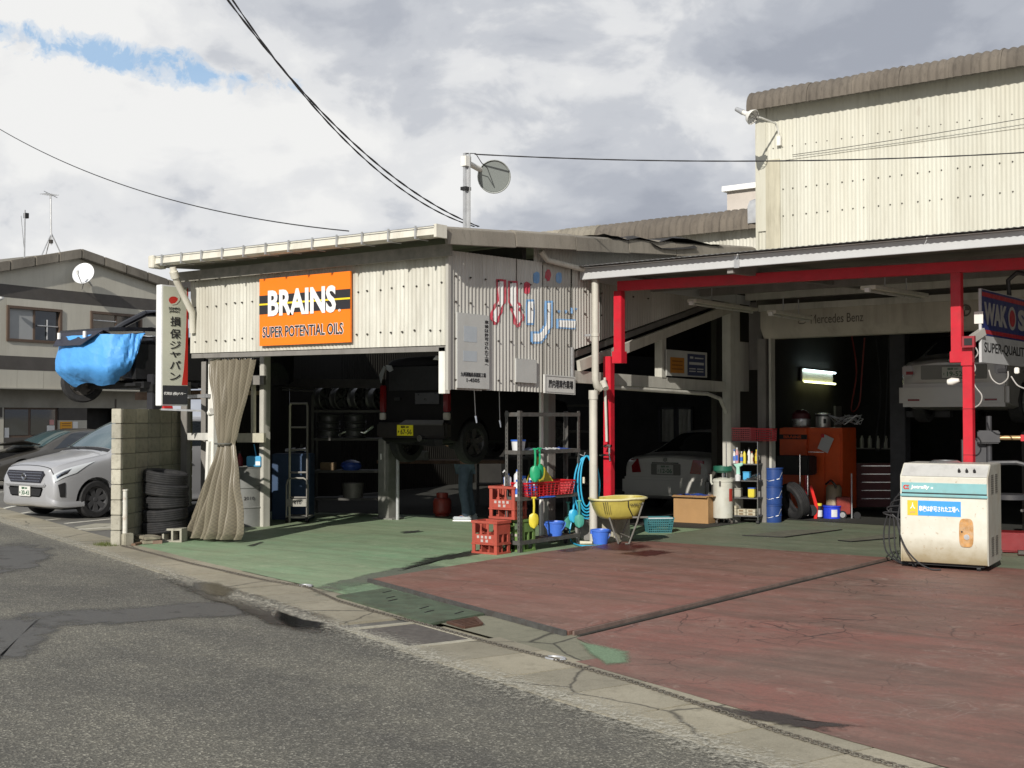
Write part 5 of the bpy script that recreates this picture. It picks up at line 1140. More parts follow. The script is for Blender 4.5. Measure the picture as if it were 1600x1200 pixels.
# aerials on the ridge
t = thing('tv_aerial', 'taller television aerial on a tripod above the gable roof', 'aerial', NW(80, 402, -.8))
b0_ = NW(80, 400, -.8); t0_ = NW(79, 306, -.8)
mk('mast', G().tube([b0_ + Vector((0, 0, .3)), t0_], .025, 7), GALV, t, world=True)
for dx, dy in ((-.35, 0), (.35, .1), (.05, -.35)): mk('leg', G().tube([b0_ + Vector((0, 0, .62)), b0_ + nd * dx + nn_ * dy + Vector((0, 0, -.1))], .016, 6), GALV, t, world=True)
e = G().tube([t0_ - nd * .22 + Vector((0, 0, .1)), t0_ + nd * .22 - Vector((0, 0, .02))], .010, 5)
for k in range(6): c_ = t0_.lerp(t0_ + nd * .22, (k - 3) / 3); e.tube([c_ - nn_ * .16 + Vector((0, 0, .03)), c_ + nn_ * .16 + Vector((0, 0, .03))], .007, 4)
mk('elements', e, GALV, t, world=True)
mk('clamp', G().box(-.04, -.04, -.05, .04, .04, .05).xf(Matrix.Translation(b0_.lerp(t0_, .24))), BOLTM, t, world=True)
t = thing('small_aerial', 'shorter mast with a small dark box at the far left of the gable roof', 'aerial', NW(38, 406, -.8))
a, b = NW(38, 408, -.8), NW(39, 328, -.8); mk('mast', G().tube([a, b], .02, 7), GALV, t, world=True)
mk('box', G().cbox(NW(41, 337, -.8), (.1, .1, .14)), BLACKP, t, world=True); mk('stay', G().tube([NW(33, 337, -.8), NW(36, 370, -.8), NW(39, 402, -.8)], .006, 4), WIRE, t, world=True)
c_ = NW(0, 467, .25); t = thing('security_light', 'small round lamp on the gable building at the left picture edge', 'lamp', c_); mk('shade', G().lathe([(.02, -.05), (.09, 0), (.10, .05), (.0, .03)], 14, c_), WHITEI, t, world=True, smooth=True)

# ================================================================ BLOCK WALL AND WHAT STANDS AT IT
bwd = Vector((-.507, .862, 0)); bwn = Vector((.862, .507, 0)); B0 = GZ(180, 853); BO = Vector((B0.x, B0.y, 0))
bw = thing('block_wall', 'grey concrete block wall with a pale end beside the stacked tyres', 'wall', BO, math.atan2(bwd.y, bwd.x))
def blockmesh(l):
    g = G().box(0.004, -.06, 0.004, l - .004, .06, .196); return g
bmh = mk('block', blockmesh(.4), BLOCKM, bw, bevel=.006); bmh.location = (0.08, 0, 0)
first = True
for r_ in range(9):
    for k in range(6):
        if first: first = False; continue
        o = inst(bmh, 'block', bw, (0.08 + k * .4, jig(.002), r_ * .2))
mk('mortar', G().box(0.085, -.050, 0, 2.47, .050, 1.79), mat('mortar', (0.15, 0.145, 0.12), .9, 0, .2, 9), bw)
for r_ in range(9): mk('end_block', G().box(.0, -.066, r_ * .2 + .004, .077, .066, r_ * .2 + .196), BLOCKE, bw, bevel=.006)
# tyres
def tyre(name, label, loc, rot=(0, 0, 0), group=None, r=.31, w=.19, rim=False):
    t = thing(name, label, 'tyre', loc, 0, group); t.rotation_euler = rot
    h = w / 2; ri = r * .63
    prof = [(ri, -h * .8), (ri + .02, -h * .93), (r * .82, -h), (r * .94, -h * .9), (r * .985, -h * .72)]
    for k in range(4):
        z0 = -h * .66 + k * h * .34; prof += [(r, z0), (r, z0 + h * .25), (r - .008, z0 + h * .27), (r - .008, z0 + h * .32)]
    prof += [(r, h * .70), (r * .985, h * .76), (r * .94, h * .92), (r * .82, h), (ri + .02, h * .93), (ri, h * .8), (ri - .005, h * .3), (r * .8, h * .2), (r * .8, -h * .2), (ri - .005, -h * .3), (ri, -h * .8)]
    g = G().lathe(prof, 40); mk('tread', g, RUBBER, t, smooth=True, ang=30)
    return t
T0 = GZ(258, 838)
T0 = GZ(257, 844.5); tc_ = Vector((T0.x, T0.y, 0))
tl = ['bottom tyre of the stack at the block wall', 'second tyre from the bottom of the stack at the block wall', 'middle tyre of the stack at the block wall', 'second tyre from the top of the stack at the block wall', 'top tyre of the stack at the block wall']
for k in range(5): tyre('tyre', tl[k], (tc_.x + (0, .015, .01, .03, .0)[k], tc_.y + (0, .0, .02, .0, .01)[k], .20 + k * .158 + (0.008 * k)), (R((5, 3, -1, 4, -4)[k]), R((-3, -5, -2, -5, -7)[k]), k), 'tyres stacked at the block wall', .30, .172)
tyre('loose_tyre', 'tyre leaning behind the stack, mostly hidden by the curtain', (tc_.x - .12, tc_.y + .72, .22), (R(38), R(8), R(30)), None, .30, .19)
# white bollard pipe and the bits of masonry at its foot
p = GZ(194, 852); t = thing('bollard_pipe', 'peeling white pipe standing at the kerb end of the block wall', 'pipe', (p.x, p.y, 0))
e = G().tube([(0, 0, 0), (.01, 0, .35), (.0, .0, .72)], .038, 12); mk('pipe', e, mat('peeling_white_paint', (0.62, 0.61, 0.55), .7, 0, .1, 12, .8, (.3, .16, .08)), t, smooth=True)
mk('footing', G().box(-.12, -.06, 0, .10, .08, .16), PALEC, t, bevel=.01); mk('top_rim', G().lathe([(.038, .71), (.046, .715), (.046, .735), (.03, .735), (.03, .70)], 12), MATS['peeling_white_paint'], t)
p = GZ(228, 849); t = thing('paving_slabs', 'two stacked grey paving slabs in front of the tyre stack', 'slabs', (p.x, p.y, 0), -.3)
mk('slab', G().box(-.2, -.1, 0.01, .2, .12, .055), KERB, t, bevel=.006); mk('slab', G().box(-.19, -.08, .062, .21, .13, .105), KERB, t, bevel=.006)
p = GZ(238, 848); t = thing('bricks', 'weathered pinkish bricks laid flat beside the hollow block', 'bricks', (p.x + .08, p.y - .02, 0), -.3)
BRK = m_concrete('old_brick', (.30, .20, .155), (.17, .12, .095), 6)
mk('brick', G().box(-.14, -.08, .0, .16, .05, .05), BRK, t, bevel=.006); mk('brick', G().box(-.12, -.07, .056, .13, .05, .10), BRK, t, bevel=.006)
p = GZ(266, 847); t = thing('hollow_block', 'hollow concrete block lying on its side beneath the tyre stack', 'block', (p.x, p.y - .02, 0), .5)
e = G().box(-.20, -.05, .0, .20, .14, .028).box(-.20, -.05, .16, .20, .14, .188)
for x in (-.186, -.065, .065, .186): e.box(x - .014, -.049, .028, x + .014, .139, .16)
mk('shell', e, BLOCKE, t); mk('core_web', G().box(-.172, .12, .028, .172, .13, .16), BLACKP, t)
t = thing('timber_offcut', 'grey timber offcut lying along the foot of the block wall', 'timber', (B0.x + .22, B0.y + .12, 0), 2.1); mk('board', G().box(0, -.03, .004, .62, .03, .034), WOOD, t, bevel=.004)
gx0 = GZ(171, 853); gr_ = G()
for k in range(420):
    a = random.random() * 6.28; d = random.random() ** .6 * .16; x, y = gx0.x - .05 + math.cos(a) * d * 1.3, gx0.y + math.sin(a) * d; h = .02 + random.random() * .045; q = random.random() * 3.14
    gr_.add([(x, y, 0), (x + .006 * math.cos(q), y + .006 * math.sin(q), 0), (x + jig(.02), y + jig(.02), h)], [(0, 1, 2)])
tag(mk('weeds', gr_, mat('moss_green', (.10, .12, .03), .8, 0, .3, 20), fix=False, kind='stuff'), 'tuft of yellow green weeds at the foot of the block wall', 'weeds')

# ================================================================ OVERHEAD CABLES
def sag(a, b, s, n=24): return [a.lerp(b, i / n) + Vector((0, 0, -4 * s * (i / n) * (1 - i / n))) for i in range(n + 1)]
def cable(label, a, b, s, r, twist=0):
    P = sag(a, b, s, 60 if twist else 28); e = G()
    if twist:
        for ph in (0, math.pi): e.tube([p + Vector((math.cos(i * .9 + ph), math.sin(i * .9 + ph), .6 * math.sin(i * .9 + ph))) * twist for i, p in enumerate(P)], r, 5)
    else: e.tube(P, r, 5)
    return tag(mk('overhead_cable', e, WIRE, smooth=True), label, 'cable')
a = GD(350, -8, 13); b = Vector((-9.3, 15.2, 4.22)); b = GX(722, 345, -9.9)
cable('upper of the two thick cables crossing the sky to the shed roof', a, GX(748, 354, -9.9), .35, .0065, .006)
cable('lower of the two thick cables crossing the sky to the shed roof', GD(358, -8, 13.2), GX(741, 354, -10.0), .42, .006, .005)
cable('thin black cable dropping from the upper left to the shed gutter', GD(-20, 190, 30), GY(545, 361, 14.0), .45, .010)
cable('thin cable from the floodlight mast across the tall wall', GX(742, 241, -9.6), GY(1640, 236, 15.0), .10, .007, .004)
cable('thin cable rising rightwards from the corner of the tall wall', GY(1238, 242, YT - .05), GD(1640, 178, 17.5), .02, .005)
# ================================================================ VEHICLES
def sec(y, hw, zb, zbelt, ztop, wtop, k=0.55):
    zm = zb + 0.13
    return [(0, y, zb), (hw * .9, y, zb), (hw * .985, y, zm), (hw, y, (zm + zbelt) / 2), (hw * .97, y, zbelt), (hw * .93 + (wtop - hw * .93) * k, y, zbelt + (ztop - zbelt) * .62), (wtop, y, ztop - .035 - .02 * (ztop - zbelt)), (wtop * .55, y, ztop - .008), (0, y, ztop)]
def cmr(P, t):
    n = len(P) - 1; i = min(int(t), n - 1); f = t - i
    p0, p1, p2, p3 = (P[max(i - 1, 0)], P[i], P[i + 1], P[min(i + 2, n)])
    return .5 * ((2 * p1) + (p2 - p0) * f + (2 * p0 - 5 * p1 + 4 * p2 - p3) * f * f + (3 * p1 - p0 - 3 * p2 + p3) * f ** 3)
class Surf:
    def __init__(s, keys): s.K = [[Vector(p) for p in k] for k in keys]; s.nu = len(keys) - 1; s.nv = len(keys[0]) - 1
    def p(s, u, v): return cmr([cmr(k, v) for k in s.K], u)
    def n(s, u, v):
        e = .03; a = s.p(min(u + e, s.nu), v) - s.p(max(u - e, 0), v); b = s.p(u, min(v + e, s.nv)) - s.p(u, max(v - e, 0)); n = b.cross(a)
        p = s.p(u, v); y0, y1 = sorted((s.K[0][0].y, s.K[-1][0].y)); c = Vector((0, min(max(p.y, y0 + .8), y1 - .8), .62))
        return (n if n.dot(p - c) > 0 else -n).normalized()
    def patch(s, u0, u1, v0, v1, off, nu=8, nv=5, mirror=False, wrap=False):
        rows = []
        for i in range(nu + 1):
            u = u0 + (u1 - u0) * i / nu; r_ = []
            for j in range(nv + 1):
                v = v0 + (v1 - v0) * j / nv; p = s.p(u, v) + s.n(u, v) * off; r_.append(Vector((-p.x, p.y, p.z)) if mirror else p)
            if wrap: r_ = r_ + [Vector((-q.x, q.y, q.z)) for q in r_[::-1]][1:]
            rows.append(r_)
        return G().grid([[tuple(q) for q in r_] for r_ in rows])
    def quadp(s, c, off, n=6, mirror=False):
        """patch with four (u,v) corners"""
        rows = []
        for i in range(n + 1):
            r_ = []
            for j in range(n + 1):
                a, b = i / n, j / n
                u = (c[0][0] * (1 - a) + c[1][0] * a) * (1 - b) + (c[3][0] * (1 - a) + c[2][0] * a) * b
                v = (c[0][1] * (1 - a) + c[1][1] * a) * (1 - b) + (c[3][1] * (1 - a) + c[2][1] * a) * b
                p = s.p(u, v) + s.n(u, v) * off; r_.append((-p.x if mirror else p.x, p.y, p.z))
            rows.append(r_)
        return G().grid(rows)
def carbody(S, m, root, axles, wr, hwheel, su=4, sv=3, name='body', cut=True):
    rows = []
    for i in range(S.nu * su + 1):
        u = i / su; half = [S.p(u, j / sv) for j in range(S.nv * sv + 1)]
        ring = [tuple(p) for p in half] + [(-p.x, p.y, p.z) for p in half[::-1]][1:-1]
        rows.append(ring)
    g = G().grid(rows, closed=True); L_ = len(rows[0]); e = (len(rows) - 1) * L_
    g.f += [tuple(range(L_)), tuple(range(e + L_ - 1, e - 1, -1))]
    o = mk(name, g, m, root, smooth=True, ang=45)
    if cut:
        cg = G()
        for ya in axles:
            for sgn in (-1, 1): cg.cyl((sgn * (hwheel - .26), ya, wr - .0), (sgn * (hwheel + .2), ya, wr - .0), wr + .06, n=28)
        c = mk('cutter', cg, m, root)
        md = o.modifiers.new('b', 'BOOLEAN'); md.object = c; md.operation = 'DIFFERENCE'; md.solver = 'EXACT'
        bpy.context.view_layer.update(); dg = bpy.context.evaluated_depsgraph_get(); me = bpy.data.meshes.new_from_object(o.evaluated_get(dg))
        o.modifiers.clear(); o.data = me; bpy.data.objects.remove(c)
        me.polygons.foreach_set('use_smooth', [True] * len(me.polygons)); me.set_sharp_from_angle(angle=R(38))
    return o
ALLOY = mat('alloy_rim', (.42, .42, .42), .35, .6, .05, 8, .2); HUBC = mat('grey_wheel_cover', (.10, .10, .105), .4, .4, .08, 8, .3)
def wheel(root, x, y, r, w, side, rimm=ALLOY, spokes=6, z=None, name='wheel', steer=0):
    z = r if z is None else z
    h = w / 2; ri = r * .66
    t = bpy.data.objects.new(name, None)
    prof = [(ri, -h), (r * .93, -h), (r, -h * .72), (r, h * .72), (r * .93, h), (ri + .012, h * 1.0), (ri, h * .8), (ri - .015, -h)]
    g = G().lathe(prof, 32); M = Matrix.Translation((x, y, z)) @ Matrix.Rotation(steer, 4, 'Z') @ Matrix.Rotation(R(90) * side, 4, 'Y'); g.xf(M)
    ty = mk(name, g, RUBBER, root, smooth=True, ang=35)
    g = G().lathe([(ri - .002, h * .82), (ri - .02, h * .7), (ri - .035, h * .25), (0, h * .22)], 28)
    for k in range(spokes):
        a = 2 * math.pi * k / spokes; d = Vector((math.cos(a), math.sin(a), 0)); q = Vector((-d.y, d.x, 0)); wd = .05 if spokes < 8 else .03
        g.add([d * .03 + q * wd * .6 + Vector((0, 0, h * .62)), d * .03 - q * wd * .6 + Vector((0, 0, h * .62)), d * (ri - .015) - q * wd + Vector((0, 0, h * .78)), d * (ri - .015) + q * wd + Vector((0, 0, h * .78)), d * .03 + q * wd * .6 + Vector((0, 0, h * .3)), d * .03 - q * wd * .6 + Vector((0, 0, h * .3)), d * (ri - .015) - q * wd + Vector((0, 0, h * .3)), d * (ri - .015) + q * wd + Vector((0, 0, h * .3))],
              [(0, 1, 2, 3), (0, 4, 5, 1), (1, 5, 6, 2), (2, 6, 7, 3), (3, 7, 4, 0)])
    g.cyl((0, 0, h * .3), (0, 0, h * .7), .045, .035, 14); g.xf(M); mk('rim', g, rimm, ty, smooth=True, ang=35)
    return ty
PLATEW = mat('white_number_plate', (.62, .62, .58), .4, 0, .04, 20); PLATEY = mat('yellow_number_plate', (.92, .80, .02), .4, 0, .04, 20); GRN = mat('green_plate_ink', (.01, .10, .04), .5, 0, 0, 5)
def nplate(root, c, rt_, up, small, side, big, face, ink, w=.33, h=.165):
    c, rt_, up = Vector(c), Vector(rt_).normalized(), Vector(up).normalized(); n = rt_.cross(up); a = c - rt_ * w / 2 - up * h / 2
    g = G().prism([a - n * .01, a + rt_ * w - n * .01, a + rt_ * w + up * h - n * .01, a + up * h - n * .01], n * .012); o = mk('number_plate', g, face, root, bevel=.002)
    M = parent_world(root)
    def T(s_, u0, v0, u1, v1, b=0.0): text(s_, a + rt_ * (u0 * w) + up * (v0 * h) + n * .0045, rt_, up, (u1 - u0) * w, (v1 - v0) * h, ink, root, False, b, 'plate_lettering', .0015)
    T(small, .25, .70, .75, .92, .01); T(big, .24, .12, .93, .58, .005)
    if side: T(side, .06, .25, .15, .48, .01)

# ---- silver compact van, nose to the road
SILV = m_paintcar('silver_paint', (.42, .425, .44), .3, .28, .08); LENSW = m_glass('headlamp_glass', (.55, .58, .60), .08)
vw = GZ(143, 809); VR = .312
vx, vy = vw.x - .70, vw.y - .78
van = thing('parked_van', 'silver compact van parked nose out beside the concrete block wall', 'van', (vx, vy, 0))
keys = [sec(0.0, .60, .30, .58, .80, .48), sec(.05, .76, .22, .66, .87, .58), sec(.22, .82, .19, .76, .95, .64), sec(.55, .843, .19, .85, 1.02, .67), sec(.95, .848, .19, .93, 1.09, .68), sec(1.12, .848, .19, .97, 1.14, .67), sec(1.6, .848, .19, 1.0, 1.44, .60), sec(2.05, .848, .19, 1.02, 1.64, .57), sec(2.6, .848, .19, 1.03, 1.71, .58), sec(3.4, .845, .19, 1.04, 1.70, .58), sec(4.0, .83, .22, 1.03, 1.62, .56), sec(4.2, .78, .3, .98, 1.35, .5)]
S = Surf(keys); carbody(S, SILV, van, (.78, 3.5), VR, .848, 8, 6)
mk('windscreen', S.patch(5.15, 7.05, 6.05, 8, .004, 12, 8, wrap=True), GLASSB, van, smooth=True)
for mr in (False, True):
    mk('quarter_window', S.quadp([(5.35, 4.35), (6.55, 4.35), (6.55, 5.55), (6.2, 5.45)], .005, 6, mr), GLASSD, van, smooth=True)
    mk('side_window', S.quadp([(6.68, 4.3), (8.1, 4.3), (8.1, 5.6), (6.72, 5.55)], .005, 6, mr), GLASSD, van, smooth=True)
    mk('side_window', S.quadp([(8.2, 4.3), (9.7, 4.3), (9.7, 5.6), (8.2, 5.6)], .005, 6, mr), GLASSD, van, smooth=True)
    hl = mk('headlight', S.quadp([(1.0, 4.45), (3.55, 4.3), (2.6, 3.75), (1.05, 3.7)], .012, 10, mr), LENSW, van, smooth=True)
    mk('lamp_bulb', S.quadp([(1.3, 4.25), (2.4, 4.2), (2.1, 3.92), (1.3, 3.9)], .018, 3, mr), CHROME, hl, smooth=True)
    mk('fog_vent', S.quadp([(1.35, 3.35), (1.95, 3.35), (1.95, 2.3), (1.55, 2.3)], .012, 5, mr), BLACKP, van, smooth=True)
    mk('door_gap', S.quadp([(5.6, 2.2), (5.64, 2.2), (5.72, 4.2), (5.68, 4.2)], .003, 6, mr), BLACKP, van, smooth=True)
    mk('wing_badge', S.quadp([(5.0, 3.75), (5.35, 3.75), (5.35, 3.68), (5.0, 3.68)], .004, 3, mr), BLACKP, van)
mk('door_handle', G().cbox((.86, 2.6, .86), (.03, .2, .03)), SILV, van, bevel=.008)
GRI = mat('chrome_grille', (.30, .32, .40), .22, .9, .05, 9)
def facep(pts, y, th, m, nm, par): return mk(nm, G().prism([(x, y, z) for x, z in pts], (0, th, 0)), m, par, bevel=.006)
gl = facep([(-.50, .80), (.50, .80), (.56, .74), (.44, .60), (-.44, .60), (-.56, .74)], -.018, .05, mat('dark_grille', (.03, .03, .04), .4, .2, 0, 8), 'grille', van)
for k in range(4): zz_ = .625 + k * .045; mk('grille_bar', G().box(-.44 - .025 * k, -.028, zz_, .44 + .025 * k, -.017, zz_ + .018), GRI, gl, bevel=.004)
mk('bumper_shelf', G().box(-.60, -.045, .545, .60, .06, .60), SILV, van, bevel=.02)
mk('bonnet_lip', S.patch(1.12, 1.2, 4.5, 8, .006, 1, 8, wrap=True), BLACKP, van, smooth=True)
mk('scuttle', S.patch(4.9, 5.12, 6.0, 8, .006, 2, 8, wrap=True), BLACKP, van, smooth=True)
mk('badge', G().tube([(.06 * math.cos(t), -.034, .70 + .045 * math.sin(t)) for t in [k * math.pi / 8 for k in range(17)]], .012, 6), CHROME, van, bevel=.01)
mk('lower_grille', G().prism([(-.52, -.02, .53), (.52, -.02, .53), (.44, -.02, .37), (-.44, -.02, .37)], (0, .05, 0)), BLACKP, van, bevel=.02)
mk('bumper_lip', S.patch(.2, 3.0, 1.3, 1.9, .010, 8, 3, wrap=False), SILV, van, smooth=True)
nplate(van, (0.02, -.035, .46), (1, 0, 0), (0, 0, 1), '福岡 500', 'ね', '30-43', PLATEW, GRN)
for k, sx_ in ((0, 1), (1, -1)):
    for ya in (.78, 3.5): wheel(van, sx_ * .745, ya, VR, .19, sx_, HUBC, 7)
for a, b in (((.55, 1.03, 1.125), (.02, 1.10, 1.165)), ((-.1, 1.03, 1.14), (-.55, 1.12, 1.19))): mk('wiper', G().tube([a, b], .010, 5), BLACKP, van)
mk('underside', G().box(-.70, .25, .16, .70, 4.0, .24), BLACKP, van)
mk('mirror', G().cbox((.95, 1.75, 1.08), (.16, .1, .13)), SILV, van, bevel=.03)

# ---- dark saloon with a sprung bonnet
DKG = m_paintcar('charcoal_paint', (.075, .07, .062), .35, .3, .2)
dw = GZ(30, 764); sed = thing('damaged_saloon', 'dark grey damaged saloon with crumpled raised bonnet at the left edge', 'car', (dw.x - .74, dw.y - .85, 0))
keys = [sec(0.0, .55, .30, .45, .60, .45), sec(.08, .78, .24, .52, .68, .6), sec(.4, .85, .20, .62, .76, .66), sec(.9, .87, .19, .74, .86, .68), sec(1.35, .87, .19, .82, .95, .68), sec(1.9, .87, .19, .86, 1.20, .60), sec(2.4, .87, .19, .88, 1.36, .55), sec(3.1, .87, .19, .89, 1.38, .55), sec(3.8, .86, .2, .90, 1.2, .58), sec(4.4, .85, .22, .86, .97, .62), sec(4.65, .78, .3, .8, .88, .5)]
S = Surf(keys); carbody(S, DKG, sed, (.9, 3.6), .325, .87)
mk('windscreen', S.patch(4.15, 5.85, 6.05, 8, .004, 10, 8, wrap=True), GLASSB, sed, smooth=True)
for mr in (False, True): mk('side_window', S.quadp([(4.6, 4.3), (7.5, 4.3), (7.3, 5.7), (5.8, 5.7)], .005, 8, mr), GLASSD, sed, smooth=True)
mk('raised_bonnet', G().prism([(-.72, -.05, .92), (.74, -.02, .98), (.78, .9, 1.12), (.70, 1.42, 1.0), (-.68, 1.4, .98), (-.75, .9, 1.06)], (0, 0, .03)), DKG, sed, bevel=.01)
mk('engine_bay', G().box(-.68, .0, .45, .72, 1.3, .84), BLACKP, sed, bevel=.05); mk('crushed_panel', G().prism([(.5, -.15, .35), (.88, -.05, .3), (.84, .25, .62), (.5, .1, .75)], (0, .05, 0)), BLACKP, sed)
mk('headlight', G().cbox((.62, .0, .70), (.26, .16, .09), .5), LENSW, sed, bevel=.02)
for sx_ in (1, -1):
    for ya in (.9, 3.6): wheel(sed, sx_ * .76, ya, .325, .2, sx_, mat('bronze_alloy', (.30, .25, .24), .3, .7, .05, 8), 5)

# ---- car raised on a lift, nose wrapped in blue sheet
BLKC = m_paintcar('black_paint', (.012, .012, .016), .1, .25, .10)
RX, RY, RZ = -15.86, 10.45, 1.93
rc = thing('raised_car', 'black car high on a lift with its nose wrapped in blue sheeting', 'car', (RX, RY, RZ))
keys = [sec(.05, .50, .42, .60, .84, .46), sec(.12, .60, .30, .66, .90, .54), sec(.4, .68, .26, .78, .94, .60), sec(.8, .71, .24, .86, .97, .62), sec(1.4, .725, .22, .90, .97, .66), sec(2.4, .73, .22, .92, .97, .66), sec(3.1, .725, .24, .92, .97, .66), sec(3.35, .68, .3, .88, .94, .6)]
S = Surf(keys); carbody(S, BLKC, rc, (.70, 2.9), .28, .72)
for sx_ in (-1, 1):
    mk('front_pillar', G().tube([(sx_ * .70, .72, .95), (sx_ * .66, 1.05, 1.17), (sx_ * .60, 1.42, 1.37)], .052, 8), BLKC, rc, smooth=True)
    mk('middle_pillar', G().tube([(sx_ * .70, 2.0, .95), (sx_ * .60, 2.02, 1.40)], .035, 8), BLKC, rc, smooth=True)
    mk('rear_pillar', G().tube([(sx_ * .70, 3.2, .95), (sx_ * .59, 3.1, 1.40)], .06, 8), BLKC, rc, smooth=True)
    mk('roof_rail', G().tube([(sx_ * .60, 1.42, 1.37), (sx_ * .60, 2.0, 1.41), (sx_ * .59, 3.1, 1.40)], .05, 8), BLKC, rc, smooth=True)
mk('roof', G().grid([[(x, y, 1.395 + .03 * math.sin((y - 1.3) / 1.9 * math.pi) - .05 * abs(x) ** 2 + (-.02 if y < 1.45 else 0)) for x in (-.6, -.3, 0, .3, .6)] for y in (1.38, 1.5, 2.0, 2.6, 3.15)]), BLKC, rc, smooth=True)
mk('seat', G().box(.12, 1.75, .6, .56, 1.92, 1.2), BLACKP, rc, bevel=.05); mk('seat', G().box(-.56, 1.75, .6, -.12, 1.92, 1.2), BLACKP, rc, bevel=.05)
mk('steering_wheel', G().tube([(-.3 + .17 * math.cos(t), 1.30, 1.0 + .13 * math.sin(t)) for t in [k * math.pi / 7 for k in range(15)]], .014, 6), BLACKP, rc, smooth=True)
mk('room_mirror', G().cbox((.0, 1.36, 1.28), (.2, .03, .06)), BLACKP, rc, bevel=.01)
mk('bonnet', G().prism([(-.62, -.06, .965), (.62, -.06, .965), (.67, .3, .985), (.66, .78, 1.0), (-.66, .78, 1.0), (-.67, .3, .985)], (0, 0, .055)), BLKC, rc, bevel=.01)
mk('grille_flap', G().prism([(-.58, -.07, .985), (.50, -.07, .985), (.42, -.24, .86), (.20, -.24, .77), (-.50, -.24, .78)], (0, .02, 0)), mat('navy_black_plastic', (.018, .018, .03), .35, 0, .1, 6), rc, bevel=.004)
for x in (-.42, .22): mk('hinge_tab', G().cbox((x, -.19, .93), (.05, .02, .09)), WHITEI, rc)
# blue sheet: draped skin with folds
SH = m_paintcar('blue_sheet', (.085, .34, .76), 0, .58, 0.0); SH.node_tree.nodes['Principled BSDF'].inputs['Coat Weight'].default_value = 0.0; _b = NB(SH); _b.link(_b.bump(_b.vor(7, 'F1', warp=(_b.ncol(3, 3), .3)), .55, .03), SH.node_tree.nodes['Principled BSDF'].inputs['Normal'])
rows = []
NU, NV = 54, 26
path = [Vector((-.66, .40, 0)), Vector((-.66, .12, 0)), Vector((-.52, -.05, 0)), Vector((-.26, -.11, 0)), Vector((.08, -.12, 0)), Vector((.40, -.09, 0)), Vector((.62, .0, 0)), Vector((.70, .18, 0)), Vector((.71, .28, 0)), Vector((.71, .36, 0)), Vector((.70, .44, 0))]
for i in range(NU + 1):
    u = i / NU * (len(path) - 1); p = cmr(path, u)
    top = .925 + .03 * max(0, u - 6) / 4
    bot = .22 if u < 6.2 else .24 + (u - 6.2) * .10
    if u > 7.6: bot += (u - 7.6) ** 1.5 * .15
    if u < 1: bot = .40
    bot = min(bot, top - .03)
    bot = min(bot + .025 * math.sin(u * 2.1), top - .02)
    r_ = []
    for j in range(NV + 1):
        v = j / NV; z = top + (bot - top) * v; c = Vector((p.x, p.y, 0)); out = Vector((p.x, p.y - .5, 0)).normalized()
        blg = .07 * math.sin(v * math.pi * .9) - .9 * max(0, v - .66) ** 1.4
        fold = .022 * abs(math.sin(u * 3.3 + v * 2.5 + math.sin(v * 5))) + .035 * abs(noise.noise(Vector((u * 1.6 + v * 1.5, v * 1.8, 3)))) + .05 * (1 - abs(((u * .5 + v * .9) % 1) * 2 - 1)) * (v ** .5) * .45
        q = c + out * (blg + fold); r_.append((q.x, q.y, z + .02 * noise.noise(Vector((u, v * 3, 8)))))
    rows.append(r_)
mk('blue_sheet', G().grid(rows), SH, rc, smooth=True, ang=24)
mk('engine_void', G().box(-.5, .3, .3, .74, 1.5, .80), BLACKP, rc)
mk('sub_frame', G().box(-.5, .35, .17, .86, 1.3, .26).box(.3, .25, .20, .80, 2.8, .24), BLACKP, rc); mk('strut', G().tube([(.70, .75, .22), (.74, .72, .75)], .035, 8).tube([(.5, .6, .25), (.83, .85, .3)], .02, 6), BOLTM, rc)
mk('lift_arm', G().box(-.75, 1.35, .02, 1.0, 1.5, .14), WOOD, rc); mk('sill_pad', G().box(.2, 1.55, .10, .9, 2.6, .16), mat('tan_board', (.45, .36, .24), .8, 0, .1, 5), rc)
wheel(rc, -.60, .32, .30, .17, 1, mat('dark_brake_disc', (.14, .13, .12), .4, .6, .1, 9), 5, z=.27, steer=-.35); wheel(rc, -.60, 2.9, .28, .16, -1, HUBC, 5)
mk('mirror', G().cbox((.80, 1.0, 1.03), (.14, .08, .12)), BLACKP, rc, bevel=.03)
ltp = GZ(184, 841); lx, ly = RX + .83, RY + .55
lc = thing('lift_post', 'black lift post under the raised car behind the block wall', 'car lift', (lx, ly, 0))
mk('post', G().cyl((0, 0, 0), (0, 0, 1.75), .055, n=14), BLACKP, lc, smooth=True); mk('sleeve', G().box(-.075, -.075, 1.72, .075, .075, 2.30), mat('lift_sleeve', (.03, .03, .035), .5, .2, .1, 9), lc, bevel=.01); mk('pad', G().box(-.2, -.1, 2.05, .1, .15, 2.15), BLACKP, lc)

# ---- black kei 4x4 lifted inside the shed, tail towards us
sv_ = thing('lifted_offroader', 'black small off-roader raised inside the shed with a yellow number plate', 'car', (GY(648, 640, 14.3).x, 14.3, .96), math.pi)
BLK2 = m_paintcar('dull_black_paint', (.006, .005, .006), .0, .65, .03); BLK2.node_tree.nodes['Principled BSDF'].inputs['Coat Weight'].default_value = 0.0; BLK2.node_tree.nodes['Principled BSDF'].inputs['Specular IOR Level'].default_value = 0.25
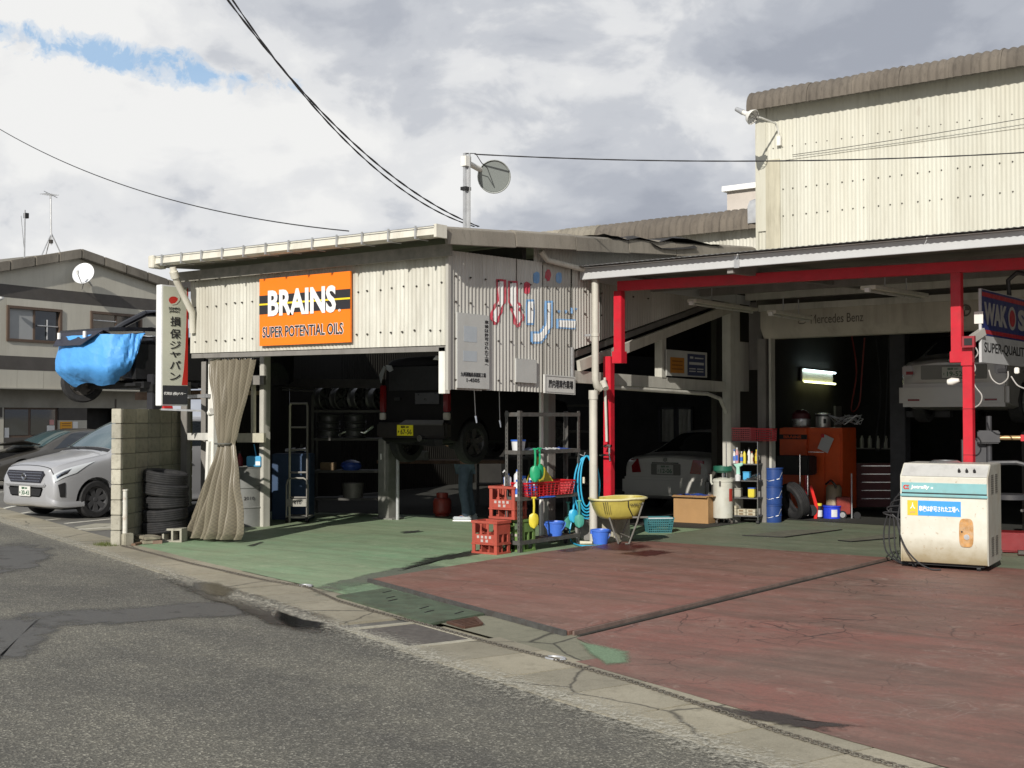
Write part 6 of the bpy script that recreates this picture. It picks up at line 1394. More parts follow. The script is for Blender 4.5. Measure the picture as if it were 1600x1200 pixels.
# local: tail at y=0 after turning; nose at y=-3.3 -> build with the tail at local y 0
keys = [sec(-3.3, .55, .42, .75, .95, .5), sec(-3.1, .70, .35, .85, 1.02, .62), sec(-2.5, .735, .33, .98, 1.1, .66), sec(-2.2, .735, .33, 1.02, 1.2, .66), sec(-1.75, .735, .33, 1.05, 1.62, .6), sec(-1.2, .735, .33, 1.05, 1.68, .6), sec(-.4, .735, .33, 1.05, 1.68, .6), sec(-.08, .73, .33, 1.05, 1.64, .6), sec(.0, .70, .38, 1.05, 1.5, .58)]
S = Surf(keys); carbody(S, BLK2, sv_, (-2.72, -.55), .335, .735)
# tail sits at local y=0 facing +y (which the half turn makes face the camera)
mk('rear_bumper', G().box(-.72, -.05, .40, .72, .11, .64), mat('bumper_plastic', (.022, .018, .016), .5, 0, .15, 9), sv_, bevel=.03)
mk('bumper_step', G().prism([(-.68, .10, .66), (.10, .10, .66), (.20, .10, .60), (-.15 + .35, .13, .60), (-.68, .13, .60)], (0, 0, .02)), mat('grey_trim', (.10, .095, .09), .4, .1, .1, 9), sv_)
for sx_ in (-1, 1):
    tl_ = mk('tail_lamp', G().box(sx_ * .66 - .06, -.03, .80, sx_ * .66 + .06, .035, 1.22), mat('red_lens_dark', (.16, .006, .008), .12, 0, 0, 5), sv_, bevel=.015)
    mk('reverse_lens', G().box(sx_ * .66 - .055, -.02, .68, sx_ * .66 + .055, .04, .79), m_glass('clear_lens', (.45, .42, .38), .1), tl_, bevel=.01)
mk('rear_window', G().box(-.55, -.02, 1.12, .55, .012, 1.52), BLACKP, sv_, bevel=.02)
mk('tailgate_handle', G().box(.28, .0, .98, .42, .03, 1.03), BLACKP, sv_, bevel=.01)
mk('window_reflection', G().box(-.52, .012, .92, -.02, .02, 1.10), mat('grey_panel', (.07, .07, .08), .3, .2, .1, 6), sv_, bevel=.01)  # grey slab added as a painted reflection on the tailgate
mk('silver_tape', G().prism([(.60, .16, 1.38), (.46, .20, 1.52), (.42, .20, 1.50), (.56, .16, 1.25)], (0, .01, 0)), mat('grey_film', (.30, .31, .33), .4, .2, .2, 20), sv_)
mk('silver_film', G().prism([(.42, .20, 1.53), (.30, .20, 1.52), (.26, .20, 1.45), (.34, .20, 1.42), (.40, .2, 1.46)], (0, .01, 0)), MATS['grey_film'], sv_)
mk('exhaust', G().cyl((-.24, -.5, .40), (-.24, .13, .40), .042, n=14).cyl((-.24, .05, .40), (-.24, .16, .40), .05, .05, 14), CHROME, sv_, smooth=True)
nplate(sv_, (.09, .125, .52), (-1, 0, 0), (0, 0, 1), '福岡 580', 'か', '67-56', PLATEY, INK)
mk('axle', G().cyl((-.6, -.55, .33), (.6, -.55, .33), .05, n=10), BLACKP, sv_); mk('chassis', G().box(-.5, -3.0, .30, .5, -.1, .38), BLACKP, sv_)
for sx_ in (1, -1):
    for ya in (-.55, -2.72): wheel(sv_, sx_ * .67, ya, .335, .185, sx_, mat('dark_alloy', (.10, .10, .10), .3, .7, .05, 8), 5)
cc = GZ(605, 811); lf = thing('shed_lift', 'grey steel lift column standing on the green floor under the off-roader', 'car lift', (cc.x, cc.y, 0))
mk('column', G().box(-.12, -.1, 0, .12, .1, 1.32), mat('lift_grey', (.22, .22, .20), .6, .2, .15, 6, .5), lf, bevel=.01); mk('arm', G().beam((0, 0, 1.30), (2.0, -1.0, 1.30), .12, .10), BLACKP, lf); mk('base', G().box(-.2, -.15, 0, .25, .15, .03), MATS['lift_grey'], lf)
mk('side_tube', G().cyl((.28, -.05, 0), (.28, -.05, 1.3), .03, n=8), GALV, lf); mk('label_strip', G().box(-.06, -.108, .98, -.03, -.101, 1.08), WHITEI, lf)

# ---- white saloon parked in the dark bay, tail to us
WCAR = m_paintcar('pearl_white_paint', (.52, .51, .47), 0, .3, .15)
ws_ = thing('white_saloon', 'white saloon parked in the dark bay with its boot towards us', 'car', (-11.35, 19.05, 0), math.pi)
keys = [sec(-4.9, .55, .3, .5, .65, .5), sec(-4.7, .80, .22, .6, .75, .6), sec(-4.0, .9, .2, .72, .85, .7), sec(-3.3, .91, .2, .82, .98, .7), sec(-2.7, .91, .2, .88, 1.3, .6), sec(-2.2, .91, .2, .9, 1.44, .57), sec(-1.6, .91, .2, .92, 1.42, .57), sec(-.95, .91, .2, .94, 1.18, .62), sec(-.55, .90, .2, .94, 1.04, .68), sec(-.12, .88, .24, .88, 1.01, .66), sec(.0, .82, .38, .80, .96, .60)]
S = Surf(keys); carbody(S, WCAR, ws_, (-4.0, -.95), .33, .91)
mk('rear_window', S.patch(6.15, 7.75, 6.1, 8, .005, 8, 6, wrap=True), GLASSD, ws_, smooth=True)
for mr in (False, True):
    mk('side_window', S.quadp([(4.0, 4.3), (7.0, 4.3), (6.6, 5.7), (4.8, 5.7)], .005, 6, mr), GLASSD, ws_, smooth=True)
    mk('tail_lamp', G().prism([((-1 if mr else 1) * a, b, c_) for a, b, c_ in ((.50, .015, .70), (.86, -.05, .68), (.90, -.22, .80), (.72, -.03, .93), (.56, .01, .94))], (0, .02, 0)), mat('red_lens_lit', (.22, .012, .015), .15, 0, 0, 5), ws_)
mk('bumper', G().box(-.88, -.10, .30, .88, .09, .62), WCAR, ws_, bevel=.05); mk('handle_strip', G().box(-.27, .0, .865, .27, .03, .885), CHROME, ws_)
mk('plate_recess', G().box(-.30, -.01, .66, .30, .012, .86), mat('recess_grey', (.16, .155, .14), .5, 0, 0, 5), ws_, bevel=.008); mk('star_badge', G().cyl((0, .01, .93), (0, .025, .93), .04, n=12), CHROME, ws_)
nplate(ws_, (0, .03, .76), (-1, 0, 0), (0, 0, 1), '福岡 301', 'さ', '12-06', mat('dim_plate', (.42, .42, .38), .5, 0, 0, 5), GRN)
for sx_ in (1, -1):
    for ya in (-.95, -4.0): wheel(ws_, sx_ * .79, ya, .33, .22, sx_, ALLOY, 5)

# ---- silver car lifted in the right hand bay
BZ = m_paintcar('champagne_silver_paint', (.42, .40, .37), .2, .32, .15)
ls = thing('lifted_hatchback', 'silver car raised on a lift in the shutter bay behind the red post', 'car', (-6.32, 19.1, 1.6), math.pi)
keys = [sec(-4.3, .55, .3, .5, .65, .5), sec(-4.1, .78, .22, .6, .78, .6), sec(-3.4, .84, .2, .78, .9, .66), sec(-3.0, .85, .2, .84, 1.0, .66), sec(-2.4, .85, .2, .9, 1.38, .56), sec(-1.8, .85, .2, .92, 1.46, .55), sec(-1.2, .85, .2, .93, 1.42, .55), sec(-.7, .84, .2, .93, 1.2, .6), sec(-.35, .83, .22, .92, 1.04, .62), sec(-.08, .81, .26, .88, .98, .60), sec(.0, .77, .36, .80, .92, .56)]
S = Surf(keys); carbody(S, BZ, ls, (-3.45, -.8), .31, .85)
mk('rear_window', S.patch(6.1, 7.7, 6.1, 8, .005, 8, 6, wrap=True), GLASSD, ls, smooth=True)
mk('bumper', G().box(-.83, -.12, .24, .83, .10, .60), BZ, ls, bevel=.06); mk('boot_recess', G().box(-.5, -.01, .66, .5, .015, .88), mat('recess_silver', (.18, .175, .16), .45, .2, 0, 5), ls, bevel=.01)
for sx_ in (-1, 1):
    tl_ = mk('tail_lamp', G().box(sx_ * .70 - .09, -.06, .72, sx_ * .70 + .09, .03, .88), mat('clear_tail', (.35, .33, .32), .12, .2, 0, 5), ls, bevel=.02); mk('red_segment', G().box(sx_ * .70 - .085, -.03, .74, sx_ * .70 + .02, .036, .79), MATS['red_lens_lit'], tl_)
    mk('reflector', G().box(sx_ * .58 - .09, .09, .33, sx_ * .58 + .09, .106, .36), MATS['red_lens_dark'], ls)
mk('badge', G().tube([(.07 * math.cos(t), .02, .94 + .035 * math.sin(t)) for t in [k * math.pi / 7 for k in range(15)]], .008, 5), CHROME, ls)
nplate(ls, (0, .03, .765), (-1, 0, 0), (0, 0, 1), '福岡 501', 'と', '19-52', MATS['dim_plate'], GRN)
for sx_ in (1, -1):
    for ya in (-.8, -3.45): wheel(ls, sx_ * .74, ya, .31, .2, sx_, ALLOY, 5)
t = thing('bay_lift', 'dark two post lift carrying the silver car in the shutter bay', 'car lift', (-6.3, 20.4, 0))
for sx_ in (-1, 1): mk('column', G().box(sx_ * 1.35 - .13, -.1, 0, sx_ * 1.35 + .13, .15, 3.1), mat('lift_dark', (.05, .05, .055), .6, .2, .15, 6), t, bevel=.01); mk('arm', G().box(min(sx_ * 1.25, sx_ * .5), -.05, 1.68, max(sx_ * 1.25, sx_ * .5), .08, 1.78), MATS['lift_dark'], t)

# ================================================================ PERSON STANDING UNDER THE OFF-ROADER
pf = GZ(728, 814)
per = thing('person', 'person in blue jeans and pale trainers standing in the dark of the shed', 'person', (pf.x, pf.y, 0), R(-60))
def skin(name, V, E, Rr, m, parent, sub=1, root=0):
    me = bpy.data.meshes.new(name); me.from_pydata(V, E, []); o = bpy.data.objects.new(name, me); link(o); o.parent = parent
    md = o.modifiers.new('s', 'SKIN'); md.use_smooth_shade = True
    for i, r_ in enumerate(Rr):
        r_ = r_ if isinstance(r_, tuple) else (r_, r_); me.skin_vertices[0].data[i].radius = r_
    me.skin_vertices[0].data[root].use_root = True
    sb_ = o.modifiers.new('u', 'SUBSURF'); sb_.levels = sub; sb_.render_levels = sub
    bpy.context.view_layer.update(); dg = bpy.context.evaluated_depsgraph_get(); m2 = bpy.data.meshes.new_from_object(o.evaluated_get(dg))
    o.modifiers.clear(); o.data = m2; m2.materials.clear(); m2.materials.append(m); m2.polygons.foreach_set('use_smooth', [True] * len(m2.polygons)); return o
SKINM = mat('skin', (.38, .22, .15), .6, 0, .08, 9)
# joints: facing local -y; arms lifted towards the underside of the car
J = [(0, 0, .90), (0, .01, 1.10), (0, -.01, 1.30), (0, -.03, 1.44), (0, -.05, 1.50), (0, -.07, 1.58), (0, -.09, 1.66),
     (.09, 0, .86), (.10, -.02, .48), (.11, .02, .09), (.12, -.12, .04), (-.09, 0, .86), (-.11, .02, .48), (-.12, .08, .09), (-.13, -.06, .04),
     (.17, -.02, 1.40), (.24, -.14, 1.18), (.22, -.36, 1.30), (.21, -.44, 1.36), (-.17, -.02, 1.40), (-.25, -.10, 1.16), (-.22, -.33, 1.26), (-.21, -.41, 1.32)]
Eg = [(0, 1), (1, 2), (2, 3), (3, 4), (4, 5), (5, 6), (0, 7), (7, 8), (8, 9), (9, 10), (0, 11), (11, 12), (12, 13), (13, 14), (2, 15), (15, 16), (16, 17), (17, 18), (2, 19), (19, 20), (20, 21), (21, 22)]
Rr = [(.15, .11), (.14, .10), (.16, .11), (.06, .06), (.055, .06), (.075, .09), (.07, .085), .085, .055, .04, .04, .085, .055, .04, .04, .055, .042, .03, (.04, .018), .055, .042, .03, (.04, .018)]
for (w_, sx_) in ((18, 1), (22, -1)):
    for k in range(5):
        b = Vector(J[w_]); off = Vector(((k - 1.5) * .020, 0, 0)) if k < 4 else Vector((-sx_ * .045, .03, -.01)); ln_ = (.065, .075, .07, .055, .05)[k]
        J.append(tuple(b + off + Vector((0, -.02, .01)))); Rr.append(.010); Eg.append((w_, len(J) - 1))
        J.append(tuple(b + off + Vector((0, -.02 - ln_ * .6, .02)))); Rr.append(.009); Eg.append((len(J) - 2, len(J) - 1))
        J.append(tuple(b + off + Vector((0, -.02 - ln_, .00)))); Rr.append(.008); Eg.append((len(J) - 2, len(J) - 1))
skin('body', J, Eg, Rr, SKINM, per, 1)
JEAN = mat('blue_jeans', (.07, .10, .14), .85, 0, .2, 12, .3, (.03, .04, .06), .4, 40); SHIRT = mat('dark_work_shirt', (.018, .018, .022), .85, 0, .2, 9)
skin('jeans', [(0, 0, .95), (.10, 0, .84), (.11, -.03, .50), (.115, .02, .24), (.12, .03, .07), (-.10, 0, .84), (-.12, .01, .50), (-.125, .06, .24), (-.13, .07, .07)], [(0, 1), (1, 2), (2, 3), (3, 4), (0, 5), (5, 6), (6, 7), (7, 8)], [(.165, .125), .11, .085, .078, .082, .11, .085, .078, .082], JEAN, per, 2)
skin('work_shirt', [(0, 0, .97), (0, 0, 1.15), (0, -.01, 1.36), (.18, -.02, 1.40), (.25, -.12, 1.20), (.235, -.25, 1.24), (-.18, -.02, 1.40), (-.26, -.09, 1.18), (-.235, -.22, 1.21)], [(0, 1), (1, 2), (2, 3), (3, 4), (4, 5), (2, 6), (6, 7), (7, 8)], [(.17, .13), (.165, .125), (.16, .12), .075, .06, .05, .075, .06, .05], SHIRT, per, 2)
mk('hair', G().lathe([(0, .10), (.05, .092), (.085, .05), (.092, 0), (.085, -.05), (.07, -.07)], 16, a0=R(-20), a1=R(200)).xf(Matrix.Translation((0, -.07, 1.63)) @ Matrix.Diagonal((1.0, 1.15, 1.1, 1))), BLACKP, per, smooth=True)
fc_ = G().tube([(0, -.165, 1.635), (0, -.185, 1.605), (0, -.168, 1.60)], .010, 6); mk('nose', fc_, SKINM, per, smooth=True)
for sx_ in (-1, 1): mk('ear', G().cbox((sx_ * .082, -.07, 1.62), (.012, .035, .055)), SKINM, per, bevel=.004); mk('eye', G().cbox((sx_ * .03, -.160, 1.64), (.022, .01, .010)), INK, per)
mk('mouth', G().cbox((0, -.158, 1.575), (.045, .01, .008)), mat('lip', (.2, .07, .06), .6, 0, 0, 5), per)
SHOE = mat('pale_trainer', (.42, .45, .47), .6, 0, .1, 9)
for x, y in ((.12, -.02), (-.13, .04)):
    sh = mk('trainer', G().prism([(x - .045, y + .13, .025), (x - .05, y - .10, .025), (x - .02, y - .17, .025), (x + .02, y - .17, .025), (x + .05, y - .10, .025), (x + .045, y + .13, .025)], (0, 0, .055)).box(x - .035, y, .07, x + .035, y + .12, .115), SHOE, per, bevel=.015)
    mk('sole', G().box(x - .052, y - .17, 0, x + .052, y + .14, .028), WHITEI, sh, bevel=.008); mk('stripe', G().cbox((x, y - .03, .083), (.075, .05, .01)), mat('blue_trim', (.05, .15, .35), .6, 0, 0, 5), sh)
# ================================================================ CURTAIN, DRUM AND JUNK IN THE SHED
cu = thing('curtain', 'tied back beige checked tarpaulin curtain beside the left post of the shed', 'curtain', (-13.4, 11.2, 0))
def m_tarp():
    m, b, p = newmat('beige_tarpaulin')
    w1 = b.n.new('ShaderNodeTexChecker'); b.link(b.tc.outputs['UV'], w1.inputs[0]); w1.inputs['Scale'].default_value = 1.0
    n = b.noise(5, 6, .6); c = b.mix(b.ramp(n, [(.35, 0.0), (.75, .8)]), (.48, .41, .23), (.24, .205, .13))
    low = b.n.new('ShaderNodeSeparateXYZ'); b.link(b.tc.outputs['Object'], low.inputs[0])
    c = b.mix(b.ramp(b.math('ADD', low.outputs[2], b.math('MULTIPLY', n, .5)), [(1.0, .92), (1.65, 0.0)]), c, (.20, .175, .14))
    c = b.mix(b.math('MULTIPLY', w1.outputs['Fac'], .13), c, (.62, .56, .36))
    b.link(c, p.inputs['Base Color']); p.inputs['Roughness'].default_value = .33
    tr = b.n.new('ShaderNodeBsdfTranslucent'); b.link(c, tr.inputs[0]); mx = b.n.new('ShaderNodeMixShader'); mx.inputs[0].default_value = .22
    out = b.n['Material Output']; b.link(p.outputs[0], mx.inputs[1]); b.link(tr.outputs[0], mx.inputs[2]); b.link(mx.outputs[0], out.inputs[0]); return m
TARP = m_tarp()
yc = 10.99
def pz(y): return GY(350, y, yc).z
prof = [(563, 328, 398), (575, 328, 396), (600, 331, 391), (630, 336, 385), (660, 340, 376), (685, 343, 370), (693, 344, 367), (702, 342, 369), (720, 336, 372), (745, 328, 374), (775, 318, 377), (800, 308, 380), (820, 300, 381), (832, 296, 380), (841, 294, 376)]
rows = []; uvs = []
NC = 150
for i in range(70):
    t = i / 69 * (len(prof) - 1); k = min(int(t), len(prof) - 2); f = t - k; y = prof[k][0] + (prof[k + 1][0] - prof[k][0]) * f
    xl, xr_ = prof[k][1] + (prof[k + 1][1] - prof[k][1]) * f, prof[k][2] + (prof[k + 1][2] - prof[k][2]) * f
    z = max(.012, pz(y)); a, b = GY(xl, y, yc).x, GY(xr_, y, yc).x; tight = max(0, 1 - abs(y - 693) / 60); low = max(0, (y - 700) / 140)
    r_ = []
    for j in range(NC + 1):
        s_ = j / NC; w = .5 + .5 * math.sin(s_ * math.pi)
        ph = s_ * 2 * math.pi * 9 + 1.5 * noise.noise(Vector((s_ * 4, z * .8, 2))); dep = .045 * (1 - .65 * tight) * (1 + .9 * low)
        yy = yc - .10 * math.sin(s_ * math.pi) * (1 + low) + dep * (math.sin(ph) + .5 * math.sin(ph * .5 + z * 2)) + .03 * noise.noise(Vector((s_ * 6, z * 3, 5)))
        zz = z + (.012 * math.sin(ph * 2) if i == 0 else 0) + (.02 * abs(noise.noise(Vector((s_ * 9, 1, 1)))) if i == 69 else 0)
        r_.append((a + (b - a) * s_ + .012 * math.sin(ph + 1), yy, zz)); uvs.append((s_ * 120, -z * 40))
    rows.append(r_)
co_ = mk('cloth', G().grid(rows), TARP, cu, world=True, smooth=True, ang=80)
uvl = co_.data.uv_layers.new(name='UVMap')
for lp_ in co_.data.loops: uvl.data[lp_.index].uv = uvs[lp_.vertex_index]
tz_ = pz(693); xa, xb = GY(344, 693, yc).x, GY(367, 693, yc).x; xm = (xa + xb) / 2
mk('tie', G().tube([(xm + .13 * math.cos(t), yc - .07 + .10 * math.sin(t), tz_) for t in [k * math.pi / 10 for k in range(21)]], .012, 6), mat('grey_tie', (.10, .10, .09), .7, 0, .1, 9), cu, world=True, smooth=True)
mk('rail', G().cyl(GY(322, 559, yc), GY(405, 557, yc), .012, n=8), GALV, cu, world=True)
for k in range(8): p = GY(331 + k * 9, 561, yc); mk('ring', G().tube([p + Vector((0, .02 * math.cos(t), .022 * math.sin(t))) for t in [q * math.pi / 4 for q in range(9)]], .004, 4), GALV, cu, world=True)
def drum(name, label, loc, r, h, m, cat='drum', parts=True, group=None):
    t = thing(name, label, cat, loc, 0, group); P = [(0, .01), (r - .01, .01), (r, 0), (r, .02)]
    for z in (h * .33, h * .66): P += [(r, z - .02), (r + .012, z - .006), (r + .012, z + .006), (r, z + .02)]
    P += [(r, h - .02), (r + .008, h - .01), (r + .008, h), (r - .012, h), (r - .012, h - .015), (0, h - .015)]
    mk('barrel', G().lathe(P, 30), m, t, smooth=True); return t
d_ = GZ(386, 822); dr = drum('oil_drum', 'grey steel drum behind the curtain with a blue box on its lid', (d_.x, d_.y, 0), .28, .92, mat('grey_drum_paint', (.17, .175, .165), .5, .1, .12, 5, .5))
rt_d = Vector((math.cos(YAW), math.sin(YAW), 0)); fw_d = Vector((-math.sin(YAW), math.cos(YAW), 0))
def onface(root, r, ang, z, s_, w, h, m):
    """lettering on the camera side of a round drum"""
    n = Matrix.Rotation(ang, 3, 'Z') @ -fw_d; rt_ = n.cross(Vector((0, 0, -1))).normalized(); rt_ = Vector((-n.y, n.x, 0)); o = n * (r + .004) - rt_ * w / 2 + Vector((0, 0, z)); text(s_, o, rt_, (0, 0, 1), w, h, m, root, False, .0, 'lettering', .002)
onface(dr, .28, R(18), .42, '2010', .16, .05, INK)
bx = thing('blue_box', 'light blue plastic box standing on the grey drum', 'box', (d_.x + .10, d_.y - .05, .925), YAW); mk('tub', G().box(-.02, -.1, 0, .20, .12, .16), mat('light_blue_plastic', (.06, .35, .62), .45, 0, .08, 9), bx, bevel=.01); mk('label', G().box(.12, -.104, .02, .19, -.101, .08), WHITEI, bx); mk('brush_handle', G().cyl((.12, 0, .1), (.07, .02, .34), .010, n=8), MATS['light_blue_plastic'], bx)
bt = thing('red_bottle', 'small red bottle next to the blue box on the grey drum', 'bottle', (d_.x - .06, d_.y - .10, .925)); mk('bottle_body', G().lathe([(0, 0), (.05, 0), (.05, .12), (.02, .17), (.02, .20), (0, .20)], 16), mat('dark_red_plastic', (.22, .02, .025), .4, 0, .1, 9), bt, smooth=True); mk('cap', G().cyl((0, 0, .20), (0, 0, .23), .024, n=12), BLACKP, bt)
# hand trolley
q = GZ(464, 817); ht = thing('hand_trolley', 'small grey folding trolley standing upright in the shed entrance', 'trolley', (q.x, q.y, 0), YAW)
LG = mat('light_grey_frame', (.30, .29, .26), .5, .2, .1, 9, .3)
mk('handle_frame', G().tube([(-.17, 0, .06), (-.17, 0, .60), (-.15, 0, .68), (-.10, 0, .71), (.10, 0, .71), (.15, 0, .68), (.17, 0, .60), (.17, 0, .06)], .014, 8), LG, ht, smooth=True)
mk('cross_plate', G().box(-.17, -.006, .26, .17, .006, .38), LG, ht); mk('deck', G().box(-.19, .02, .07, .19, .5, .10), LG, ht, bevel=.01)
for sx_ in (-.16, .16): mk('castor', G().cyl((sx_ - .02, 0, .045), (sx_ + .02, 0, .045), .045, n=14), BLACKP, ht)
text('610', (-.05, -.008, .295), (1, 0, 0), (0, 0, 1), .12, .05, INK, ht, False, .02)
# cream stepladder frame, blue cabinet, racks with rims
q = Vector(GD(466, 812, 19.9)); lad = thing('cream_ladder', 'cream metal ladder frame leaning in the dark behind the trolley', 'ladder', (q.x, q.y, 0), YAW)
CRM = MATS['cream_paint']
for sx_ in (-.14, .14): mk('rail', G().tube([(sx_, 0, .0), (sx_, 0, 1.86), (sx_ * .9, 0, 1.9)], .018, 7), CRM if sx_ < 0 else WDARK, lad)
for z in (.4, .8, 1.16, 1.52, 1.9): mk('rung', G().cyl((-.14, 0, z), (.14, 0, z), .016, n=8), WDARK, lad)
cbq = GD(455, 812, 20.4); cb = thing('blue_cabinet', 'dark blue steel cabinet standing behind the hand trolley', 'cabinet', (cbq.x, cbq.y, 0), YAW)
mk('carcass', G().box(-.32, 0, 0, .30, .5, 1.08), mat('dark_blue_paint', (.02, .05, .11), .5, .1, .15, 6), cb, bevel=.01); mk('door', G().box(-.30, -.02, .05, -.01, .0, 1.05), MATS['dark_blue_paint'], cb, bevel=.004); mk('door', G().box(.0, -.02, .05, .29, .0, 1.05), MATS['dark_blue_paint'], cb, bevel=.004)
for k, (x, z, m_, l_) in enumerate(((-.05, 1.08, GALV, 'grinder'), (.12, 1.08, CHROME, 'impact_tool'))):
    tt = thing('air_tool', ('dull grinder' if k == 0 else 'shiny air tool') + ' lying on top of the dark blue cabinet', 'tool', cb.location + Matrix.Rotation(YAW, 3, 'Z') @ Vector((x, .15, z)), YAW)
    mk('tool_body', G().cyl((-.08, 0, .05), (.09, 0, .06), .03, .04, 12), m_, tt, smooth=True); mk('grip', G().beam((.0, 0, .04), (.02, 0, .16), .03, .04), BLACKP, tt)
def rackrow(px, dep, w, label, levels, h=2.05):
    q = GD(px, 812, dep); t = thing('steel_rack', label, 'rack', (q.x, q.y, 0), YAW)
    dm = MATS.get('rack_grey') or mat('rack_grey', (.07, .068, .062), .6, .3, .2, 7)
    for x in (-w / 2, w / 2):
        for y in (0, .5): mk('upright', G().box(x - .02, y - .02, 0, x + .02, y + .02, h), dm, t)
    for z in levels: mk('shelf', G().box(-w / 2 + .021, 0, z - .02, w / 2 - .021, .5, z + .02), dm, t)
    return t
rk = rackrow(545, 21.3, 1.25, 'tall steel rack of wheel rims in the dark left half of the shed', (.28, .75, 1.30, 1.78))
n_ = 0
DR = mat('dull_rim', (.10, .10, .10), .4, .5, .15, 7)
def rimm(loc, rz_, label, upright=True, grp=None):
    t = thing('wheel_rim', label, 'wheel rim', loc, rz_, grp); M = Matrix.Rotation(R(90), 4, 'X') if upright else Matrix.Identity(4)
    g = G().lathe([(.20, -.09), (.205, -.08), (.18, -.05), (.18, .05), (.205, .08), (.195, .09), (.17, .06), (.16, -.02), (.04, .02), (0, .02)], 22)
    for k in range(5): a = k * 2 * math.pi / 5; g.beam((.03 * math.cos(a), .03 * math.sin(a), .04), (.17 * math.cos(a), .17 * math.sin(a), .06), .045, .03)
    g.xf(M); mk('rim_body', g, DR, t, smooth=True); return t
RW = Matrix.Rotation(YAW, 3, 'Z')
for k in range(4):
    o = rk.location + RW @ Vector((-.45 + k * .30, .12, 1.80 + .205)); rimm(o, YAW + .9 + jig(.2), ('leftmost', 'second from left', 'third from left', 'rightmost')[k] + ' wheel rim on the top shelf of the dark rack', True, 'rims on the top shelf')
for k in range(2):
    for j in range(3): rimm(rk.location + RW @ Vector((-.38 + k * .45, .2, 1.32 + .09 + j * .115)), YAW, ('bottom', 'middle', 'top')[j] + ' wheel rim of the ' + ('left', 'right')[k] + ' pile on the second shelf of the dark rack', False, 'rims piled on the second shelf')
def junk(nm, lab, cat, par, loc, shape, m, rz_=0):
    t = thing(nm, lab, cat, par.location + RW @ Vector(loc), YAW + rz_); mk(nm + '_body', shape, m, t, bevel=.008); return t
junk('metal_bin', 'dull metal tub on the lowest shelf of the dark rack', 'tub', rk, (.05, .15, .30), G().lathe([(0, 0), (.17, 0), (.19, .25), (.18, .25), (.16, .01), (0, .01)], 20), mat('dull_zinc', (.20, .19, .17), .5, .4, .15, 7))
junk('blue_bag', 'crumpled blue plastic bag on the dark rack', 'bag', rk, (.02, .12, .77), G().lathe([(0, 0), (.14, 0), (.19, .06), (.17, .13), (.08, .17), (0, .18)], 11), mat('blue_bag_film', (.03, .07, .32), .35, 0, .2, 20))
junk('parts_carton', 'brown carton on the dark rack beside the blue bag', 'carton', rk, (-.38, .1, .77), G().box(-.13, 0, 0, .13, .22, .13), mat('brown_card', (.20, .14, .08), .85, 0, .15, 5))
junk('exhaust_pipe', 'bent shiny exhaust pipe lying on the middle shelf of the dark rack', 'exhaust pipe', rk, (.1, .08, 1.31), G().tube([(-.3, 0, .05), (-.1, .05, .16), (.15, .0, .10), (.3, .05, .22)], .03, 8), CHROME)
for px, dep, lab in ((800, 23.5, 'dark steel rack at the back of the shed behind the person'), (880, 24.0, 'dark steel rack behind the angle steel shelf')):
    r2_ = rackrow(px, dep, 1.3, lab, (.4, .9, 1.4, 1.9))
    for k in range(3): junk('tool_tray', 'metal tray on the rack ' + ('behind the person, ' if px == 800 else 'behind the angle steel shelf, ') + ('left end', 'in the middle', 'right end')[k], 'tray', r2_, (-.4 + k * .4, .1, .92), G().box(-.15, 0, 0, .15, .25, .12), mat('tray_grey', (.14, .14, .13), .5, .3, .2, 8))
a, b = GY(418, 598, 15.2), GY(520, 603, 16.6)
t = thing('inner_light', 'long unlit double strip light under the beam inside the shed', 'strip light', (a + b) / 2); mk('housing', G().beam(a, b, .16, .05), mat('dim_housing', (.22, .21, .19), .6, 0, .08, 5), t, world=True)
for dz in (-.07, -.12): mk('tube', G().cyl(a + Vector((0, 0, dz)), b + Vector((0, 0, dz)), .016, n=8), MATS['dim_housing'], t, world=True)
a = GY(427, 579, 14.2); t = thing('hanging_shelf', 'small shelf with an orange carton under the shed roof', 'shelf', a); mk('board', G().cbox(a, (.42, .2, .02)), WOOD, t, world=True)
mk('hanger', G().box(a.x + .18, a.y, a.z, a.x + .2, a.y + .02, a.z + .9), BOLTM, t, world=True)
t = thing('orange_carton', 'orange carton on the small hanging shelf', 'carton', a + Vector((-.13, 0, .012))); mk('carton_body', G().box(-.07, -.08, 0, .06, .08, .12), mat('orange_card', (.45, .17, .03), .7, 0, .1, 9), t, bevel=.004)
t = thing('grey_carton', 'greyish carton to the right of the orange one on the hanging shelf', 'carton', a + Vector((.08, 0, .012))); mk('carton_body', G().box(-.12, -.08, 0, .12, .08, .11), MATS['brown_card'], t, bevel=.004)
q = GZ(691, 807); t = thing('gas_cylinder', 'red gas cylinder standing on the shed floor near the person', 'gas cylinder', (q.x, q.y, 0)); RDP = mat('worn_red_enamel', (.24, .028, .018), .45, 0, .15, 8, .4)
mk('tank', G().lathe([(.10, 0), (.12, .01), (.12, .03), (.15, .06), (.155, .10), (.155, .26), (.13, .31), (.05, .33), (0, .335)], 24), RDP, t, smooth=True); mk('collar', G().lathe([(.10, .30), (.10, .40), (.09, .40), (.09, .30)], 18), RDP, t, smooth=True); mk('valve', G().cyl((0, 0, .33), (0, 0, .39), .02, n=8), CHROME, t)
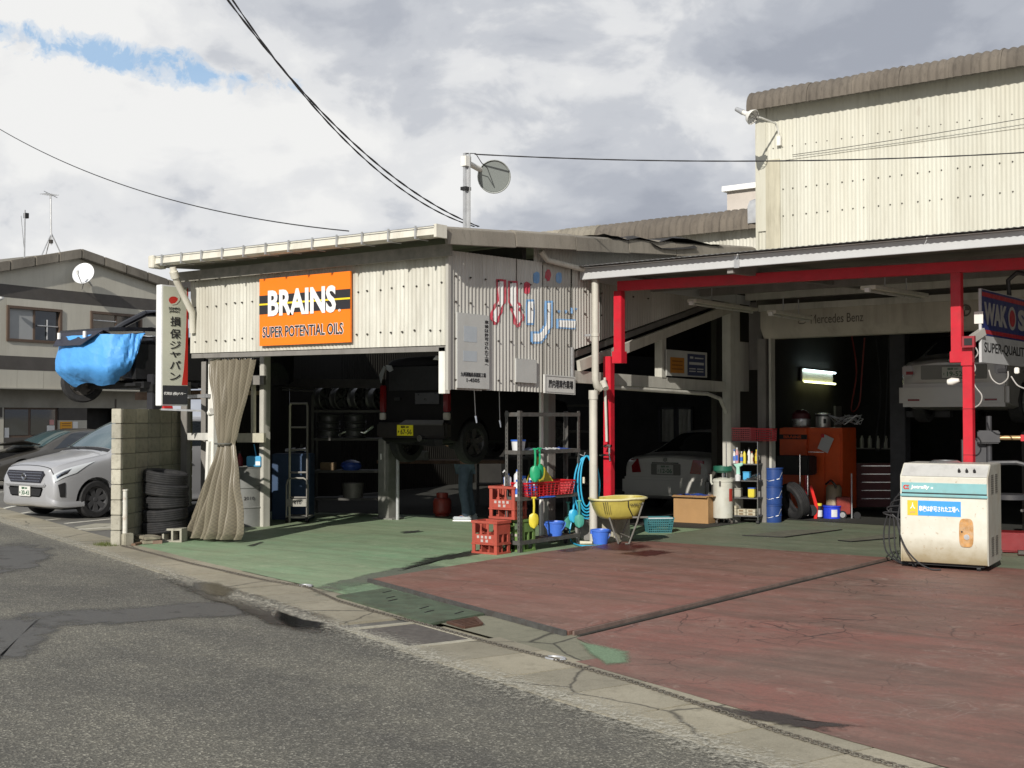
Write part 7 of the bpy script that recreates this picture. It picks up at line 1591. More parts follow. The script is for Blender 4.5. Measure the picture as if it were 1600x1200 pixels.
# small hooks hanging below the lettered wall
for (x0, y0, x1, y1, lab) in ((741, 608, 743, 650, 'air hose hook hanging below the notice board'), (780, 609, 781, 657, 'air hose hook hanging below the blank white board')):
    a, b = GX(x0, y0, -10.2), GX(x1, y1, -10.2); t = thing('hose_hook', lab, 'hook', a); mk('cord', G().tube([a, b], .006, 5), GALV, t, world=True); mk('coupler', G().cyl(b, b + Vector((.02, 0, -.09)), .016, .012, 8), CHROME, t, world=True)
a = GY(690, 548, 11.1); t = thing('work_lamp', 'small lamp clipped behind the white stub post at the shed corner', 'lamp', GY(686, 562, 11.3)); mk('shade', G().lathe([(.02, .05), (.06, 0), (.055, 0), (.015, .045)], 12, GY(684, 562, 11.2)), WPAINT, t, world=True, smooth=True)
t = thing('post_lamp', 'white round floodlight fixed to the left post by the curtain', 'lamp', GY(329, 643, 10.95)); c_ = GY(331, 643, 10.93); mk('head', G().lathe([(0, -.07), (.04, -.06), (.055, 0), (.05, .01), (0, .01)], 14).xf(Matrix.Translation(c_) @ Matrix.Rotation(R(60), 4, 'Y')), WPAINT, t, world=True, smooth=True)

# ================================================================ CRATES
RC = mat('faded_red_crate', (.36, .060, .038), .6, 0, .14, 7, .4, (.22, .12, .09)); GC = mat('faded_green_crate', (.13, .22, .06), .6, 0, .14, 7, .4, (.12, .14, .07))
CRP = mat('worn_crate_print', (.42, .36, .34), .6, 0, .2, 30)
def crate(label, loc, rz_, m, group='bottle crates by the angle steel shelf'):
    t = thing('bottle_crate', label, 'crate', loc, rz_, group); w, d, h = .385, .27, .41; g = G(); hw, hd = w / 2, d / 2; T_ = .016
    g.box(-hw - .012, -hd - .012, h - .032, hw + .012, -hd + T_, h).box(-hw - .012, hd - T_, h - .032, hw + .012, hd + .012, h).box(-hw - .012, -hd + T_, h - .032, -hw + T_, hd - T_, h).box(hw - T_, -hd + T_, h - .032, hw + .012, hd - T_, h)
    mk('rim', g, m, t, bevel=.003)
    g = G()
    for x in (-1, 1):
        for y in (-1, 1):
            g.box(min(x * hw, x * (hw - .045)), min(y * hd, y * (hd - T_)), .03, max(x * hw, x * (hw - .045)), max(y * hd, y * (hd - T_)), h - .033)
            g.box(min(x * hw, x * (hw - T_)), min(y * (hd - T_ - .001), y * (hd - .045)), .03, max(x * hw, x * (hw - T_)), max(y * (hd - T_ - .001), y * (hd - .045)), h - .033)
    mk('corner_posts', g, m, t)
    g = G().box(-hw - .006, -hd - .006, 0, hw + .006, -hd + T_, .03).box(-hw - .006, hd - T_, 0, hw + .006, hd + .006, .03).box(-hw - .006, -hd + T_, 0, -hw + T_, hd - T_, .03).box(hw - T_, -hd + T_, 0, hw + .006, hd - T_, .03)
    for k in range(3): g.box(-hw + T_, -hd + .07 + k * .06, .004, hw - T_, -hd + .085 + k * .06, .02)
    g.box(-hw - .008, -hd - .008, .118, hw + .008, -hd + .0, .134).box(-hw - .008, hd, .118, hw + .008, hd + .008, .134).box(hw, -hd, .118, hw + .008, hd, .134).box(-hw - .008, -hd, .118, -hw, hd, .134)
    mk('base', g, m, t)
    g = G()
    for y in (-1, 1):
        g.box(-hw + .046, min(y * hd, y * (hd - .008)), .136, hw - .046, max(y * hd, y * (hd - .008)), .245)
        for x in (-.055, .055):
            g.prism([(x - .022, y * hd - (.006 if y > 0 else -.0), .246), (x + .022, y * hd - (.006 if y > 0 else -.0), .246), (x + .010, y * hd - (.006 if y > 0 else -.0), .29), (x + .010, y * hd - (.006 if y > 0 else -.0), .345), (x + .018, y * hd - (.006 if y > 0 else -.0), h - .033), (x - .018, y * hd - (.006 if y > 0 else -.0), h - .033), (x - .010, y * hd - (.006 if y > 0 else -.0), .345), (x - .010, y * hd - (.006 if y > 0 else -.0), .29)], (0, .006, 0))
    for x in (-1, 1):
        X0, X1 = min(x * hw, x * (hw - .008)), max(x * hw, x * (hw - .008))
        g.box(X0, -hd + .046, .25, X1, hd - .046, h - .034); g.box(X0, -hd + .046, .136, X1, hd - .046, .15); g.box(X0, -.010, .15, X1, .010, .25)
    mk('side_panels', g, m, t)
    g = G()
    for x in (-.06, .06): g.box(x - .004, -hd + T_, .02, x + .004, hd - T_, .26)
    g.box(-hw + T_, -.004, .02, hw - T_, .004, .26); mk('divider', g, m, t)
    for k in range(4): mk('print_mark', G().box(-.115 + k * .062, -hd - .003, .195, -.115 + k * .062 + .034, -hd - .0005, .228), CRP, t)
    for k in range(2): mk('print_mark', G().box(-.055 + k * .075, -hd - .003, .150, -.055 + k * .075 + .036, -hd - .0005, .182), CRP, t)
    return t
c1 = GZ(776, 868); RZC = R(1)
C1 = Vector((c1.x - .195, c1.y + .135, 0)); crate('faded red bottle crate standing on the floor, the frontmost of the three', C1, RZC, RC)
C2 = Vector((C1.x + .06, C1.y + .44, 0)); crate('green bottle crate on the floor between the lower red crate and the shelf', C2, RZC, GC)
crate('faded red bottle crate on top of the green crate', (C2.x - .06, C2.y - .10, .411), R(3), RC)

# ================================================================ ANGLE STEEL SHELF AND WHAT IS ON IT
PA, PB = GZ(829, 866), GZ(891, 850)
XA = (PA.x + PB.x) / 2; YA, YB = PA.y, PB.y; WD = XA - GY(789, 700, YA).x
sh = thing('angle_shelf', 'tall rusty slotted angle steel shelf standing under the lettered wall', 'shelf', (XA - WD / 2, (YA + YB) / 2, 0))
ZT = GX(829, 642, XA).z
def angle(x, y, sx_, sy_, nm='post'):
    g = G().box(min(x, x - sx_ * .004), min(y, y + sy_ * .045), 0, max(x, x - sx_ * .004), max(y, y + sy_ * .045), ZT).box(min(x, x - sx_ * .045), min(y, y + sy_ * .004), 0, max(x, x - sx_ * .045), max(y, y + sy_ * .004), ZT + .001)
    o = mk(nm, g, RUSTY, sh, world=True); hg = G(); z = .06
    while z < ZT - .03:
        hg.box(min(x + sx_ * .0005, x + sx_ * .0015), min(y + sy_ * .018, y + sy_ * .027), z, max(x + sx_ * .0005, x + sx_ * .0015), max(y + sy_ * .018, y + sy_ * .027), z + .028)
        hg.box(min(x - sx_ * .018, x - sx_ * .027), min(y - sy_ * .0005, y - sy_ * .0015), z, max(x - sx_ * .018, x - sx_ * .027), max(y - sy_ * .0005, y - sy_ * .0015), z + .028); z += .05
    mk('slots', hg, BLACKP, o, world=True, kind='stuff')
for x, sx_ in ((XA, 1), (XA - WD, -1)):
    for y, sy_ in ((YA, 1), (YB, -1)): angle(x, y, sx_, sy_)
lev = [GX(829, 706, XA).z, GX(829, 778, XA).z, GX(829, 856, XA).z + .08, ZT - .04]
for i, z in enumerate(lev):
    if i < 3: mk('shelf_board', G().box(XA - WD + .006, YA + .006, z - .012, XA - .006, YB - .006, z + .012), (RUSTY, RUSTY, WOOD)[i], sh, world=True)
    for a_, b_ in (((XA - WD, YA), (XA, YA)), ((XA, YA), (XA, YB)), ((XA - WD, YB), (XA, YB)), ((XA - WD, YA), (XA - WD, YB))):
        dx = -.003 if a_[0] == b_[0] == XA else 0
        mk('cross_angle', G().beam((a_[0] + dx, a_[1], z - .005), (b_[0] + dx, b_[1], z - .005), .010, .05), RUSTY, sh, world=True)
z1, z2, z3 = lev[0] + .013, lev[1] + .013, lev[2] + .013
def T(nm, lab, cat, loc, rz_=0, group=None): return thing(nm, lab, cat, loc, rz_, group)
t = T('white_tub', 'white plastic tub with blue rim on the upper shelf board', 'tub', (XA - .12, YA + .12, z1)); mk('tub_body', G().lathe([(0, 0), (.075, 0), (.09, .13), (.085, .13), (.07, .01), (0, .01)], 18), mat('white_plastic', (.62, .63, .64), .4, 0, .05, 9, .15), t, smooth=True); mk('blue_rim', G().lathe([(.088, .12), (.096, .12), (.096, .14), (.085, .14)], 18), mat('mid_blue_plastic', (.03, .12, .50), .4, 0, .05, 9), t)
WP, MB_ = MATS['white_plastic'], MATS['mid_blue_plastic']
def rag(lab, loc, w, d, m, seed):
    t = T('rag', lab, 'rag', loc); g = G().grid([[(w * (i / 10 - .5), d * (j / 8 - .5), .006 + .035 * abs(noise.noise(Vector((i * .5, j * .6, seed))))* (1.6 - abs(i / 5 - 1)) ) for j in range(9)] for i in range(11)]); mk('cloth', g, m, t, smooth=True)
GREYC = mat('grey_blue_cloth', (.14, .16, .23), .85, 0, .2, 15); WHC = mat('white_cloth', (.55, .55, .55), .85, 0, .1, 12)
rag('grey blue rag on the upper shelf board behind the white tub', (XA - .15, YA + .42, z1), .25, .35, GREYC, 1); rag('white rag on the upper shelf board', (XA - .12, YA + .72, z1), .22, .3, WHC, 2); rag('dark blue cloth at the far end of the upper shelf board', (XA - .13, YA + 1.02, z1), .2, .25, mat('blue_cloth', (.03, .07, .30), .8, 0, .2, 12), 3)
def hang_shovel(lab, top, h, m, nm='hand_shovel', yaw=0.0):
    t = T(nm, lab, 'shovel', top, yaw); mk('handle', G().tube([(0, 0, 0), (.005, 0, -h * .25), (.0, 0, -h * .52)], .014, 8).tube([(-.03, 0, .01), (.03, 0, .01)], .012, 7), m, t, smooth=True)
    g = G().grid([[(w_ * (j / 6 - .5) * 2, -.02 * (1 - ((j / 3 - 1) ** 2)) + (.03 if 0 else 0), -h * z) for j in range(7)] for z, w_ in ((.50, .025), (.56, .055), (.7, .064), (.85, .060), (.95, .042), (1.0, .012))])
    n0 = len(g.v); g.v += [(x, y + .006, z) for x, y, z in g.v]; g.f += [tuple(i + n0 for i in f)[::-1] for f in list(g.f)]; mk('blade', g, m, t, smooth=True); return t
GRT = mat('green_plastic', (.012, .30, .13), .35, 0, .06, 9); YLP = mat('yellow_plastic', (.62, .52, .04), .4, 0, .06, 9, .2); TEALP = mat('teal_plastic', (.06, .28, .22), .4, 0, .06, 9, .2); CYH = mat('cyan_hose', (.03, .36, .58), .38, 0, .05, 9)
a = GX(836, 703, XA + .05); hang_shovel('left of the two green plastic hand shovels hung on the shelf corner', a, .40, GRT, yaw=.8)
a = GX(843, 702, XA + .04); hang_shovel('right of the two green plastic hand shovels hung on the shelf corner', a, .38, GRT, yaw=1.2)
a = GX(834, 779, XA + .05); hang_shovel('yellow plastic hand shovel hanging below the red basket', a, .37, YLP, yaw=1.0)
def mesh_basket(nm, lab, cat, loc, w, d, h, m, rz_=0, n=9, rows_=4, taper=.85):
    t = T(nm, lab, cat, loc, rz_); g = G()
    def ring(z, k): return [(-w / 2 * k, -d / 2 * k, z), (w / 2 * k, -d / 2 * k, z), (w / 2 * k, d / 2 * k, z), (-w / 2 * k, d / 2 * k, z)]
    lo, hi = ring(0, taper), ring(h, 1.0)
    for i in range(4):
        a0, a1, b0_, b1_ = Vector(lo[i]), Vector(lo[(i + 1) % 4]), Vector(hi[i]), Vector(hi[(i + 1) % 4])
        for k in range(n): f = k / n; g.beam(a0.lerp(a1, f), b0_.lerp(b1_, f), .008, .008, (1, .3, 0))
        for r_ in range(1, rows_): f = r_ / rows_; g.beam(a0.lerp(b0_, f), a1.lerp(b1_, f), .006, .010)
    mk('mesh_sides', g, m, t, kind='stuff')
    g = G()
    for i in range(4): g.beam(hi[i], hi[(i + 1) % 4], .018, .022)
    mk('rim', g, m, t); mk('floor', G().box(-w / 2 * taper, -d / 2 * taper, 0, w / 2 * taper, d / 2 * taper, .008), m, t); return t
RBK = mat('red_basket_plastic', (.48, .012, .02), .4, 0, .08, 9)
bk_ = mesh_basket('red_basket', 'long red plastic basket of cleaning bottles on the middle shelf board', 'basket', (XA - .12, YA + .62, z2), .30, 1.05, .17, RBK, 0, 12, 5, .9)
mk('divider', G().box(-.13, -.10, .01, .13, -.09, .15), RBK, bk_)
def bottle(lab, loc, r, h, m, capm, spray=False, group=None):
    t = T('bottle', lab, 'bottle', loc, random.random() * 6, group); mk('bottle_body', G().lathe([(0, 0), (r, 0), (r, h * .62), (r * .8, h * .74), (r * .38, h * .82), (r * .36, h * .88), (0, h * .88)], 16), m, t, smooth=True)
    if spray: mk('trigger', G().box(-.012, -.01, h * .88, .035, .01, h).beam((.03, 0, h * .95), (.05, 0, h * .82), .008, .012), capm, t)
    else: mk('cap', G().cyl((0, 0, h * .88), (0, 0, h), r * .42, n=12), capm, t)
    mk('label_band', G().lathe([(r + .001, h * .18), (r + .001, h * .52)], 16, a1=R(200)), capm if capm is not WP else MB_, t)
bottle('white bottle with blue cap at the front end of the middle shelf', (XA - .08, YA + .03 + .02, z2), .05, .22, WP, MB_)
for k, (dy, r_, h_, m_, c_, sp, lab) in enumerate(((.20, .04, .25, WP, MB_, True, 'white spray bottle with blue trigger in the red basket'), (.30, .035, .22, MB_, WP, True, 'blue spray bottle with white trigger in the red basket'), (.40, .045, .24, mat('clear_plastic', (.5, .52, .5), .2, 0, 0, 5), WP, False, 'clear bottle with white cap in the red basket'))): bottle(lab, (XA - .08, YA + dy, z2 + .012), r_, h_, m_, c_, sp)
bottle('white bottle with blue trigger standing on the upper red crate', (C2.x + .05, C2.y - .05, .825), .045, .20, WP, MB_, True)
bottle('dark trigger bottle at the left edge of the upper red crate', (C2.x - .16, C2.y + .0, .825), .04, .19, BLACKP, WP, True)
bottle('squat white bottle in the middle of the upper red crate', (C2.x - .05, C2.y - .12, .825), .05, .15, WP, MB_)
t = T('dustpan', 'yellow plastic dustpan propped behind the spray bottles', 'dustpan', (XA - .10, YA + .55, z2 + .16), R(70)); mk('pan', G().prism([(-.22, 0, .0), (.22, 0, .0), (.16, .02, .10), (.06, .04, .24), (-.06, .04, .24), (-.16, .02, .10)], (0, .012, 0)), mat('dull_yellow_plastic', (.42, .36, .03), .45, 0, .1, 9, .3), t, bevel=.006); mk('grip', G().cyl((0, .04, .22), (0, .05, .33), .018, n=10), MATS['dull_yellow_plastic'], t)
rag('blue cloth hanging from the edge of the red basket', (XA + .01, YA + .55, z2 - .03), .05, .34, MB_, 5)
def bucket(lab, loc, rz_=0):
    t = T('blue_bucket', lab, 'bucket', loc, rz_); BB = mat('blue_bucket_plastic', (.055, .16, .62), .38, 0, .05, 9, .1)
    mk('pail', G().lathe([(0, .006), (.088, .006), (.088, 0), (.092, 0), (.115, .13), (.120, .165), (.132, .167), (.132, .185), (.118, .188), (.112, .17), (.088, .012), (0, .012)], 28), BB, t, smooth=True, ang=35)
    mk('handle', G().tube([(.13 * math.cos(a), -.02 - .10 * math.sin(a) * .55, .165 - .12 * math.sin(a)) for a in [k * math.pi / 14 for k in range(15)]], .005, 6), BB, t, smooth=True)
    mk('side_lug', G().cbox((.13, -.01, .155), (.02, .03, .04)), BB, t); mk('side_lug', G().cbox((-.13, -.01, .155), (.02, .03, .04)), BB, t)
q = GX(869, 838, XA - .10); bucket('blue bucket standing on the bottom board of the angle shelf', (XA - .12, q.y, z3), YAW)
q = GZ(938, 854); bucket('blue bucket standing on the wet red floor', (q.x, q.y, .036), YAW + .3)
# hose coil on the far post with shovels
hc_ = Vector((XA + .05, YB + .04, 0)); hz = GY(896, 712, hc_.y).z; hb = GY(896, 812, hc_.y).z
hs = T('garden_hose', 'coiled cyan hose hung on the far post of the angle shelf', 'hose', (hc_.x, hc_.y, hz))
yv = Vector((math.cos(YAW + .35), math.sin(YAW + .35), 0)); nvv = Vector((-yv.y, yv.x, 0))
for k in range(5):
    W_ = .10 + .028 * k; off = .02 * k; P_ = []
    for i in range(33):
        a = i / 32 * 2 * math.pi; x = W_ * math.sin(a) * (1.0 if k % 2 else .85) + .03 + (k - 2) * .01; z = -(hz - hb) * (.5 - .5 * math.cos(a)) * (.78 + .05 * k)
        P_.append(Vector((hc_.x, hc_.y, hz)) + yv * x + nvv * (off - .03) + Vector((0, 0, z)))
    mk('coil', G().tube(P_, .011, 8, False), CYH, hs, world=True, smooth=True)
P_ = [GY(910, 778, hc_.y), GY(898, 800, hc_.y), GY(890, 830, hc_.y - .1)] + [GZ(x, y, .03) for x, y in ((893, 846), (905, 852), (925, 853), (944, 851))]
mk('hose_end', G().tube([cmr(P_, i / 24 * 6) for i in range(25)], .011, 8), CYH, hs, world=True, smooth=True)
a, b = GZ(906, 848, .05), GZ(925, 848, .05); mk('nozzle', G().cyl(a, b, .025, .02, 12), mat('cream_plastic', (.58, .54, .42), .5, 0, .05, 9), hs, world=True, smooth=True)
a = GY(912, 755, hc_.y - .1); mk('connector', G().cyl(a, a + Vector((0, 0, .08)), .016, n=10), MATS['cream_plastic'], hs, world=True)
mk('hook', G().tube([Vector((XA, YB, hz + .02)), Vector((XA + .06, YB, hz)), Vector((XA + .08, YB, hz + .05))], .006, 5), GALV, hs, world=True)
for (x, y, m_, lab, yw) in ((896, 776, CYH, 'blue plastic hand shovel hanging below the hose coil', .7), (905, 784, TEALP, 'teal plastic hand shovel hanging right of the blue one', .4), (888, 786, TEALP, 'teal plastic hand shovel hanging left of the blue one', 1.0)): hang_shovel(lab, GY(x, y, YB - .05), .34, m_, yaw=yw + .2)
q = GZ(913, 850); t = T('folded_stool', 'round worn grey stool seat leaning against the shelf foot', 'stool', (q.x - .05, q.y + .12, .0), YAW + .15); mk('seat', G().lathe([(0, 0), (.15, 0), (.16, .01), (.16, .03), (.15, .04), (0, .04)], 26).xf(Matrix.Translation((0, 0, .19)) @ Matrix.Rotation(R(82), 4, 'X')), mat('worn_grey_seat', (.20, .19, .18), .7, 0, .2, 6, .9, (.42, .40, .36)), t, smooth=True); mk('leg', G().tube([(-.12, .05, 0), (-.1, .06, .3)], .012, 6), GALV, t); mk('leg', G().tube([(.12, .05, 0), (.1, .06, .3)], .012, 6), GALV, t)

# ================================================================ WHEELBARROW
wbq = GZ(963, 853); wbr = T('wheelbarrow', 'yellow wheelbarrow tray standing on its legs before the red post', 'wheelbarrow', (wbq.x, wbq.y, .035), YAW + R(8)); wbr.scale = (.84, .84, .88)
YB_ = mat('stained_yellow_tray', (.42, .35, .07), .5, 0, .1, 4, .75, (.20, .16, .05), streak=True)
pr = [(.13, .36), (.24, .37), (.30, .42), (.355, .52), (.385, .62), (.40, .66)]
rows = []
for k, (a_, z) in enumerate(pr):
    r_ = []; bz = a_ * .78
    for i in range(28):
        t_ = 2 * math.pi * i / 28; c_, s_ = math.cos(t_), math.sin(t_); e_ = .55; r_.append((math.copysign(abs(c_) ** e_, c_) * a_ + (.05 if c_ > 0 else 0) * k / 5, math.copysign(abs(s_) ** e_, s_) * bz, z + .02 * (c_ > 0) * k / 5))
    rows.append(r_)
g = G().grid(rows, closed=True); g.f.append(tuple(range(28))[::-1]); inner = [[(x * .965, y * .965, z + .012) for x, y, z in r_] for r_ in rows]; n0 = len(g.v); g2 = G().grid(inner[::-1], closed=True); g2.f.append(tuple(range(28 * 5, 28 * 6))); g.add(g2.v, g2.f)
mk('tray', g, YB_, wbr, smooth=True, ang=50, fix=False)
rim = [(x * 1.02, y * 1.02, z + .0) for x, y, z in rows[-1]]; mk('tray_rim', G().tube([Vector(p) for p in rim + [rim[0]]], .017, 7, False), mat('pale_yellow_rim', (.60, .56, .30), .5, 0, .08, 6, .4), wbr, smooth=True)
GT = mat('grey_tube', (.20, .19, .17), .5, .4, .15, 9, .4)
mk('frame_leg', G().tube([(.36, -.28, .62), (.26, -.29, .33), (.13, -.30, .02), (.07, -.30, .02)], .014, 7), GT, wbr, smooth=True); mk('frame_leg', G().tube([(.36, .28, .62), (.26, .29, .33), (.13, .30, .02)], .014, 7), GT, wbr, smooth=True)
mk('frame_leg', G().tube([(-.16, -.22, .40), (-.08, -.24, .16), (-.02, -.24, .02)], .014, 7), GT, wbr, smooth=True); mk('handle', G().tube([(.2, -.25, .40), (.44, -.26, .40)], .015, 7), GT, wbr, smooth=True)
mk('cross_brace', G().tube([(.13, -.30, .12), (.13, .30, .12)], .012, 6), GT, wbr); mk('dark_strap', G().tube([(.12, -.30, .66), (.12, -.312, .56), (.20, -.26, .42)], .008, 5), BLACKP, wbr)
for k in range(4): mk('rust_run', G().prism([(-.28 + k * .035, -.300 + .004 * k, .63), (-.27 + k * .035, -.301 + .004 * k, .63), (-.23 + k * .03, -.262, .45), (-.235 + k * .03, -.262, .45)], (0, -.006, 0)), mat('dark_run', (.10, .085, .03), .6, 0, .2, 9), wbr)
text('DUNLOP', (.15, -.3205, .572), (1, .02, 0.05), (0, -.18, 1), .19, .035, INK, wbr, False, .02)
mk('wheel', G().lathe([(.08, -.03), (.13, -.035), (.15, 0), (.13, .035), (.08, .03), (.08, -.03)], 20).xf(Matrix.Translation((.02, .50, .15)) @ Matrix.Rotation(R(90), 4, 'X')), RUBBER, wbr, smooth=True)

# ================================================================ UNDER THE CANOPY, LEFT GROUP
q = GZ(1022, 833); tb_ = mesh_basket('teal_basket', 'teal plastic mesh basket on the floor beside the wheelbarrow', 'basket', (q.x, q.y + .12, .006), .40, .28, .21, mat('teal_basket_plastic', (.045, .17, .19), .45, 0, .08, 9, .3), YAW + .1, 12, 6, .82)
mk('handle_strip', G().cbox((0, -.14, .215), (.36, .02, .012)), WP, tb_)
q = GZ(1079, 818); bxx = T('cardboard_box', 'open brown cardboard box standing before the white saloon', 'box', (q.x, q.y + .2, 0), R(4)); CARD = mat('cardboard', (.36, .21, .09), .85, 0, .08, 3, .25, (.2, .12, .05))
g = G().box(-.30, -.22, .0, .30, -.214, .44).box(-.30, .214, 0, .30, .22, .44).box(-.30, -.213, 0, -.294, .213, .44).box(.294, -.213, 0, .30, .213, .44).box(-.29, -.21, .0, .29, .21, .006); mk('carton', g, CARD, bxx)
mk('flap', G().prism([(-.30, -.22, .44), (.30, -.22, .44), (.30, -.28, .42), (-.30, -.28, .42)], (0, 0, .005)), CARD, bxx); mk('flap', G().prism([(.30, -.21, .44), (.30, .21, .44), (.38, .21, .43), (.38, -.21, .43)], (0, 0, .005)), CARD, bxx)
rag('blue plastic sheet spilling from the cardboard box', (bxx.location.x - .05, bxx.location.y, .43), .5, .3, mat('blue_film', (.04, .09, .38), .3, 0, .2, 9), 4)
q = GZ(1125, 819); od = T('oil_drainer', 'white wheeled oil drainer with a green catch bowl', 'oil drainer', (q.x, q.y + .1, 0), YAW)
WEN = mat('worn_white_enamel', (.52, .52, .46), .5, 0, .06, 5, .5, (.30, .24, .14))
mk('tank', G().lathe([(0, .09), (.145, .09), (.155, .10), (.155, .66), (.165, .665), (.165, .69), (.14, .71), (.04, .73), (0, .73)], 28), WEN, od, smooth=True, ang=35)
mk('red_patch', G().lathe([(.157, .36), (.157, .56)], 4, a0=R(-62), a1=R(-30)), mat('red_patch_paint', (.40, .04, .03), .5, 0, .1, 20), od)
mk('stem', G().cyl((0, 0, .72), (0, 0, .82), .03, n=12), CHROME, od, smooth=True); mk('bowl', G().lathe([(.03, .80), (.12, .81), (.15, .84), (.15, .91), (.14, .91), (.13, .85), (0, .82)], 26), mat('green_bowl', (.015, .11, .07), .4, 0, .1, 9, .2), od, smooth=True, ang=35)
mk('gauge', G().tube([(-.17, -.02, .62), (-.19, -.02, .66), (-.19, -.02, .78)], .016, 8), WEN, od, smooth=True); mk('latch', G().box(-.085, -.162, .60, -.06, -.15, .68), BOLTM, od)
for a in (.5, 2.2, 3.9, 5.4): mk('castor', G().tube([(.12 * math.cos(a), .12 * math.sin(a), .09), (.17 * math.cos(a), .17 * math.sin(a), .05)], .012, 6).cyl((.17 * math.cos(a) - .015, .17 * math.sin(a), .035), (.17 * math.cos(a) + .015, .17 * math.sin(a), .035), .035, n=12), BOLTM, od)
# wheeled rack
q = GZ(1151, 818); rx0 = GY(1151, 700, q.y).x; rx1 = GY(1183, 700, q.y).x; 
wr_ = T('wheeled_rack', 'chrome wheeled rack crowded with bottles under a pink red crate', 'rack', (q.x, q.y, 0), R(12))
zr = [GY(1151, y, q.y).z for y in (806, 778, 751, 725, 690)]
Wd, Dp = .50, .34
for x in (0, Wd):
    for y in (0, Dp): mk('upright', G().cyl((x - .16, y, .05), (x - .16, y, zr[4]), .011, n=8), CHROME, wr_, smooth=True)
for z in zr: mk('rack_shelf', G().box(-.16, .0, z - .01, Wd - .16, Dp, z + .008), mat('rack_tray', (.12, .12, .12), .4, .5, .1, 9), wr_)
for x in (0, Wd): mk('castor', G().cyl((x - .18, 0, .03), (x - .14, 0, .03), .03, n=10), BLACKP, wr_)
MW = wr_.location.copy(); RR = Matrix.Rotation(R(12), 3, 'Z')
def onr(x, y, z): return MW + RR @ Vector((x, y, z))
pcb = mesh_basket('pink_crate', 'pinkish red plastic crate on top of the wheeled rack', 'crate', onr(.04, .17, zr[4] + .01), .36, .30, .20, mat('pink_red_plastic', (.52, .09, .10), .45, 0, .08, 9, .2), R(12), 12, 6, .95)
mesh_basket('red_tray', 'darker red mesh tray overhanging the right of the wheeled rack', 'tray', onr(.40, .17, zr[4] + .01), .34, .28, .19, MATS['red_basket_plastic'], R(12), 10, 5, .95)
cols = [(WP, MATS['dark_red_plastic']), (WP, MB_), (mat('pink_label', (.55, .28, .30), .5, 0, .1, 9), WP), (mat('tan_bottle', (.40, .33, .20), .5, 0, .1, 9), WP), (YLP, BLACKP), (WP, BLACKP), (MATS['cream_plastic'], RDP), (mat('amber_bottle', (.50, .30, .02), .4, 0, .1, 9), YLP)]
nmz = ['white bottle with dark red cap', 'white bottle with blue cap', 'pink labelled bottle', 'tan bottle', 'yellow bottle with black cap', 'white bottle with black cap', 'cream bottle with red cap', 'amber bottle']
for k in range(8): bottle(nmz[k] + ' on the bottle shelf of the wheeled rack', onr(-.12 + k * .06, .04 + .05 * (k % 2), zr[3] + .009), .026, .19 + .03 * (k % 3), *cols[k])
t = T('spray_gun', 'mint green spray gun hanging on the wheeled rack', 'spray gun', onr(.04, -.06, zr[2] + .16), 0); MNT = mat('mint_plastic', (.35, .62, .52), .4, 0, .05, 9); mk('gun_body', G().prism([(-.08, 0, .10), (.08, 0, .13), (.08, 0, .09), (.02, 0, .06), (.03, 0, -.06), (-.03, 0, -.06), (-.03, 0, .05)], (0, .03, 0)), MNT, t, bevel=.006); mk('cup', G().lathe([(0, -.16), (.04, -.16), (.045, -.08), (.02, -.05), (0, -.05)], 14), WP, t, smooth=True)
for k, (x, z, w_, h_, m_, lab) in enumerate(((.14, zr[2], .10, .12, MATS['light_blue_plastic'], 'small blue box on the second shelf of the wheeled rack'), (-.04, zr[1], .18, .13, mat('grey_tin', (.34, .33, .28), .5, .1, .1, 9), 'grey metal case on the third shelf of the wheeled rack'), (.22, zr[1], .10, .14, YLP, 'yellow and blue pouch on the third shelf of the wheeled rack'))):
    t = T('small_case', lab, 'case', onr(x, .05, z + .009), R(12)); mk('case_body', G().box(-w_ / 2, 0, 0, w_ / 2, .12, h_), m_, t, bevel=.01); mk('case_lid', G().box(-w_ / 2 - .002, -.002, h_, w_ / 2 + .002, .122, h_ + .012), MB_ if k == 2 else m_, t)
for k in range(5): t = T('socket_wrench', 'chrome wrench lying in the pile on the second shelf of the rack', 'wrench', onr(.24 + .01 * k, .02 + .03 * k, zr[2] + .02 + .018 * k), jig(1), 'wrenches piled on the rack shelf'); mk('bar', G().cyl((-.10, 0, 0), (.10, 0, .02), .008, n=7), CHROME, t); mk('head', G().cyl((.10, 0, -.005), (.10, 0, .04), .018, n=10), CHROME, t)
for k in range(7): t = T('filter_box', 'cream parts carton, ' + ('bottom', 'middle', 'topmost')[k // 3] + ' layer, ' + ('left', 'centre', 'right')[k % 3] + ', on the lowest shelf of the wheeled rack', 'carton', onr(-.08 + .15 * (k % 3), .03, zr[0] + .009 + .05 * (k // 3)), R(12) + jig(.15), 'parts cartons piled on the rack'); mk('carton_body', G().box(-.07, 0, 0, .07, .12, .047), mat('cream_card', (.44, .40, .30), .8, 0, .1, 9), t, bevel=.003); mk('carton_label', G().box(-.04, -.002, .01, .03, -.0005, .035), MATS['brown_card'], t)
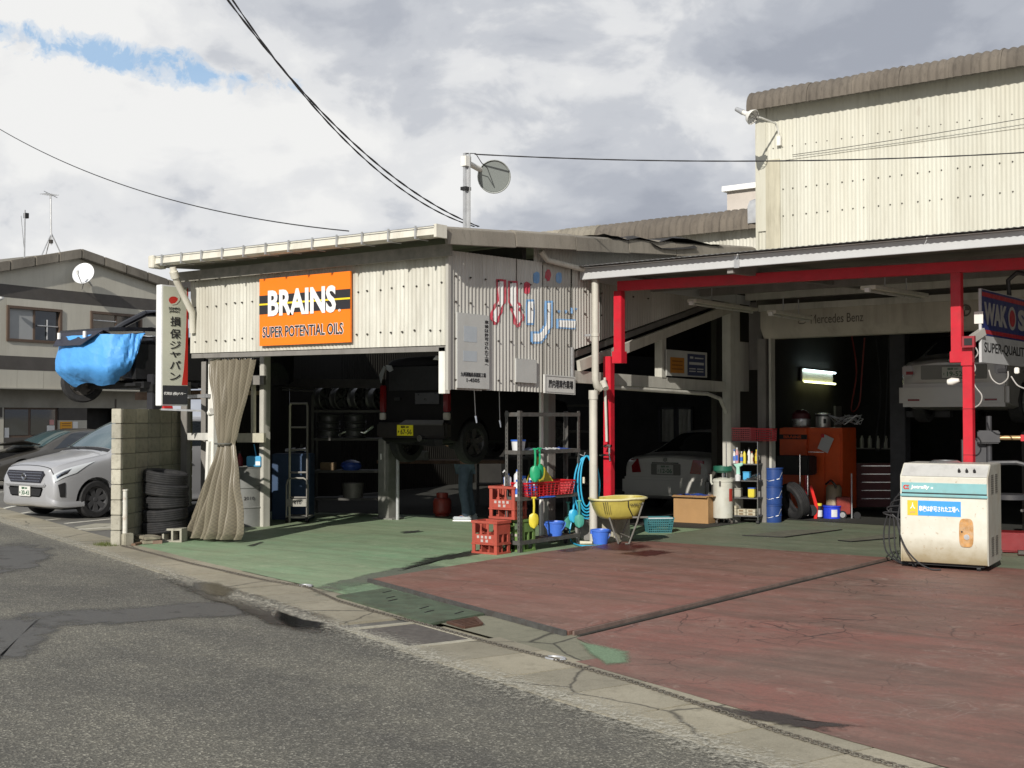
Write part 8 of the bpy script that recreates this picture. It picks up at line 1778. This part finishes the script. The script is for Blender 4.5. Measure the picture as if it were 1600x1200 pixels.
# three blue pails stacked
q = GZ(1202, 817); BLP = mat('blue_pail_paint', (.018, .055, .21), .42, 0, .1, 6, .3)
for k in range(3):
    t = T('blue_pail', ('bottom', 'middle', 'top')[k] + ' blue pail of the stack beside the wheeled rack', 'pail', (q.x + .01 * k, q.y + .12, k * .292), 0, 'stacked blue pails'); mk('pail_body', G().lathe([(0, 0), (.135, 0), (.14, .01), (.142, .10), (.148, .105), (.148, .12), (.143, .125), (.143, .27), (.155, .272), (.155, .29), (0, .29)], 26), BLP, t, smooth=True, ang=35); mk('handle', G().tube([(-.15, 0, .22), (-.14, -.08, .12), (0, -.16, .08), (.14, -.08, .12), (.15, 0, .22)], .004, 5), GALV, t)
q = GZ(1242, 813); ty_ = tyre('leaning_tyre', 'single tyre leaning against the trolley beside the blue pails', (q.x - .06, q.y + .10, .31), (0, 0, 0), None, .31, .20)
ty_.rotation_euler = (Matrix.Rotation(YAW + R(22), 3, 'Z') @ Matrix.Rotation(R(-18), 3, 'Y') @ Matrix.Rotation(R(90), 3, 'Y')).to_euler()
# orange tool cabinet
TCY = 20.0; a, b = GY(1222, 700, TCY), GY(1316, 700, TCY); zt_c = GY(1240, 668, TCY).z
tcb = T('tool_cabinet', 'large orange tool cabinet in the dark of the shutter bay', 'tool cabinet', (a.x, TCY, 0)); ORC = mat('orange_cabinet_paint', (.62, .085, .015), .4, 0, .08, 5, .25, (.2, .05, .02)); wc_ = (b.x - a.x)
mk('carcass', G().box(0, 0, .12, wc_, .6, zt_c), ORC, tcb, bevel=.01); mk('top_chest', G().box(-.02, -.06, zt_c - .52, wc_ * .44, -.001, zt_c - .01), ORC, tcb, bevel=.008)
for k in range(2): mk('door', G().box(wc_ * (.47 + .26 * k), -.03, .2, wc_ * (.72 + .26 * k), -.001, zt_c - .1), ORC, tcb, bevel=.01)
mk('drawer_trim', G().box(-.03, -.066, zt_c - .20, wc_ * .45, -.061, zt_c - .12), BLACKP, tcb); text('BRAINS', (.06, -.068, zt_c - .185), (1, 0, 0), (0, 0, 1), wc_ * .30, .05, ORC, tcb, False, .03)
mk('rail', G().box(wc_ * .46, -.04, zt_c - .42, wc_ * .72, -.032, zt_c - .41), CHROME, tcb)
pa = T('hanging_paper', 'tilted sheet of paper hanging on the orange tool cabinet', 'paper', GY(1288, 692, TCY - .08)); pc = GY(1290, 693, TCY - .08); mk('sheet', G().cbox((0, 0, 0), (.20, .004, .27)).xf(Matrix.Translation(pc) @ Matrix.Rotation(R(24), 4, 'Y')), mat('dim_paper', (.42, .42, .42), .8, 0, .04, 9), pa, world=True); mk('tape', G().cbox(pc + Vector((-.05, -.006, .13)), (.06, .003, .06)), RBK, pa, world=True)
q = GY(1252, 667, TCY + .15); t = T('rice_cooker', 'shiny rounded cooker on the left of the tool cabinet top', 'cooker', (q.x, TCY + .15, zt_c + .001)); mk('pot', G().lathe([(0, 0), (.14, 0), (.16, .03), (.165, .15), (.15, .2), (.06, .22), (0, .22)], 24), mat('satin_metal', (.42, .42, .42), .3, .7, .1, 7), t, smooth=True); mk('lid', G().lathe([(.165, .15), (.15, .24), (.08, .30), (0, .31)], 24), mat('maroon_plastic', (.09, .02, .025), .4, 0, .1, 9), t, smooth=True); mk('front_panel', G().cbox(-fw_d * .166 + Vector((0, 0, .07)), (.10, .015, .07), YAW), WP, t, bevel=.008)
q = GY(1286, 667, TCY + .15); t = T('steel_pot', 'silver pot with a black band to the right of the shiny cooker', 'pot', (q.x, TCY + .15, zt_c + .001)); mk('pot_body', G().lathe([(0, 0), (.12, 0), (.125, .01), (.125, .22), (.135, .225), (.135, .24), (0, .25)], 22), MATS['satin_metal'], t, smooth=True); mk('band', G().lathe([(.127, .19), (.127, .215)], 22), BLACKP, t); mk('emblem', G().cbox(-fw_d * .126 + Vector((0, 0, .11)), (.05, .01, .08), YAW), BLACKP, t, bevel=.01)
q = GY(1325, 667, TCY + .2); t = T('wire_bundle', 'tangle of cables on the right of the tool cabinet top', 'cables', (q.x, TCY + .2, zt_c))
P_ = [Vector((.22 * math.sin(i * 1.3) + .1 * math.sin(i * .37), .1 * math.cos(i * 1.7), .05 + .09 * (1 + math.sin(i * 2.1)))) for i in range(40)]; mk('cable_coil', G().tube(P_, .008, 5), GALV, t, smooth=True)
# monitor-like black box on a chrome stand, jack, cans
q = GY(1235, 742, 19.4); st2 = T('black_trolley', 'black box carried on two chrome poles in front of the tool cabinet', 'trolley', (q.x, 19.4, 0)); zb_2, zt_2 = GY(1235, 742, 19.4).z, GY(1235, 712, 19.4).z; xw0, xw1 = GY(1212, 720, 19.4).x - q.x, GY(1263, 720, 19.4).x - q.x
mk('box', G().box(xw0, 0, zb_2, xw1, .35, zt_2), BLACKP, st2, bevel=.02)
for px in (1250, 1262): x = GY(px, 740, 19.35).x - q.x; mk('pole', G().cyl((x, -.05, .05), (x, -.05, zt_2 + .02 if px == 1250 else zb_2), .014, n=8), CHROME, st2, smooth=True)
x = GY(1256, 740, 19.35).x - q.x; mk('red_tube', G().cyl((x, .02, .05), (x, .02, zb_2), .022, n=8), RBK, st2, smooth=True); mk('foot', G().box(xw1 - .3, -.1, .0, xw1 + .02, .3, .05), BLACKP, st2)
q = GZ(1270, 812); t = T('trolley_jack', 'bright red trolley jack standing on end by the chrome poles', 'jack', (q.x, q.y + .05, 0), YAW); mk('beam', G().prism([(-.07, 0, .55), (-.03, 0, .56), (.07, 0, .22), (.05, 0, .0), (.0, 0, 0), (.02, 0, .2)], (0, .05, 0)), mat('bright_red_enamel', (.62, .02, .015), .35, 0, .05, 9), t, bevel=.006); mk('roller', G().cyl((-.04, -.01, .15), (-.04, .05, .15), .09, n=18), BLACKP, t, smooth=True)
q = GZ(1280, 811); t = T('yellow_top_can', 'small black can with a yellow lid between the jack and the blue tin', 'can', (q.x, q.y, 0)); mk('can_body', G().lathe([(0, 0), (.05, 0), (.05, .22), (0, .22)], 16), BLACKP, t, smooth=True); mk('lid', G().lathe([(0, .22), (.045, .22), (.045, .26), (0, .26)], 14), YLP, t); mk('label_band', G().lathe([(.052, .04), (.052, .15)], 16), WP, t)
q = GZ(1298, 811); t = T('blue_tin', 'bright blue oil tin standing under the tool cabinet', 'tin', (q.x, q.y + .05, 0)); mk('tin_body', G().lathe([(0, 0), (.14, 0), (.14, .19), (.15, .20), (.15, .22), (0, .22)], 22), mat('bright_blue_tin', (.02, .05, .60), .35, 0, .05, 9), t, smooth=True); mk('label_band', G().lathe([(.142, .04), (.142, .16)], 4, a0=R(-70), a1=R(-30)), WP, t)
t = T('tan_canister', 'tan canister standing behind the blue tin', 'canister', (q.x - .05, q.y + .25, 0)); mk('canister_body', G().lathe([(0, 0), (.13, 0), (.13, .50), (.10, .55), (0, .56)], 20), mat('tan_enamel', (.27, .21, .13), .5, .1, .1, 9, .3), t, smooth=True); mk('fittings', G().tube([(-.1, -.1, .56), (.0, -.12, .63), (.08, -.13, .56), (.1, -.15, .5)], .02, 7), CHROME, t, smooth=True)
q = GZ(1312, 812); t = T('red_carrier', 'dull red crate with a small wheel to the right of the blue tin', 'crate', (q.x, q.y + .15, 0), YAW); mk('carrier', G().box(-.1, 0, .08, .12, .25, .36), RDP, t, bevel=.01); mk('post', G().cyl((.14, 0, 0), (.14, 0, .75), .012, n=7), GALV, t); mk('castor', G().cyl((-.02, -.03, .07), (-.02, .0, .07), .07, n=16), BLACKP, t, smooth=True); mk('castor', G().cyl((.22, -.03, .06), (.22, .0, .06), .06, n=16), BLACKP, t, smooth=True); mk('castor_hub', G().cyl((-.02, -.035, .07), (-.02, -.031, .07), .045, n=14), GALV, t)
for k, (px, py, lab) in enumerate(((1345, 700, 'grey spray cans on the dark back shelf beside the tool cabinet'),)):
    c_ = GY(1350, 700, 23.5); bs = T('back_shelf', 'dark shelf of cans at the back of the shutter bay', 'shelf', (c_.x, 23.5, 0)); mk('board', G().box(-.6, 0, c_.z - .02, .7, .3, c_.z), WDARK, bs); mk('board', G().box(-.6, 0, .6, .7, .3, .62), WDARK, bs)
    for x in (-.6, .7): mk('upright', G().box(x - .02, 0, 0, x + .02, .3, 1.9), WDARK, bs)
    for k2 in range(6): t = T('spray_can', ('leftmost', 'second', 'third', 'fourth', 'fifth', 'rightmost')[k2] + ' pale can on the dark back shelf of the shutter bay', 'can', (c_.x - .4 + k2 * .16, 23.6, c_.z), 0, 'cans on the back shelf'); mk('can_body', G().lathe([(0, 0), (.04, 0), (.04, .18), (.02, .21), (.02, .24), (0, .24)], 12), MATS['grey_tin'], t, smooth=True)

# ================================================================ PARTS WASHER
A_ = Vector((-5.13, 13.70, 0)); B_ = Vector((-4.21, 13.81, 0)); aw = math.atan2(B_.y - A_.y, B_.x - A_.x); Ww = (B_ - A_).length; Dw = .76
pw = T('parts_washer', 'old cream parts washing machine with blue band and blue notice on the red floor', 'parts washer', A_, aw)
def m_enamel():
    m, b, p = newmat('aged_cream_enamel')
    sx_ = b.n.new('ShaderNodeSeparateXYZ'); b.link(b.tc.outputs['Object'], sx_.inputs[0])
    n = b.noise(5, 7, .65); n2 = b.noise(22, 5, .6)
    c = b.mix(b.ramp(n, [(.4, 0.0), (.8, .5)]), (.64, .635, .56), (.48, .44, .33))
    low = b.ramp(b.math('ADD', sx_.outputs[2], b.math('MULTIPLY', n, .35)), [(.30, .85), (.55, 0.0)]); c = b.mix(low, c, (.30, .24, .13))
    c = b.mix(b.ramp(n2, [(.62, 0.0), (.72, .7)]), c, (.32, .21, .10))
    b.link(c, p.inputs['Base Color']); p.inputs['Roughness'].default_value = .38; return m
EN = m_enamel(); ENS = mat('dull_grey_side', (.38, .37, .32), .5, 0, .08, 4, .6, (.28, .20, .12))  # side uses a darker enamel copy, its shading put into the colour
zs, zsh, ztp = .08, 1.035, 1.16
# rounded tub front: profile in y-z swept across x
pf_ = [(.03, zs), (.0, .14), (-.012, .35), (-.012, .70), (0, .80), (0, .805), (Dw, .805), (Dw, zs)]
mk('tub', G().prism([(0.012, y, z) for y, z in pf_], (Ww - .024, 0, 0)), EN, pw, bevel=.004)
mk('side_panel', G().prism([(Ww - .012, 0, zs), (Ww - .012, Dw, zs), (Ww - .012, Dw, ztp), (Ww - .012, .14, ztp), (Ww - .012, -.012, zsh), (Ww - .012, -.012, .14)], (.014, 0, 0)), ENS, pw, bevel=.003)
mk('side_panel', G().prism([(-.002, 0, zs), (-.002, Dw, zs), (-.002, Dw, ztp), (-.002, .14, ztp), (-.002, -.012, zsh), (-.002, -.012, .14)], (.014, 0, 0)), EN, pw, bevel=.003)
TQ = mat('faded_turquoise', (.20, .42, .44), .5, 0, .08, 6, .45, (.25, .28, .22))
mk('band', G().box(.012, -.010, .852, Ww - .012, .05, .962), TQ, pw, bevel=.004); mk('lower_band', G().box(.0, -.028, .808, Ww - .002, .05, .838), TQ, pw, bevel=.006); mk('seal', G().box(.012, -.004, .838, Ww - .012, .05, .852), BLACKP, pw)
mk('shoulder', G().prism([(.012, -.006, .962), (.012, -.014, 1.02), (.012, .0, 1.035), (.012, .06, 1.035), (.012, .06, .962)], (Ww - .024, 0, 0)), EN, pw)
mk('control_panel', G().prism([(.012, -.012, 1.035), (.012, .14, ztp), (.012, .16, ztp), (.012, .16, 1.03)], (Ww - .024, 0, 0)), mat('pale_steel_panel', (.55, .55, .53), .4, .1, .05, 6, .3), pw)
mk('lid', G().box(.0, .14, ztp - .02, Ww, Dw, ztp + .012), mat('satin_lid', (.52, .51, .46), .4, .2, .06, 5, .45, (.3, .26, .2)), pw, bevel=.006)
mk('lid_dish', G().lathe([(0, .02), (.05, .03), (.09, .02), (.10, .04), (.13, .042), (.17, .02), (.18, .012), (0, .012)], 24, (.40, .40, ztp)), MATS['satin_metal'], pw, smooth=True)
for k, x in enumerate((.62, .70, .78)):
    c_ = Vector((x, .05, 1.035 + .052)); nrm = Vector((0, -.64, .77)); mk('knob', G().cyl(c_, c_ + nrm * .03, .017, .014, 12).cbox(c_ + nrm * .034, (.008, .012, .03)), BLACKP, pw)
mk('panel_print', G().box(.15, .0, 0, .16, .001, .001), BLACKP, pw)
text('Jetrally', (.11, -.0115, .885), (1, 0, 0), (.12, 0, 1), .20, .05, WHITEI, pw, False, .035); text('α', (.03, -.0115, .885), (1, 0, 0), (0, 0, 1), .065, .05, SRED, pw, False, .03); text('II', (.33, -.0115, .895), (1, 0, 0), (0, 0, 1), .022, .022, WHITEI, pw, False, .02)
mk('blue_notice', G().box(.19, -.0165, .60, .645, -.0125, .765), mat('sky_blue_sticker', (.05, .31, .74), .4, 0, .03, 5), pw); mk('yellow_notice', G().box(.075, -.0165, .60, .189, -.0125, .765), mat('amber_sticker', (.78, .50, .04), .4, 0, .03, 5), pw)
text('車検は許可された工場へ', (.20, -.0175, .645), (1, 0, 0), (0, 0, 1), .43, .065, WHITEI, pw, False, .03)
text('人', (.105, -.0175, .67), (1, 0, 0), (0, 0, 1), .055, .07, WHITEI, pw, False, .03); text('JAS', (.10, -.0175, .62), (1, 0, 0), (0, 0, 1), .06, .025, MATS['tan_bottle'], pw, False, .02)
mk('rust_plate', G().prism([(.70 + .075 * math.copysign(abs(math.cos(t)) ** .5, math.cos(t)), -.020, .43 + .155 * math.copysign(abs(math.sin(t)) ** .5, math.sin(t))) for t in [k * math.pi / 14 for k in range(28)]], (0, .006, 0)), mat('rusted_plate', (.46, .24, .08), .7, 0, .3, 14, .8, (.48, .42, .32)), pw)
mk('port', G().cyl((.705, -.026, .385), (.705, -.018, .385), .03, n=18), GALV, pw); mk('port_screw', G().cyl((.655, -.024, .44), (.655, -.018, .44), .010, n=8), BLACKP, pw)
for (y0_, z0_) in ((.12, .86), (.36, .86), (.12, .18), (.36, .18)):
    for k in range(9): mk('louvre', G().cbox((Ww + .003, y0_ + .09, z0_ + k * .024), (.010, .15, .009), 0, R(0)), mat('dark_louvre', (.13, .12, .10), .6, 0, .1, 9) if k % 1 == 0 else ENS, pw)
for x in (.12, Ww - .12):
    for y in (.12, Dw - .1): mk('castor', G().cyl((x - .02, y, .035), (x + .02, y, .035), .035, n=12), BLACKP, pw)
mk('underframe', G().box(.06, .08, .05, Ww - .06, Dw - .05, .079), BLACKP, pw)
# hoses of the washer
hg_ = T('black_hoses', 'bundle of black hoses looping from the left side of the parts washer', 'hoses', (-5.3, 14.1, 0))
for k in range(5):
    P_ = [A_ + Vector((.02, .35, .92 - .08 * k)), A_ + Vector((-.16 - .05 * k, .40, .82 - .06 * k)), A_ + Vector((-.34 + .05 * k, .42, .48)), A_ + Vector((-.32 + .06 * k, .36, .16)), A_ + Vector((-.12 + .03 * k, .28, .03)), A_ + Vector((.10, .22, .03))]
    mk('hose', G().tube([cmr(P_, i / 30 * 5) for i in range(31)], .009, 7), WIRE, hg_, world=True, smooth=True)
P_ = [A_ + Vector((-.02, .2, .95)), A_ + Vector((-.015, -.06, .55)), A_ + Vector((.06, -.08, .28)), A_ + Vector((.2, -.09, .11)), A_ + Vector((.36, -.10, .03)), A_ + Vector((.46, -.05, .025))]
mk('front_hose', G().tube([cmr(P_, i / 30 * 5) for i in range(31)], .009, 7), WIRE, hg_, world=True, smooth=True)

# ================================================================ RIGHT EDGE: BANNER SIGN AND TYRE CHANGER
YS = 14.95
a, c_ = GY(1534, 570, YS), GY(1525, 450, YS); b = GY(1640, 580, YS + .0)
a = GX(1535, 567, GY(1530, 500, 14.9).x); Xw = a.x
P0 = GY(1534, 566, 14.75); P1 = GY(1640, 590, 15.4); P3 = GY(1525, 451, 14.75); P3.x = P0.x; P3.y = P0.y
rv = Vector((0, (GX(1600, 470, P0.x).y - P0.y) * 1.10, 0))
w2s = T('oil_banner', 'blue, red and white oil sign board beside the second red post', 'sign', P0)
def wq(u0, v0, u1, v1): H_ = P3.z - P0.z; return P0 + rv * u0 + Vector((0, 0, H_ * v0)), P0 + rv * u1 + Vector((0, 0, H_ * v0)), P0 + rv * u0 + Vector((0, 0, H_ * v1))
mk('board', plate_rect(*wq(0, 0, 1, 1), .03, 0), mat('grey_white_banner', (.50, .51, .52), .45, 0, .04, 4, .15), w2s, world=True)
NV_ = mat('navy_vinyl', (.022, .035, .16), .4, 0, .05, 6); RV_ = mat('crimson_vinyl', (.42, .025, .04), .4, 0, .05, 6)
mk('navy_field', plate_rect(*wq(.012, .37, 1, .99), .001, .0015), NV_, w2s, world=True); mk('red_band', plate_rect(*wq(.012, .395, 1, .45), .001, .003), RV_, w2s, world=True); mk('red_band', plate_rect(*wq(.012, .90, 1, .96), .001, .003), RV_, w2s, world=True)
SLV = mat('silver_vinyl', (.42, .42, .42), .4, .2, .04, 9)
quadtext("WAK", *wq(.05, .52, .52, .83), SLV, w2s, .05, .001, .004); quadtext("S", *wq(.76, .52, .93, .83), SLV, w2s, .05, .001, .004)
e = G(); cc_ = P0 + rv * .63 + Vector((0, 0, (P3.z - P0.z) * .675)); ru = rv.normalized(); nn2 = ru.cross(Vector((0, 0, 1)))
for r0, r1, m_, o_ in ((.0, 1.0, SLV, .004), (.0, .72, RV_, .006)):
    P_ = [cc_ + ru * (rv.length * .085 * r1 * math.cos(t)) + Vector((0, 0, .145 * r1 * math.sin(t))) + nn2 * o_ for t in [k * math.pi / 12 for k in range(24)]]; mk('letter_o', G().prism(P_, nn2 * .001), m_, w2s, world=True)
quadtext('SUPER-QUALITY', *wq(.05, .12, .97, .28), INK, w2s, .012, .001, .003)
mk('bracket_arm', G().beam(Vector((-4.62, 14.62, GY(1505, 530, 14.62).z)), P0 + Vector((.0, .06, .36)), .07, .09), mat('pale_bracket', (.42, .41, .38), .5, .2, .06, 5), w2s, world=True, bevel=.004)
mk('bracket_plate', G().cbox(P0 + Vector((-.03, -.0, .52)), (.10, .012, .14)), WPAINT, w2s, world=True)
mk('box_end', G().cbox(Vector((-4.62, 14.50, 2.55)), (.14, .05, .13)), mat('dark_red_steel', (.28, .02, .03), .5, 0, .1, 9), w2s, world=True); mk('box_hole', G().cbox(Vector((-4.62, 14.472, 2.55)), (.09, .006, .08)), BLACKP, w2s, world=True)
cb_ = T('power_cables', 'grey power leads and plugs hanging between the second red post and the banner', 'cables', (-4.5, 14.8, 2.2))
GC_ = mat('grey_cable', (.36, .35, .33), .5, 0, .05, 9)
for pts_, m_ in (([(1512, 532), (1522, 540), (1528, 552), (1520, 562), (1512, 570)], GC_), ([(1500, 566), (1510, 562), (1520, 566), (1524, 578), (1516, 584)], GC_), ([(1518, 588), (1524, 604), (1534, 618), (1530, 632), (1514, 640)], GC_), ([(1524, 585), (1516, 600), (1513, 640), (1512, 720)], mat('brown_cable', (.20, .10, .06), .5, 0, .05, 9)), ([(1545, 578), (1550, 592), (1562, 600), (1574, 592), (1575, 580)], GC_), ([(1580, 588), (1590, 602), (1604, 608)], GC_)):
    P_ = [GY(x, y, 14.72) for x, y in pts_]; mk('lead', G().tube([cmr(P_, i / 18 * (len(P_) - 1)) for i in range(19)], .008, 6), m_, cb_, world=True, smooth=True)
mk('plug', G().cbox(GY(1589, 579, 14.74), (.05, .05, .07)), WPAINT, cb_, world=True, bevel=.008); mk('plug', G().cbox(GY(1566, 579, 14.74), (.10, .04, .05)), BLACKP, cb_, world=True, bevel=.008)
tl_ = T('bulb_lamp', 'white bulb lamp on the left side of the second red post', 'lamp', GY(1488, 596, 14.6)); c_ = GY(1488, 596, 14.6); mk('bulb', G().lathe([(0, -.07), (.035, -.05), (.045, 0), (.03, .05), (.02, .08), (0, .08)], 14).xf(Matrix.Translation(c_) @ Matrix.Rotation(R(80), 4, 'Y')), WPAINT, tl_, world=True, smooth=True)
# tyre changer
q = GY(1575, 860, 15.9); tch = T('tyre_changer', 'black and grey tyre changer partly hidden behind the parts washer', 'tyre changer', (q.x, 15.9, 0), R(20))
DG = mat('dark_grey_machine', (.045, .045, .05), .45, .1, .12, 6, .3)
mk('column', G().box(-.52, .1, .5, -.18, .5, 1.42), DG, tch, bevel=.02); mk('turn_head', G().box(-.34, -.02, 1.36, -.08, .22, 1.52), DG, tch, bevel=.015); mk('spindle', G().cyl((-.20, .1, 1.0), (-.20, .1, 1.70), .035, n=14), DG, tch, smooth=True)
mk('lock_handle', G().cyl((-.08, .08, 1.43), (.16, .06, 1.43), .03, n=12), mat('brass_tube', (.42, .28, .14), .4, .5, .1, 9), tch, smooth=True); mk('handle_end', G().box(.16, .02, 1.39, .20, .10, 1.47), RBK, tch, bevel=.004)
mk('cabinet', G().box(.22, .1, .05, .95, .7, 1.50), DG, tch, bevel=.012); mk('swing_arm', G().tube([(-.22, -.05, 1.12), (.10, -.1, 1.13), (.30, -.1, 1.08), (.36, -.1, .92)], .03, 8), DG, tch, smooth=True)
mk('table', G().cyl((.02, .0, .68), (.02, .0, .74), .24, n=24), DG, tch, smooth=True, ang=35); mk('red_base', G().box(-.35, .05, .02, .55, .45, .26), mat('red_machine_paint', (.20, .012, .015), .4, 0, .1, 6, .3), tch, bevel=.02); mk('pedal', G().box(-.2, -.25, .03, -.08, -.12, .07), BOLTM, tch); mk('pedal', G().box(.1, -.25, .03, .22, -.12, .07), BOLTM, tch)
for k in range(4): mk('chrome_fitting', G().cyl((.15 + .07 * k, -.14, .55 + .03 * (k % 2)), (.18 + .07 * k, -.10, .55), .018, n=10), CHROME, tch, smooth=True)
mk('hook_hanger', G().tube([GY(1577, 462, 16.4), GY(1575, 438, 16.4), GY(1590, 425, 16.4), GY(1606, 430, 16.4)], .03, 8), DG, tch, world=True, smooth=True)

ORD = ('first', 'second', 'third', 'fourth', 'fifth', 'sixth', 'last')
# more workshop clutter in the dark of both bays
for k in range(14):
    x = -.5 + (k % 7) * .16; z = (1.31, 1.79)[k // 7]
    m_ = (MATS['grey_tin'], MATS['dark_red_plastic'], MATS['tan_enamel'], BLACKP, MATS['dull_zinc'])[k % 5]
    for o_ in [o for o in COL.objects if o.parent is None and o.name.startswith('steel_rack') and o is not rk][:1]:
        p_ = o_.location + RW @ Vector((x, .2, z + .11)); t = T('oil_can', ('grey', 'dark red', 'tan', 'black', 'zinc')[k % 5] + ' can, ' + ORD[k % 7] + ' from the left on the ' + ('middle', 'top')[k // 7] + ' shelf behind the person', 'can', p_, 0, 'cans on the rack behind the person'); h_ = .14 + .05 * (k % 3); mk('can_body', G().lathe([(0, 0), (.055, 0), (.055, h_), (.02, h_ + .02), (0, h_ + .02)], 14), m_, t, smooth=True)
for k, (px, py0, py1, dep, lab) in enumerate(((1330, 520, 640, 22.5, 'red air hose hanging in the dark shutter bay left of the lifted car'), (1368, 520, 700, 22.8, 'black air hose hanging in the dark shutter bay beside the lifted car'))):
    a, b = GD(px, py0, dep), GD(px, py1, dep); t = T('air_hose', lab, 'hose', a); pts_ = [a, a.lerp(b, .5) + Vector((.1, 0, 0)), b, b + Vector((.15, 0, .1)), b + Vector((.2, 0, .6)), a + Vector((.25, 0, -.1))]
    mk('hose', G().tube([cmr(pts_, i / 24 * 5) for i in range(25)], .014, 7), (RDP, WIRE)[k], t, world=True, smooth=True)
q = GD(1372, 806, 22.2); t = T('tool_chest', 'low dark red tool chest standing in the shutter bay under the hoses', 'tool chest', (q.x, q.y, 0), YAW)
mk('chest', G().box(-.4, 0, .08, .35, .45, .85), mat('dark_red_chest', (.10, .012, .012), .4, .1, .1, 6), t, bevel=.01)
for k in range(5): mk('drawer', G().box(-.38, -.015, .12 + k * .145, .33, -.001, .25 + k * .145), MATS['dark_red_chest'], t, bevel=.004); mk('drawer_pull', G().box(-.3, -.024, .225 + k * .145, .25, -.016, .24 + k * .145), CHROME, t)
q = GD(690, 806, 23.0); t = T('workbench', 'long dark workbench at the back of the left bay', 'workbench', (q.x, q.y, 0), YAW)
mk('top', G().box(-1.2, 0, .82, 1.2, .6, .88), WOOD, t)
for x in (-1.15, 1.1):
    for y in (.02, .52): mk('leg', G().box(x, y, 0, x + .06, y + .06, .819), WDARK, t)
mk('vice', G().box(-.5, .05, .881, -.25, .22, 1.05).box(-.44, -.06, .93, -.31, .049, 1.02), MATS['lift_grey'], t, bevel=.01)
